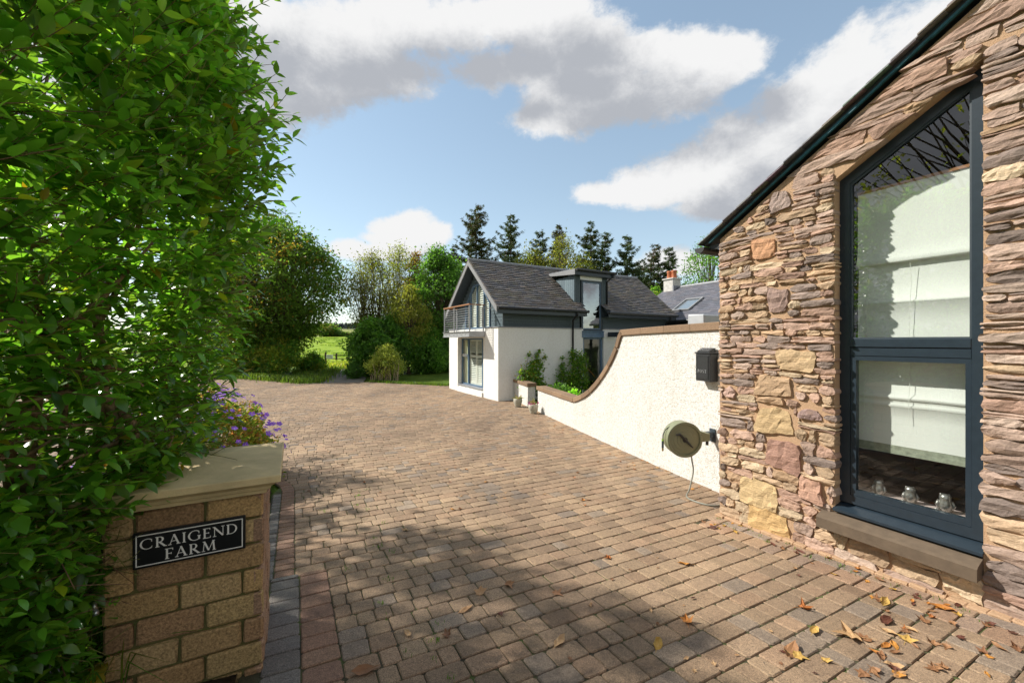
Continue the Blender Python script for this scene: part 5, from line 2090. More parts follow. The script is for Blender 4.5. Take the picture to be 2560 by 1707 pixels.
# sheeted unit seen over the wall
TF = Fr((4.42, 9.0, 0), -V, U)
tp = thing('covered_unit', TF.P(0, 0, -.2), 'tall box under a grey tarpaulin rising behind the white wall coping', 'covered box')
mb = MB(); mb.box(TF, -.42, .02, -.3, .3, 1.2, 2.40, .03, None, .012, hr); mb.build('tarpaulin', M['tarp'], tp)
mb = MB(); mb.box(TF, -.37, -.03, -.25, .25, -.25, 1.21); mb.build('base', M['wood_post'], tp)
# ------------------------------------------------------------------ vegetation
def rot_frames(d, rnd):
    """d (n,3) unit leaf directions -> side, normal vectors with random roll"""
    up = np.tile(np.array([[0, 0, 1.0]]), (len(d), 1))
    s = np.cross(d, up); l = np.linalg.norm(s, axis=1, keepdims=True)
    s = np.where(l < 1e-3, np.array([[1.0, 0, 0]]), s / np.maximum(l, 1e-6))
    n = np.cross(s, d)
    a = rnd
    c, q = np.cos(a)[:, None], np.sin(a)[:, None]
    return s * c + n * q, n * c - s * q


def leaf_quads(pos, d, size, asp, roll, fold=.0):
    """rhombic leaves: returns verts, faces"""
    s, n = rot_frames(d, roll)
    size = size[:, None]
    b = pos; t = pos + d * size
    m = pos + d * size * .45 + n * size * fold
    l = m + s * size * asp * .5; r = m - s * size * asp * .5
    v = np.stack([b, l, t, r], 1).reshape(-1, 3)
    f = np.arange(len(pos) * 4).reshape(-1, 4)
    return v, f


def unit(a):
    return a / np.maximum(np.linalg.norm(a, axis=1, keepdims=True), 1e-9)


def limb_path(p0, p1, r, wob, n=7):
    p0 = np.array(p0, float); p1 = np.array(p1, float)
    t = np.linspace(0, 1, n)[:, None]
    L = np.linalg.norm(p1 - p0)
    pts = p0 + (p1 - p0) * t
    off = r.normal(0, wob * L, (n, 3)) * np.sin(np.pi * t) ** .7
    off[:, 2] += .12 * L * np.sin(np.pi * t[:, 0])
    return pts + np.cumsum(off, 0) * .35


BARK = (.13, .10, .07)


def broadleaf(name, label, x, y, top, half, seed, pal, nclump=120, per=60, leaf=.16, trunk_r=.16, base=.0, stems=1, low=.12, spread=.42, lean=0.0, group='trees beyond the drive', cat='tree', shape=1.0, asp=.55, droop=0.0, bark=BARK, offset=(0, 0)):
    """tapered trunk, limbs to every clump, leaf-sized faces gathered in clumps"""
    r = np.random.default_rng(seed)
    g = tz(y) + base
    H = top - g
    th = thing(name, (x, y, g), label, cat, group)
    tm = MB()
    clumps = []
    for k in range(nclump):
        while True:
            q = r.uniform(-1, 1, 3)
            if q @ q < 1: break
        rad = (q @ q) ** .5
        q = q / max(rad, 1e-3) * rad ** .45
        h = low + (1 - low) * (q[2] * .5 + .5)
        env = (math.sin(math.pi * min(1, max(.0, (h - low) / (1 - low)) ** shape * .93 + .07))) ** .62
        lump = 1 + .28 * mn.noise(Vector((q[0] * 2.2, q[1] * 2.2, q[2] * 2.2 + seed)))
        clumps.append((x + offset[0] * h + q[0] * half * env * lump + lean * h * H, y + offset[1] * h + q[1] * half * env * lump, g + H * min(h * (1 + .05 * (lump - 1)), 1.0)))
    cl = np.array(clumps)
    tops = []
    for s in range(stems):
        dx, dy = (r.uniform(-.18, .18) * half * 2, r.uniform(-.15, .15) * half * 2) if stems > 1 else (0, 0)
        tp = np.array([x + dx * 1.6 + lean * H * .7, y + dy * 1.6, g + H * r.uniform(.62, .8)])
        pth = limb_path((x + dx * .25, y + dy * .25, g - .1), tp, r, .05, 9)
        rr = np.linspace(trunk_r, trunk_r * .18, 9) * (1 if stems == 1 else .6)
        rr[0] *= 1.35
        tm.tube([Vector(p) for p in pth], list(rr), 8, True, bark)
        tops.append((pth, rr))
    tm.build('trunk', M['bark'], th, True)
    lm = MB()
    for k, c in enumerate(cl):
        pth, rr = tops[k % len(tops)]
        zt = g + (c[2] - g) * r.uniform(.35, .7)
        i = int(np.argmin(abs(pth[:, 2] - zt)))
        lm.tube([Vector(p) for p in limb_path(pth[i], c, r, .06, 5)], list(np.linspace(min(rr[i] * .5, .05), .008, 5)), 5, False, bark)
    lm.build('limbs', M['bark'], th, True)
    n = nclump * per
    idx = np.repeat(np.arange(nclump), per)
    cr_ = half * spread * r.uniform(.55, 1.15, nclump)
    g3 = r.normal(0, .5, (n, 3)); g3[:, 2] *= .72
    pos = cl[idx] + g3 * cr_[idx][:, None]
    pos[:, 2] = np.maximum(pos[:, 2], g + .05)
    d = unit(r.normal(0, 1, (n, 3)) + unit(g3) * .8 + np.array([0, 0, -.25 - droop]))
    size = leaf * r.uniform(.65, 1.35, n)
    v, f = leaf_quads(pos, d, size, asp, r.uniform(-.9, .9, n), .08)
    pal = np.array(pal)
    cidx = r.integers(0, len(pal), nclump)
    ci = np.where(r.random(n) < .72, cidx[idx], r.integers(0, len(pal), n))
    t = 1.85 * pal[ci] * r.uniform(.72, 1.3, n)[:, None] * r.uniform(.8, 1.2, nclump)[idx][:, None]
    bigmesh('crown', v, f, M['tree_leaf'], th, t)
    return th


def conifer(label, px, topy, depth, seed, half=2.6, low=.18, lean=0.0, dens=1.5, tone=(.075, .115, .042), brown=.25):
    r = np.random.default_rng(seed)
    x = (px - CX) / FPX * depth; y = depth
    g = tz(y); top = EYE + (CY - topy) * depth / FPX
    H = top - g
    th = thing('conifer_tree', (x, y, g), label, 'conifer', 'conifers behind the house')
    tm = MB()
    pts = [Vector((x + lean * H * (k / 10) ** 2, y, g + H * k / 10)) for k in range(11)]
    tm.tube(pts, list(np.linspace(.2, .015, 11)), 7, True, (.09, .07, .055))
    nw = int(H * 3.1)
    P = []; D = []; S = []; T = []
    for k in range(nw):
        h = low + (1 - low) * (k + r.random() * .6) / nw
        if h > .995: continue
        L = half * 1.35 * (1 - h) ** .72 * r.uniform(.45, 1.35) + .15
        nb = int(4 + 4 * (1 - h) ** .5)
        c = np.array([x + lean * H * h * h, y, g + H * h])
        for b in range(nb):
            if r.random() < .16: continue
            a = r.uniform(0, 6.28); Lb = L * r.uniform(.55, 1.15)
            rise = .38 * (h - .35) - .18
            m = max(3, int(Lb * 8 * dens))
            tt = np.sort(r.uniform(.12, 1, m))
            bx = c + np.stack([np.cos(a) * tt * Lb, np.sin(a) * tt * Lb, rise * tt * Lb + .26 * Lb * (tt ** 2.2) - .12 * Lb * np.sin(tt * 3.1)], 1)
            tm.tube([Vector(c), Vector(bx[m // 2]), Vector(bx[-1])], [.028, .016, .006], 4, False, (.09, .07, .055))
            for s in range(9):
                sd = np.stack([np.cos(a + r.uniform(-1.3, 1.3, m)), np.sin(a + r.uniform(-1.3, 1.3, m)), r.uniform(-.9, .25, m)], 1)
                P.append(bx + r.normal(0, .05, (m, 3))); D.append(unit(sd)); S.append(r.uniform(.16, .42, m) * (1.15 - .5 * tt))
                col = np.array(tone)[None] * r.uniform(.6, 1.5, m)[:, None]
                br = r.random(m) < brown * (h ** 1.5)
                col[br] = np.array([.11, .06, .025]) * r.uniform(.7, 1.3)
                T.append(col)
    tm.build('trunk', M['bark'], th, True)
    P = np.concatenate(P); D = np.concatenate(D); S = np.concatenate(S); T = np.concatenate(T)
    v, f = leaf_quads(P, D, S, .2, r.uniform(-1.5, 1.5, len(P)), .0)
    bigmesh('crown', v, f, M['needle'], th, T)


def at_px(px, depth):
    return (px - CX) / FPX * depth


def top_z(py, depth):
    return EYE + (CY - py) * depth / FPX


DKG = [(.040, .088, .016), (.046, .098, .017), (.056, .112, .02), (.036, .076, .018)]
MIDG = [(.06, .13, .02), (.07, .145, .022), (.055, .115, .022), (.085, .16, .025)]
OLV = [(.085, .095, .022), (.10, .105, .025), (.07, .085, .02), (.12, .11, .03)]
YELG = [(.15, .17, .025), (.18, .19, .03), (.12, .15, .022), (.20, .19, .035)]
AUT = [(.045, .085, .015), (.05, .09, .016), (.055, .10, .016), (.06, .10, .018), (.05, .085, .015), (.055, .095, .016), (.06, .11, .018), (.07, .11, .018), (.14, .095, .02)]
RUS = [(.13, .07, .022), (.16, .085, .025), (.09, .07, .02), (.11, .055, .025)]


def T_(name, label, px, depth, topy, halfpx, seed, pal, **k):
    broadleaf(name, label, at_px(px, depth), depth, top_z(topy, depth), halfpx * depth / FPX, seed, pal, **k)


T_('maple_tree', 'large dark maple with orange tinged leaves left of the lane', 690, 26.5, 545, 158, 11, AUT, nclump=420, per=110, leaf=.20, trunk_r=.22, low=.07, spread=.25, shape=1.25)
T_('willow_tree', 'tall thin olive willow with see-through crown beside the lane', 930, 27, 638, 62, 13, OLV, nclump=150, per=60, leaf=.16, stems=4, trunk_r=.12, low=.25, spread=.5, asp=.4)
T_('willow_tree', 'slender pale willow standing right of the see-through one', 1000, 29, 618, 58, 14, OLV + YELG[:1], nclump=140, per=58, leaf=.17, stems=3, trunk_r=.12, low=.25, spread=.5, asp=.4)
T_('willow_tree', 'yellow green drooping willow in front of the dark trees', 1022, 25.5, 715, 48, 15, [(.13, .135, .025), (.15, .145, .03), (.11, .125, .022)], nclump=90, per=80, leaf=.19, trunk_r=.1, low=.15, spread=.42, asp=.26, droop=.9)
T_('rust_tree', 'rust brown topped tree rising between the willow and the dark tree', 1040, 30, 632, 34, 16, RUS + OLV[:1], nclump=70, per=60, leaf=.17, trunk_r=.12, low=.35, spread=.42)
T_('ash_tree', 'dark green ash tree just left of the house gable', 1098, 28, 620, 72, 17, DKG + MIDG[:1], nclump=210, per=80, leaf=.19, trunk_r=.16, low=.10, spread=.36)
T_('ash_tree', 'thin dark tree close behind the balcony', 1130, 31, 640, 60, 18, DKG, nclump=110, per=60, leaf=.19, trunk_r=.13, low=.15, spread=.38)
S = dict(cat='shrub', trunk_r=.06, stems=3, low=.02, shape=.7)
T_('laurel_shrub', 'broad dark green shrub at the mouth of the lane on the right', 928, 24.0, 800, 52, 21, DKG + MIDG[:2], nclump=150, per=110, leaf=.17, spread=.34, group='shrubs by the lane', **S)
T_('laurel_shrub', 'dark green shrub behind the rounded variegated bush', 975, 24.8, 790, 55, 22, DKG + MIDG[:1], nclump=130, per=100, leaf=.17, spread=.36, group='shrubs by the lane', **S)
T_('laurel_shrub', 'bright green shrub hedge along the back of the lawn', 1062, 26.2, 812, 62, 23, MIDG + DKG[:1], nclump=150, per=110, leaf=.18, spread=.34, group='shrubs by the lane', **S)
T_('laurel_shrub', 'green shrub at the lawn end beside the white house corner', 1120, 27.5, 800, 40, 24, DKG + MIDG[:1], nclump=80, per=100, leaf=.18, spread=.38, group='shrubs by the lane', **S)
T_('privet_bush', 'rounded yellow variegated bush with bare stems at the lawn edge', 966, 21.6, 868, 40, 25, [(.20, .21, .045), (.24, .24, .06), (.15, .17, .035), (.11, .14, .03)], nclump=110, per=110, leaf=.085, spread=.36, group='shrubs by the lane', **S)
T_('low_shrub', 'small dark shrub hugging the ground where the lane begins', 884, 22.4, 905, 22, 26, DKG, nclump=40, per=80, leaf=.1, spread=.42, group='shrubs by the lane', **S)
T_('hedgerow_shrub', 'yellow green hedgerow shrub under the maple by the drive', 600, 25, 828, 75, 27, YELG + MIDG[:2], nclump=120, per=90, leaf=.17, spread=.36, group='shrubs by the lane', **S)
T_('hedgerow_shrub', 'light green hedgerow shrub at the maple trunk', 690, 25.2, 838, 62, 28, YELG[:2] + MIDG, nclump=110, per=90, leaf=.16, spread=.36, group='shrubs by the lane', **S)
T_('hedgerow_shrub', 'sprawling weedy shrub on the verge left of the lane', 782, 26.5, 888, 30, 29, YELG[:2] + MIDG, nclump=80, per=80, leaf=.13, spread=.40, group='shrubs by the lane', **S)
T_('hedgerow_tree', 'pale green tree half hidden behind the tall hedge', 520, 27, 640, 90, 30, YELG + MIDG, nclump=150, per=70, leaf=.2, trunk_r=.15, low=.1, spread=.36)
# bare pale stems under the rounded bush
sr = random.Random(31)
st = thing('bare_stem_cluster', (at_px(958, 21.0), 21.0, tz(21)), 'pale dead stems standing in front of the rounded variegated bush', 'stems')
for k in range(16):
    x = at_px(930 + k * 4.4, 21.0); y = 21.0 + sr.uniform(-.15, .15)
    h = sr.uniform(.35, 1.15)
    mb = MB(); mb.tube([(x, y, tz(y) - .05), (x + sr.uniform(-.06, .06), y, tz(y) + h * .5), (x + sr.uniform(-.16, .16), y, tz(y) + h)], [.028, .022, .006], 5, True, (.36, .28, .18)); mb.build('stem', M['bark'], st)

CON = [('tallest open crowned spruce left above the slate ridge', 1190, 508, 36, 3.3, .2, .0), ('dense dark spruce right of the tallest one', 1277, 533, 38, 3.4, .15, .0), ('short spruce tip between the dense spruce and the leaning top', 1350, 576, 40, 3.0, .2, .0),
       ('spruce with a bent leaning top above the dormer roof', 1386, 560, 39, 2.2, .25, .035), ('tall narrow spruce above the dormer', 1477, 552, 38, 2.8, .15, .0), ('thin spruce close right of the tall narrow one', 1512, 578, 39, 2.2, .2, .0),
       ('evenly layered spruce standing alone above the right roof end', 1567, 586, 38, 3.2, .1, .0), ('reddish tipped spruce left of the chimney', 1635, 610, 40, 2.6, .1, .0), ('wide spruce directly above the chimney pots', 1672, 615, 40, 3.0, .1, .0),
       ('small spruce half hidden behind the layered one', 1600, 660, 42, 2.6, .1, .0), ('low side spruce at the gable ridge end', 1135, 612, 37, 2.6, .2, .0)]
for k, (lab, px, ty, dp, hf, lo, ln_) in enumerate(CON):
    conifer(lab, px, ty, dp, 100 + k, hf, lo, ln_, brown=.45 if k in (0, 3, 7) else .12)
T_('birch_tree', 'olive green birch behind the slate ridge left of the dormer', 1325, 34, 618, 62, 41, OLV, nclump=130, per=60, leaf=.2, trunk_r=.14, low=.2, spread=.38)
T_('birch_tree', 'airy olive birch rising over the dormer roof', 1405, 34, 588, 58, 42, OLV, nclump=120, per=42, leaf=.19, trunk_r=.14, low=.2, spread=.42)
T_('birch_tree', 'mustard coloured birch right of the dormer top', 1462, 33, 625, 48, 43, OLV + [(.15, .13, .03)], nclump=100, per=60, leaf=.19, trunk_r=.12, low=.2, spread=.4)
T_('apple_tree', 'crooked open green tree between the chimney and the stone gable', 1775, 36, 600, 80, 44, DKG + MIDG[:2], nclump=120, per=48, leaf=.2, trunk_r=.2, low=.2, spread=.36)
T_('apple_tree', 'small bright tree beside the chimney base', 1635, 31, 720, 40, 45, MIDG + YELG[:2], nclump=60, per=60, leaf=.17, trunk_r=.1, low=.2, spread=.42)
# trees across the drive, seen only as reflections in the tall window
broadleaf('ash_tree', 'sparse branchy tree across the drive mirrored at the top of the tall window', -10.5, -1.6, 11.5, 4.4, 51, OLV + YELG, nclump=150, per=9, leaf=.2, trunk_r=.3, low=.25, spread=.22, group='trees mirrored in the window')
broadleaf('ash_tree', 'fuller tree across the drive mirrored beside the branchy one in the tall window', -12.5, 3.6, 9.0, 3.6, 52, OLV + YELG, nclump=110, per=10, leaf=.2, trunk_r=.26, low=.25, spread=.24, group='trees mirrored in the window')


broadleaf('hazel_tree', 'leafy hazel throwing its shade over the near paving', -6.1, 4.6, 5.9, 1.15, 53, MIDG, nclump=70, per=34, leaf=.16, trunk_r=.1, low=.25, spread=.4, group='trees shading the drive', stems=3)
broadleaf('hazel_tree', 'small tree behind the hedge throwing a dark patch on the drive', -8.2, 7.7, 5.6, .75, 54, MIDG, nclump=30, per=12, leaf=.16, trunk_r=.1, low=.45, spread=.45, group='trees shading the drive')


# ------------------------------------------------------------------ climbers on the house wall
def climber(label, pts, seed, pal, leaf=.075, dens=260, thick=.16):
    """pts: (s, z, radius) on the long wall of the house"""
    r = np.random.default_rng(seed)
    b = HF.P(pts[0][0], -.15, G)
    th = thing('climbing_plant', b, label, 'climber', 'climbers on the white house')
    mb = MB()
    P = []; T = []
    pal = np.array(pal)
    for (s, z, rad, d) in pts:
        mb.tube([HF.P(pts[0][0], -.06, G), HF.P((s + pts[0][0]) / 2 + r.uniform(-.1, .1), -.06 - d * .5, (z + G) / 2), HF.P(s, -.06 - d, z)], [.018, .012, .004], 5, True, BARK)
        n = int(dens * max(rad, .06) ** 1.6 * 10)
        q = r.normal(0, .55, (n, 3)) * rad
        for e in q:
            P.append(HF.P(s + e[0], -.07 - d - abs(e[1]) * thick / .2, z + e[2]))
    mb.build('stems', M['bark'], th, True)
    P = np.array([tuple(p) for p in P])
    out = np.array(-HF.Y)
    d = unit(r.normal(0, .7, P.shape) + out * .6 + np.array([0, 0, -.5]))
    v, f = leaf_quads(P, d, leaf * r.uniform(.6, 1.4, len(P)), .85, r.uniform(-.8, .8, len(P)), .1)
    bigmesh('leaves', v, f, M['tree_leaf'], th, pal[r.integers(0, len(pal), len(P))] * r.uniform(.7, 1.3, len(P))[:, None])


CG = [(.12, .25, .03), (.15, .29, .035), (.10, .2, .03), (.24, .29, .045), (.08, .16, .025)]
climber('yellow green climber spilling over the wall stub beside the pots', [(.75, .62, .30, .5), (1.0, .75, .28, .4), (1.25, .68, .25, .3), (1.15, 1.0, .14, .2), (.95, .45, .25, .6), (1.45, 1.1, .16, .1), (1.5, 1.35, .10, .05), (1.62, 1.5, .06, .0), (1.85, 1.25, .08, .0), (1.65, .95, .10, .05), (1.2, 1.35, .05, 0), (.55, .75, .1, .5), (1.4, .3, .25, .3), (1.45, .0, .2, .3)], 61, CG + [(.22, .20, .03)])
climber('dense climber round the black downpipe beside the glazed door', [(3.2, 1.1, .30, .1), (3.3, .8, .32, .15), (3.1, .5, .33, .15), (3.35, .3, .3, .15), (3.0, .1, .32, .2), (3.45, 1.15, .18, .1), (3.1, 1.35, .15, .05), (2.6, .55, .22, .05), (2.6, .9, .12, .03), (2.65, 1.2, .07, .0), (2.35, .2, .14, .1), (2.1, .05, .12, .1), (1.8, -.05, .08, .1), (1.75, .3, .05, .05), (2.75, .2, .25, .2), (3.5, .1, .2, .2)], 62, CG)
climber('leafy climber on the porch post behind the curved white wall', [(5.1, 1.35, .2, .75), (5.2, .95, .24, .75), (5.15, .6, .22, .7), (5.4, 1.5, .12, .75), (5.05, 1.65, .08, .75), (5.5, .3, .3, .6)], 63, CG)
# low courtyard planting behind the wall
for k, (w, d, lab) in enumerate(((6.2, .75, 'low green plants behind the low end of the white wall'), (5.2, .9, 'low lime green plants behind the foot of the wall curve'), (7.4, 1.0, 'dark green plants filling the gap between the two white walls'))):
    p = WW.P(w, d, 0)
    broadleaf('courtyard_plant', lab, p.x, p.y, .35 + .15 * (k == 2), .42, 70 + k, CG if k != 2 else DKG + MIDG, nclump=30, per=70, leaf=.09, trunk_r=.02, stems=3, low=.02, spread=.45, cat='plant', group='plants behind the white wall')
# ------------------------------------------------------------------ tall foreground hedge
def leaf_mesh(k, tint):
    """pointed oval blade with a folded midrib, unit length along +x"""
    r = random.Random(k)
    n = 5
    cur = r.uniform(.05, .22); w = r.uniform(.20, .25); fold = r.uniform(.03, .09)
    vs = []; fs = []
    prof = [(0, .0), (.16, .62), (.38, 1.0), (.62, .86), (.84, .42), (1.0, 0)]
    for x, q in prof:
        z = -cur * x * x
        vs += [(x, -w * q, z + fold * q), (x, 0, z), (x, w * q, z + fold * q)]
    for i in range(5):
        b = i * 3
        fs += [(b, b + 3, b + 4, b + 1), (b + 1, b + 4, b + 5, b + 2)]
    return np.array(vs), np.array(fs)


def hedge():
    r = np.random.default_rng(77)
    th = thing('hedge', (-2.3, 1.9, tz(1.9)), 'tall dense green leafed hedge overhanging the gate pillar at the left', 'hedge')
    # front surface: x of the face at height z and depth y
    zs = [0.0, .35, .55, .85, 1.13, 1.56, 2.0, 2.4, 2.85, 3.3, 3.66, 4.2]
    xs = [-2.02, -1.96, -1.92, -1.84, -1.76, -1.74, -1.64, -1.52, -1.44, -1.54, -1.80, -2.3]
    def face(z, y):
        b = np.interp(z, zs, xs)
        far = np.clip((y - 2.1) / .6, 0, 1)          # rounds off at its far end
        near = np.clip(2.2 - y, 0, 2)
        return b - .55 * far ** 2 - .10 * near - .05 * near ** 2
    # main stems
    mb = MB()
    stems = []
    sr = random.Random(3)
    for k in range(20):
        x0, y0 = sr.uniform(-2.55, -1.95), sr.uniform(.95, 2.7)
        pts = [Vector((x0, y0, -.1))]
        d = Vector((sr.uniform(-.25, .35), sr.uniform(-.3, .3), 1))
        for i in range(9):
            d = (d + Vector((sr.uniform(-.35, .42), sr.uniform(-.35, .35), sr.uniform(-.1, .25)))).normalized()
            p = pts[-1] + d * sr.uniform(.26, .42)
            fx = float(face(p.z, p.y)) - .12
            if p.x > fx: p.x = fx
            pts.append(p)
        r0 = sr.uniform(.018, .042)
        col = sr.choice(((.20, .13, .075), (.24, .17, .10), (.16, .10, .06)))
        mb.tube(pts, list(np.linspace(r0, r0 * .25, len(pts))), 8, True, col)
        stems.append(pts)
        for i in range(2, 9):                                    # side branches
            if sr.random() < .75:
                q = pts[i]
                e = q + Vector((sr.uniform(.1, .5), sr.uniform(-.4, .4), sr.uniform(-.1, .45)))
                e.x = min(e.x, float(face(e.z, e.y)) - .03)
                mb.tube([q, (q + e) / 2 + Vector((0, 0, sr.uniform(-.06, .06))), e], [r0 * .42, r0 * .28, r0 * .12], 6, False, col)
    for path, r0 in (([(110, 1900, 1.6), (60, 1600, 1.6), (70, 1250, 1.62), (90, 1000, 1.66), (60, 800, 1.62), (130, 660, 1.68), (180, 560, 1.70), (110, 430, 1.68), (90, 300, 1.66)], .025),
                     ([(200, 1900, 1.80), (240, 1550, 1.84), (250, 1200, 1.86), (260, 900, 1.86), (240, 760, 1.82), (215, 660, 1.80), (190, 600, 1.78), (250, 500, 1.82), (300, 380, 1.85)], .024),
                     ([(10, 1920, 1.6), (40, 1500, 1.6), (30, 1200, 1.6), (25, 900, 1.6), (70, 760, 1.62), (40, 560, 1.6)], .022),
                     ([(240, 760, 1.82), (330, 600, 1.88), (390, 480, 1.92), (430, 330, 1.95)], .014),
                     ([(150, 1900, 1.7), (190, 1400, 1.75), (150, 1150, 1.74), (170, 950, 1.74), (240, 800, 1.80)], .016)):
        pts = []
        for i in range(len(path) - 1):
            for t in (0, .33, .66):
                a, b = path[i], path[i + 1]
                px, py, d = [a[q] + (b[q] - a[q]) * t for q in range(3)]
                d += .22 * min(1, max(0, (py - 950) / 350))
                pts.append(Vector(((px - CX) / FPX * d + sr.uniform(-.012, .012), d + sr.uniform(-.012, .012), EYE - (py - CY) / FPX * d)))
        mb.tube(pts, list(np.linspace(r0, r0 * .45, len(pts))), 9, True, (.23, .155, .09))
    mb.build('branches', M['bark'], th, True)
    # leafy shoots
    tw = MB()
    P = []; D = []; SZ = []; TI = []; NN = []
    def shoot(root, d, L, npair, size, tone, draw=True, dark=1.0):
        d = d / np.linalg.norm(d)
        bend = r.normal(0, .12, 3); bend[2] += .05
        pts = []
        for k in range(npair + 1):
            t = (k + .5) / (npair + .5)
            p = root + d * L * t + bend * L * t * t
            pts.append(p)
        if draw:
            tw.tube([Vector(root)] + [Vector(p) for p in pts[::2]] + [Vector(pts[-1])], list(np.linspace(.0032, .0012, len(pts[::2]) + 2)), 4, False, (.17, .17, .05) if r.random() < .6 else (.2, .12, .07))
        for k, p in enumerate(pts):
            t = (k + .5) / (npair + .5)
            ax = unit((d + 2 * bend * t)[None])[0]
            s = np.cross(ax, [0, 0, 1.0]); s /= max(np.linalg.norm(s), 1e-3)
            n = np.cross(s, ax)
            an = (k % 2) * 1.45 + r.uniform(-.35, .35)
            for sg in (-1, 1):
                side = (s * math.cos(an) + n * math.sin(an)) * sg
                opn = r.uniform(.75, 1.15) * (1 - .45 * t)
                dd = ax * (1 - .45 * opn) + side * opn
                dd[2] -= .10
                P.append(p); D.append(unit(dd[None])[0]); SZ.append(size * r.uniform(.75, 1.2) * (1 - .4 * max(0, t - .75) / .25 * .8))
                q = r.random()
                if q < .012: c = np.array([3.6, 1.7, 1.0])
                elif q < .02: c = np.array([2.4, .7, .5])
                else: c = np.array(tone) * r.choice([.6, .85, 1.0, 1.2, 1.55]) * r.uniform(.85, 1.15) * np.array([r.uniform(.85, 1.3), 1, 1])
                TI.append(c * dark)
    # surface shoots (dense on the bulging upper half, sparser low down)
    for k in range(1800):
        z = r.uniform(.1, 4.3); y = r.uniform(.75, 2.75)
        if z < .5 and r.random() < .3: continue
        fx = float(face(z, y))
        if y < 1.95 and 1.25 < z < 2.75 and mn.noise(Vector((y * 2.6, z * 1.5, 7.7))) > .18 and r.random() < .85: continue   # openings onto the stems
        inset = r.uniform(.12, .34)
        root = np.array([fx - inset, y, z])
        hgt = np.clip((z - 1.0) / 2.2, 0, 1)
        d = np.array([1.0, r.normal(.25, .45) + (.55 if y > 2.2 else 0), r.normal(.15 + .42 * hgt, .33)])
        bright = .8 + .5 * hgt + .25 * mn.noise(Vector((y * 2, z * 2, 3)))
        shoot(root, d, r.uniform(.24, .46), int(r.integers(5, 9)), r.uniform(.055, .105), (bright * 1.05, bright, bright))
    for k in range(260):                                         # low sprays down to the ground
        z = r.uniform(.12, 1.0); y = r.uniform(1.1, 2.0)
        root = np.array([float(face(z, y)) - r.uniform(.02, .2), y, z])
        d = np.array([1.0, r.normal(-.1, .5), r.normal(.1, .4)])
        shoot(root, d, r.uniform(.15, .3), int(r.integers(4, 7)), r.uniform(.05, .09), (1.05, 1.0, 1.0))
    # upright shoots along the crown line against the sky
    for k in range(90):
        y = r.uniform(1.2, 2.6); z = r.uniform(2.3, 4.0)
        fx = float(face(z, y))
        d = np.array([.5 + .3 * r.random(), r.normal(.1, .2), r.uniform(.5, 1.1)])
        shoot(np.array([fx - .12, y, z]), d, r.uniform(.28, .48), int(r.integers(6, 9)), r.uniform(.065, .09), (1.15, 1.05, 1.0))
    # dense fill, interior shade put into darker tints, keeps the sky from showing through
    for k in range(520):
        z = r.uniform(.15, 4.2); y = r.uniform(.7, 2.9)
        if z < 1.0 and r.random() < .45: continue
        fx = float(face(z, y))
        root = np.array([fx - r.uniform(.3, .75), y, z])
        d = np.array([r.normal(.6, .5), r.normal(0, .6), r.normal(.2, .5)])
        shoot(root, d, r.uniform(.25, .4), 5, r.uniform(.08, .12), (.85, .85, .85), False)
    for k in range(330):  # back layer, interior shade put into its leaf tint too
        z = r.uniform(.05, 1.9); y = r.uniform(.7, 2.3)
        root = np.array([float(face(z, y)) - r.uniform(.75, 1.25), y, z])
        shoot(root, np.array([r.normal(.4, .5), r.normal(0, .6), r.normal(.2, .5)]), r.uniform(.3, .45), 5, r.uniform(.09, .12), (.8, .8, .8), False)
    tw.build('twigs', M['bark'], th, True)
    P = np.array(P); D = np.array(D); SZ = np.array(SZ); TI = np.array(TI)
    # the shoots are clipped back from the name plate
    hx = (P - np.array(PL.P(0, 0, 0))) @ np.array(PL.X); hz = P[:, 2]
    hy = (P - np.array(PL.P(0, 0, 0))) @ np.array(PL.Y)
    keep = ~(((hx < .66) & (hy < .02) & (hz < .99)) | ((hx < .30) & (hz < 1.25)))
    tip = P + D * SZ[:, None]
    tx_ = (tip - np.array(PL.P(0, 0, 0))) @ np.array(PL.X); ty_ = (tip - np.array(PL.P(0, 0, 0))) @ np.array(PL.Y)
    keep &= ~((tx_ < .56) & (ty_ < .02) & (tip[:, 2] < .93))
    P, D, SZ, TI = P[keep], D[keep], SZ[keep], TI[keep]
    roll = r.uniform(-.6, .6, len(P))
    s, n = rot_frames(D, roll)
    # biggest on screen -> separate leaves
    dist = np.linalg.norm(P - np.array([0, 0, EYE]), axis=1)
    px = CX + FPX * P[:, 0] / np.maximum(P[:, 1], .1); py = CY - FPX * (P[:, 2] - EYE) / np.maximum(P[:, 1], .1)
    depth_in = np.array([face(p[2], p[1]) for p in P]) - P[:, 0]
    vis = (px > -20) & (px < 800) & (py > -20) & (py < 1720) & (depth_in < .16)
    score = np.where(vis, SZ / dist, -1)
    order = np.argsort(-score)
    variants = []
    for k in range(12):
        vv, ff = leaf_mesh(k, None)
        variants.append((vv, ff))
    meshes = []
    for k in range(36):
        vv, ff = variants[k % 12]
        tn = (float(r.uniform(.85, 1.35)),) * 3 if k % 18 else (2.2, 1.25, 1.0)
        meshes.append(mkmesh('leaf', vv.tolist(), ff.tolist(), M['hedge_leaf'], True, [tn] * len(ff)))
    for i in order[:300]:
        m = Matrix(((D[i][0], s[i][0], n[i][0], P[i][0]), (D[i][1], s[i][1], n[i][1], P[i][1]), (D[i][2], s[i][2], n[i][2], P[i][2]), (0, 0, 0, 1))) @ Matrix.Scale(float(SZ[i]), 4)
        link('leaf', meshes[int(r.integers(0, 36))], th, m)
    rest = order[300:]
    V_ = []; F_ = []; C_ = []
    base = 0
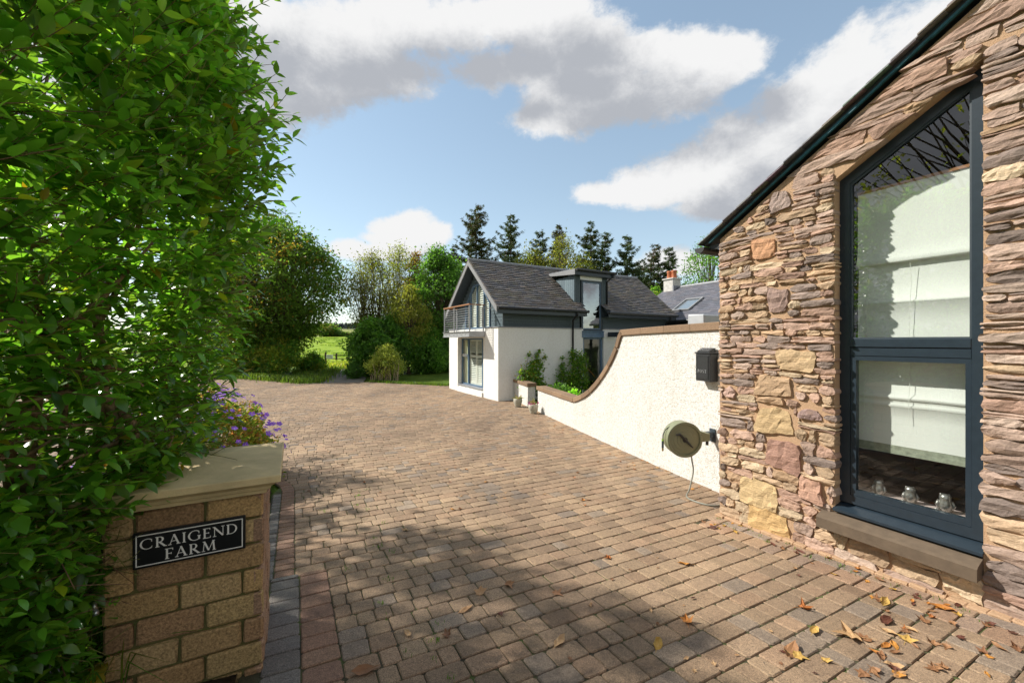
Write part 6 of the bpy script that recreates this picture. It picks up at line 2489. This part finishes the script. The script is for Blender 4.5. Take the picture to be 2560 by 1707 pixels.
    for k in range(12):
        ids = rest[k::12]
        vv, ff = variants[k]
        sc = SZ[ids][:, None, None]
        w = P[ids][:, None, :] + sc * (vv[None, :, 0:1] * D[ids][:, None, :] + vv[None, :, 1:2] * s[ids][:, None, :] + vv[None, :, 2:3] * n[ids][:, None, :])
        V_.append(w.reshape(-1, 3))
        F_.append((ff[None] + (np.arange(len(ids)) * len(vv))[:, None, None]).reshape(-1, 4) + base)
        C_.append(np.repeat(TI[ids], len(ff), 0))
        base += len(ids) * len(vv)
    o = bigmesh('foliage', np.concatenate(V_), np.concatenate(F_), M['hedge_leaf'], th, np.concatenate(C_), True)
    tag(o, kind='stuff')


hedge()


# ------------------------------------------------------------------ geranium mound behind the pillar
def geranium():
    r = np.random.default_rng(9)
    cx, cy = -4.3, 5.5
    th = thing('geranium_plant', (cx, cy, tz(cy)), 'mound of purple geraniums spilling behind the gate pillar', 'flowering plant')
    n = 15000
    u = unit(r.normal(0, 1, (n, 3))); u[:, 2] = abs(u[:, 2])
    rad = r.uniform(.62, 1.02, n) ** .5
    lump = np.array([1 + .16 * mn.noise(Vector((a[0] * 3, a[1] * 3, a[2] * 3))) for a in u])
    P = np.stack([cx + u[:, 0] * 1.05 * rad * lump, cy + u[:, 1] * 1.0 * rad * lump, tz(cy) + u[:, 2] * 1.22 * rad * lump], 1)
    d = unit(u + r.normal(0, .8, (n, 3)))
    v, f = leaf_quads(P, d, r.uniform(.03, .075, n), .7, r.uniform(-1.2, 1.2, n), .1)
    pal = np.array([(.13, .19, .03), (.09, .14, .025), (.22, .20, .035), (.30, .20, .06), (.24, .10, .045), (.28, .24, .10), (.07, .11, .02), (.34, .27, .05)])
    low = (P[:, 2] - tz(cy)) < .55
    ci = np.where(low, r.choice([0, 1, 2, 4, 7, 6], n), r.choice([0, 0, 1, 2, 3, 5, 4], n))
    o = bigmesh('foliage', v, f, M['tree_leaf'], th, pal[ci] * 1.4 * r.uniform(.7, 1.3, n)[:, None])
    mb = MB()
    for k in range(60):
        a = r.uniform(0, 6.28); e = r.uniform(.2, 1.4)
        p = Vector((cx + math.cos(a) * math.cos(e) * 1.05, cy + math.sin(a) * math.cos(e), tz(cy) + math.sin(e) * 1.25))
        mb.tube([(cx + r.uniform(-.4, .4), cy + r.uniform(-.4, .4), tz(cy)), p], [.006, .002], 4, False, (.2, .12, .06))
    mb.build('stems', M['bark'], th)
    # flowers: five rounded petals
    cnt = 0
    for k in range(260):
        a = r.uniform(-2.6, 1.5); e = r.uniform(.05, 1.35)
        if r.random() < .25: a = r.uniform(0, 6.28)
        c = Vector((cx + math.cos(a) * math.cos(e) * r.uniform(1.03, 1.25), cy + math.sin(a) * math.cos(e) * r.uniform(1.0, 1.2), tz(cy) + .06 + math.sin(e) * r.uniform(1.15, 1.36)))
        nn = Vector((c.x - cx, c.y - cy, (c.z - tz(cy)) * 1.0 + .3)).normalized()
        nn = (nn + Vector((r.uniform(-.4, .4), r.uniform(-.7, .1), r.uniform(-.3, .4)))).normalized()
        s = nn.cross(Vector((0, 0, 1))).normalized(); q = nn.cross(s)
        m = MB()
        R0 = r.uniform(.028, .044)
        for p in range(5):
            an = p * 1.2566 + .2
            dd = s * math.cos(an) + q * math.sin(an); ee = -s * math.sin(an) + q * math.cos(an)
            m.add([c, c + dd * R0 * .55 - ee * R0 * .38 + nn * .004, c + dd * R0 - ee * R0 * .28 + nn * .006, c + dd * R0 + ee * R0 * .28 + nn * .006, c + dd * R0 * .55 + ee * R0 * .38 + nn * .004], [(0, 1, 2, 3, 4)], (.27 + .12 * r.random(), .13, .70))
        m.lathe(c + nn * .004, nn, [(.006, 0), (.0005, .003)], 6, tint=(.7, .6, .7))
        m.build('flower', M['petal'], th)


geranium()


# ------------------------------------------------------------------ undergrowth left of the pillar
def blades(name, label, pts, n, h, seed, pal, w=.008, cat='grass', spread=.2, kind='stuff', lean=.4):
    r = np.random.default_rng(seed)
    pts = np.array(pts)
    idx = r.integers(0, len(pts), n)
    x = pts[idx, 0] + r.normal(0, spread, n); y = pts[idx, 1] + r.normal(0, spread, n)
    z = np.array([tz(q) for q in y]) - .01
    a = r.uniform(0, 6.28, n); l = h * r.uniform(.5, 1.25, n)
    k = lean * r.uniform(.2, 1.3, n)
    b = np.stack([x, y, z], 1)
    dirn = np.stack([np.cos(a), np.sin(a), np.zeros(n)], 1); sd = np.stack([-np.sin(a), np.cos(a), np.zeros(n)], 1)
    ww = (w * r.uniform(.6, 1.4, n))[:, None]
    m = b + dirn * (k * l * .3)[:, None] + np.array([0, 0, 1]) * (l * .6)[:, None]
    t = b + dirn * (k * l)[:, None] + np.array([0, 0, 1]) * (l * (1 - .25 * k))[:, None]
    v = np.stack([b - sd * ww, b + sd * ww, m + sd * ww * .8, m - sd * ww * .8, t + sd * ww * .08, t - sd * ww * .08], 1).reshape(-1, 3)
    f = np.concatenate([np.array([[0, 1, 2, 3], [3, 2, 4, 5]]) + 6 * i for i in range(n)]) if n < 1 else ((np.array([[0, 1, 2, 3], [3, 2, 4, 5]])[None]) + (np.arange(n) * 6)[:, None, None]).reshape(-1, 4)
    pal = np.array(pal)
    c = np.repeat(pal[r.integers(0, len(pal), n)] * r.uniform(.7, 1.3, n)[:, None], 2, 0)
    o = bigmesh(name, v, f, M['tree_leaf'], None, c)
    return tag(o, label, cat, None, kind)


GP = [(.07, .13, .02), (.10, .17, .025), (.14, .17, .03), (.06, .10, .018)]
blades('grass', 'long thin grass blades at the foot of the gate pillar', [(-2.03, 1.98), (-2.1, 1.85), (-2.0, 2.05), (-1.97, 1.86)], 170, .5, 4, [(.10, .22, .03), (.07, .15, .02), (.14, .18, .03)], .0035, spread=.07, lean=.9)
blades('verge_grass', 'tufty grass verge along the far side of the drive', [(x, np.interp(x, [-16.9, -9.9], [23.9, 20.1]) + .2) for x in np.linspace(-17, -9.9, 60)] + [(-9.9 - .25 * k, 20.2 + .8 * k) for k in range(14)] + [(-11 - .3 * k, 22.3 + .5 * k) for k in range(12)], 9000, .3, 5, GP, .016, spread=.35)
blades('verge_grass', 'rough grass at the right hand edge of the lane and lawn', [(-7.0 - .3 * k, 20.6 + 1.2 * k) for k in range(10)] + [(x, np.interp(x, [-7, -2.6], [20.55, 18.7]) + .05) for x in np.linspace(-7, -3.0, 40)], 4200, .11, 6, GP, .014, spread=.12)
blades('field_grass', 'tall bright grass and weeds where the lane meets the field', [(-13 - .45 * k, 31 + 1.2 * k) for k in range(20)] + [(-20 + .4 * k, 44 + .4 * k) for k in range(16)] + [(-15.5 + .3 * k, 40 + .3 * k) for k in range(12)], 6000, .4, 7, [(.22, .27, .03), (.16, .24, .025), (.28, .26, .05)], .03, spread=1.0)
rr_ = np.random.default_rng(12)
blades('field_tufts', 'rushy tufts scattered over the bright green field', [(float(-.45 * y + rr_.normal(0, 9)), float(y)) for y in rr_.uniform(62, 190, 110)], 7000, .34, 8, [(.10, .17, .02), (.15, .22, .025), (.07, .12, .02)], .05, spread=.6, lean=.6)
blades('moss_tufts', 'tiny grass tufts sprouting from the paving joints', [tuple(SB.P(a, -.10 - .05 * (k % 3), 0)[:2]) for k, a in enumerate(np.linspace(.05, 2.0, 18))] + [uv2xy(.24 + .6 * rr_.random(), v) for v in rr_.uniform(1.8, 6, 22)], 420, .035, 9, [(.10, .2, .03), (.07, .14, .02)], .0025, spread=.02)


def fern(x, y, z, label, seed, n=5, L=.3, rz=0.0):
    r = random.Random(seed)
    th = thing('fern_plant', (x, y, z), label, 'fern', 'ferns under the hedge')
    for k in range(n):
        a = rz + r.uniform(-.9, .9); e = r.uniform(.25, .9)
        m = MB()
        pts = [Vector((x, y, z)) + Vector((math.cos(a) * math.cos(e), math.sin(a) * math.cos(e), math.sin(e))) * L * t + Vector((0, 0, -.35 * L * t * t)) for t in np.linspace(0, 1, 12)]
        m.tube(pts[::2], [.003, .0028, .0024, .002, .0015, .001], 4, False, (.10, .16, .03))
        for i in range(2, 12):
            d = (pts[i] - pts[i - 1]).normalized(); s = d.cross(Vector((0, 0, 1))).normalized()
            ll = L * .24 * math.sin(math.pi * (i / 12) ** .8)
            for sg in (-1, 1):
                b = pts[i]; tip = b + s * sg * ll + d * ll * .35
                m.add([b - d * .009, b + d * .009, (b + tip) / 2 + d * .012, tip, (b + tip) / 2 - d * .008], [(0, 1, 2, 3, 4)], r.choice(((.12, .22, .03), (.16, .27, .04), (.09, .17, .025))))
        m.build('frond', M['tree_leaf'], th)


fern(-2.0, 1.50, tz(1.5) + .02, 'bright green fern at the bottom left corner under the hedge', 1, 7, .30, .2)
fern(-1.86, 1.56, tz(1.56) + .02, 'small fern next to the black pipe by the pillar', 2, 5, .2, .3)
fern(-2.2, 1.78, tz(1.78) + .02, 'fern growing deeper in the shade beneath the hedge stems', 3, 6, .28, .2)


def broad_leaf_weed(x, y, z, label, seed):
    r = random.Random(seed)
    th = thing('ground_weed', (x, y, z), label, 'weed', 'weeds at the pillar foot')
    for k in range(6):
        a = r.uniform(-1.5, 1.2); L = r.uniform(.06, .10)
        o = Vector((x + r.uniform(-.08, .08), y + r.uniform(-.08, .08), z + r.uniform(.03, .26)))
        d = Vector((math.cos(a), math.sin(a) - .4, r.uniform(-.5, .2))).normalized(); s = d.cross(Vector((.2, -.6, .8))).normalized()
        n = d.cross(s)
        vs = [o]; m = 10
        for i in range(1, m):
            t = i / m * 2 * math.pi
            vs.append(o + d * L * (.5 - .5 * math.cos(t)) + s * L * .45 * math.sin(t) * (1.1 - .2 * math.cos(t)) + n * .01 * math.cos(2 * t))
        mb = MB(); mb.add(vs, [tuple(range(m))], r.choice(((.06, .12, .02), (.09, .17, .03), (.30, .26, .03)) if k else ((.34, .27, .03),)))
        mb.tube([o, Vector((x, y, z))], [.002, .003], 4, False, (.12, .14, .04))
        mb.build('leaf', M['tree_leaf'], th)


broad_leaf_weed(-1.98, 1.86, tz(1.86), 'round leaved weed with one yellow leaf beside the pillar base', 4)
broad_leaf_weed(-1.94, 1.74, tz(1.74), 'dark round leaved weed at the left of the pillar foot', 5)
mb = MB(); mb.tube([(-1.90, 2.02, .16), (-1.88, 1.86, .13), (-1.83, 1.70, .085), (-1.76, 1.5, .10), (-1.70, 1.3, .13)], .011, 8)
tag(mb.build('drain_pipe', M['black_plastic'], None, True), 'black plastic pipe curving out of the undergrowth beside the pillar', 'pipe')
mb = MB(); mb.tube([PL.P(.655, -.05, .62), PL.P(.645, -.065, .585)], [.008, .009], 8); mb.tube([PL.P(.645, -.065, .585), PL.P(.64, -.072, .565)], [.012, .011], 8)
tag(mb.build('spray_nozzle', M['steel'], None, True), 'small grey metal nozzle poking out left of the name plate', 'nozzle')
mb = MB()
wr = random.Random(6)
pp = [Vector((-2.02 + .07 * math.cos(t) * (1 + .2 * math.sin(3 * t)), 1.72 + .02 * t * .3, .42 + .12 * math.sin(t * 1.3) * math.cos(t * .4))) for t in np.linspace(0, 9, 50)]
mb.tube(pp, .0035, 6)
tag(mb.build('garden_wire', M['galv'], None, True), 'loose coil of pale wire tangled in the hedge bottom', 'wire')


# ------------------------------------------------------------------ fallen leaves
def fallen(kind, k):
    r = random.Random(k * 7 + kind)
    vs = []; fs = []
    if kind == 0:                                   # lobed maple outline
        pts = []
        lobes = [(-2.2, .55), (-1.2, .85), (0, 1.05), (1.2, .85), (2.2, .55)]
        for i, (a, l) in enumerate(lobes):
            pts.append((l * math.cos(a) * r.uniform(.85, 1.1), l * math.sin(a) * r.uniform(.85, 1.1)))
            if i < 4:
                am = (a + lobes[i + 1][0]) / 2
                pts.append((.45 * math.cos(am), .45 * math.sin(am)))
        pts.append((-.42, 0))
    else:
        pts = [(-.9, 0), (-.4, .34), (.1, .42), (.6, .28), (1.05, 0), (.6, -.28), (.1, -.42), (-.4, -.34)]
    cur = r.uniform(.3, .8); cx = r.uniform(-.6, .6)
    def z(x, y): return cur * (y * .9 + cx * x) ** 2 * .9 + .14 * r.uniform(-1, 1) + .07
    vs.append((0, 0, .02))
    ring = []
    for f in (.5, 1.0):
        rw = []
        for (x, y) in pts:
            rw.append(len(vs)); zz = z(x * f, y * f) * f
            vs.append((x * f * (1 - .18 * abs(cur) * f), y * f * (1 - .32 * cur * f), max(zz, .015)))
        ring.append(rw)
    n = len(pts)
    for i in range(n):
        j = (i + 1) % n
        fs.append((0, ring[0][i], ring[0][j])); fs.append((ring[0][i], ring[1][i], ring[1][j], ring[0][j]))
    b = len(vs)                                      # stalk
    vs += [(-.35, .02, .04), (-.35, -.02, .04), (-1.1, -.015, .10), (-1.1, .015, .10)]
    fs.append((b, b + 1, b + 2, b + 3))
    return vs, fs


LCOL = {'brown': [(.26, .125, .055), (.30, .15, .065), (.22, .10, .045)], 'orange': [(.46, .18, .035), (.50, .22, .04), (.38, .13, .03)], 'yellow': [(.46, .27, .05), (.50, .31, .08)], 'dark': [(.12, .04, .022), (.09, .035, .02)], 'tan': [(.50, .31, .15), (.46, .26, .12)]}
LM = {}
for cname, cols in LCOL.items():
    for k in range(5):
        v_, f_ = fallen(0 if k < 3 else 1, k + len(cname) * 11)
        LM[(cname, k)] = mkmesh('fallen_leaf', v_, f_, M['dry_leaf'], False, [cols[k % len(cols)]] * len(f_))
lr = random.Random(40)


def ground_px(px, py):
    y = 5.0
    for _ in range(80):
        y = .5 * y + .5 * min(FPX * (EYE - gz(y)) / (py - CY), 60)
    return Vector(((px - CX) / FPX * y, y, gz(y)))


def drop(px, py, cname, size, label, group='fallen leaves on the drive'):
    p = ground_px(px, py)
    m = Matrix.Translation(p + Vector((0, 0, .004))) @ Matrix.Rotation(lr.uniform(0, 6.28), 4, 'Z') @ Matrix.Rotation(lr.uniform(-.15, .15), 4, 'X') @ Matrix.Scale(size, 4)
    o = link('fallen_leaf', LM[(cname, lr.randrange(5))], None, m)
    tag(o, label, 'leaf', group)


CW = {'orange': 'orange', 'brown': 'mid brown', 'tan': 'pale tan', 'dark': 'dark red brown', 'yellow': 'yellowish'}
# the ones that can be picked out singly (photo positions of leaves lying on the paving)
ONE = [(1014, 1326, 'tan', .045, 'pale tan leaf lying alone in the sunlit patch right of the pillar'), (1200, 1483, 'tan', .06, 'ragged tan leaf in the shade, middle of the three close together'), (1162, 1525, 'tan', .055, 'tan leaf nearest the camera of the three close together'), (1272, 1462, 'brown', .055, 'brown leaf farthest right of the three close together'),
       (912, 1680, 'brown', .065, 'large brown leaf at the bottom edge right of the pillar'), (1018, 1583, 'tan', .035, 'small tan leaf in the dark paving left of the foreground'), (1117, 1588, 'brown', .045, 'brown star shaped leaf alone on the dark foreground pavers'), (1398, 1606, 'tan', .05, 'tan leaf alone on the dark pavers at bottom centre'), (1390, 1482, 'brown', .05, 'curled brown leaf with a long stalk on the dark pavers'), (1250, 1535, 'dark', .03, 'tiny dark leaf right of the tan leaf pair'),
       (1782, 1320, 'dark', .06, 'dark red curled leaf standing by the stone corner'), (1522, 1395, 'orange', .04, 'orange leaf on the lit paving in the middle of the drive'), (1715, 1410, 'orange', .055, 'bright orange leaf on the pavers below the hose'), (1718, 1555, 'orange', .055, 'orange leaf in the lit foreground left of the big pair'), (1645, 1612, 'yellow', .055, 'yellow brown curled leaf on the foreground right pavers'), (2010, 1520, 'orange', .055, 'orange leaf out from the stone sill alone'), (2035, 1578, 'yellow', .05, 'yellow and red leaf in front of the big tan one'), (2130, 1592, 'tan', .085, 'largest tan leaf on the right pavers'), (1978, 1628, 'brown', .075, 'big crumpled brown leaf of the foreground pair'), (1994, 1640, 'yellow', .045, 'yellow leaf touching the big crumpled brown one'), (2064, 1652, 'yellow', .035, 'pale yellow leaf near the bottom right'), (2212, 1506, 'yellow', .06, 'bright yellow leaf with red end near the sill'), (2265, 1600, 'yellow', .055, 'yellow green curled leaf at the right foreground'), (2216, 1552, 'dark', .06, 'dark red crumpled leaf in the right hand cluster'), (2355, 1520, 'orange', .06, 'orange brown curled leaf at the wall foot under the sill end')]
for px, py, c, s, lab in ONE: drop(px, py, c, s * 1.35, lab)
for k in range(46):
    px = lr.uniform(2150, 2560); py = lr.uniform(1490, 1700)
    c = lr.choice(('orange', 'orange', 'brown', 'brown', 'brown', 'tan', 'dark')); drop(px, py, c, lr.uniform(.03, .062), CW[c] + ' curled leaf among the litter on the bottom right pavers', 'leaf litter at the bottom right')
for k in range(34):
    a = lr.uniform(.02, 2.1)
    p = SB.P(a, -lr.uniform(.06, .42) ** 1.2, 0); d = p.y
    px = CX + FPX * p.x / d; py = CY + FPX * (EYE - gz(d)) / d
    c = lr.choice(('orange', 'brown', 'orange', 'dark', 'yellow'))
    drop(px, py, c, lr.uniform(.02, .05), CW[c] + ' dry leaf gathered with others along the foot of the stone wall', 'leaf litter along the stone wall')
for k in range(40):
    w = lr.uniform(.2, 7.2)
    p = WW.P(w, -lr.uniform(.03, .5), 0); d = p.y
    c = lr.choice(('orange', 'brown', 'orange', 'tan'))
    drop(CX + FPX * p.x / d, CY + FPX * (EYE - gz(d)) / d, c, lr.uniform(.025, .055), CW[c] + ' dry leaf blown with others along the foot of the white wall', 'leaf litter along the white wall')
for k in range(60):
    px = lr.uniform(760, 1500); py = lr.uniform(1000, 1280)
    if px > 1300 and py < 1100: continue
    c = lr.choice(('brown', 'tan', 'orange'))
    drop(px, py, c, lr.uniform(.022, .05), CW[c] + ' small leaf among those dotted over the middle of the drive', 'leaves dotted over the drive')
for k in range(22):
    px = lr.uniform(1400, 2100); py = lr.uniform(1330, 1690)
    c = lr.choice(('brown', 'tan', 'dark'))
    drop(px, py, c, lr.uniform(.014, .03), CW[c] + ' tiny leaf scrap on the near right paving', 'leaf scraps on the near paving')


# ------------------------------------------------------------------ fence, sign and far country
def fence():
    d = 58.0
    th = thing('field_fence', (at_px(841, d), d, tz(d)), 'dark timber post and rail fence at the end of the lane', 'fence')
    for px, h in ((814, 1.35), (841, 1.15), (872, 1.2), (905, 1.2), (780, 1.1), (745, 1.1)):
        x = at_px(px, d); g = tz(d)
        mb = MB(); mb.box(WORLD, x - .1, x + .1, d - .1, d + .1, g - .2, g + h, .02); mb.build('post', M['wood_post'], th)
    g = tz(d)
    for z in (.35, .85):
        mb = MB(); mb.box(WORLD, at_px(814, d) + .11, at_px(905, d), d - .16, d - .11, g + z, g + z + .12); mb.build('rail', M['wood_post'], th)
    for z in (.55, 1.0):
        mb = MB(); mb.tube([(at_px(745, d), d, g + z), (at_px(814, d), d, g + z)], .03, 5); mb.build('wire', M['wood_post'], th)
    x0, x1 = at_px(817.5, d), at_px(834, d)
    s = thing('field_sign', ((x0 + x1) / 2, d - .2, g + .4), 'small white notice board fixed on the field fence rails', 'sign')
    mb = MB(); mb.box(WORLD, x0, x1, d - .22, d - .17, g + .42, g + .98); mb.build('board', M['sign_plate'], s)
    mb = MB()
    for z, xs in ((.78, ((.1, .24), (.28, .5), (.54, .8))), (.54, ((.08, .5), (.52, .88)))):
        for a, b in xs:
            mb.box(WORLD, x0 + (x1 - x0) * a, x0 + (x1 - x0) * b, d - .226, d - .221, g + z, g + z + .09)
    mb.build('faded_lines', M['anthracite'], s)


fence()
T_('field_tree', 'round dark tree standing on the crest of the field', 822, 205, 812, 25, 91, OLV + DKG, nclump=90, per=60, leaf=.9, trunk_r=.35, low=.02, spread=.34, group='trees on the field crest')
T_('field_tree', 'low dark bush right of the round tree on the field crest', 860, 207, 833, 14, 92, DKG + OLV, nclump=50, per=50, leaf=.8, trunk_r=.2, low=.02, spread=.4, group='trees on the field crest')
T_('field_tree', 'low grey green bush left of the round tree on the crest', 772, 207, 826, 20, 93, DKG + OLV, nclump=50, per=50, leaf=.8, trunk_r=.2, low=.02, spread=.4, group='trees on the field crest')


def far_farm():
    d = 460.0; x = at_px(843, d); g = tz(d) + 1.5
    F = Fr((x, d, g), (1, .1, 0), (-.1, 1, 0))
    th = thing('farmhouse', (x, d, g), 'tiny grey farm buildings far beyond the field', 'house')
    mb = MB(); mb.box(F, -4.5, 4, -3, 3, -3, 3.2); mb.box(F, 4.2, 8.5, -2, 2, -3, 2); mb.build('wall', M['chimney_render'], th)
    mb = MB(); mb.prism([F.P(-4.6, -3.2, 3.2), F.P(-4.6, 3.2, 3.2), F.P(-4.6, 0, 5.6)], [F.P(4.1, -3.2, 3.2), F.P(4.1, 3.2, 3.2), F.P(4.1, 0, 5.6)]); mb.prism([F.P(4.2, -2.2, 2), F.P(4.2, 2.2, 2), F.P(4.2, 0, 3.8)], [F.P(8.6, -2.2, 2), F.P(8.6, 2.2, 2), F.P(8.6, 0, 3.8)]); mb.build('roof', M['lead'], th)
    for xx in (-3, -.3, 2.2):
        mb = MB(); mb.box(F, xx - .5, xx + .5, -3.05, -2.98, .8, 2.3); mb.build('window', M['anthracite'], th)


far_farm()


def far_forest():
    r = np.random.default_rng(15)
    n = 3000
    y = r.uniform(1000, 1300, n); x = -.47 * y + r.uniform(-330, 420, n)
    h = r.uniform(11, 19, n); w = r.uniform(2.5, 4.5, n)
    z = np.array([tz(q) for q in y])
    k = 6
    V_ = []; F_ = []
    an = np.arange(k) * 2 * np.pi / k
    ring = np.stack([x[:, None] + w[:, None] * np.cos(an), y[:, None] + w[:, None] * np.sin(an), np.repeat(z[:, None] + 1, k, 1)], 2)
    apex = np.stack([x, y, z + h], 1)[:, None]
    V_ = np.concatenate([ring, apex], 1).reshape(-1, 3)
    f = np.array([(i, (i + 1) % k, k) for i in range(k)])
    F_ = (f[None] + (np.arange(n) * (k + 1))[:, None, None]).reshape(-1, 3)
    o = bigmesh('far_forest', V_, F_, M['forest'])
    tag(o, 'dark conifer plantation along the far hill', 'forest', None, 'stuff')


far_forest()
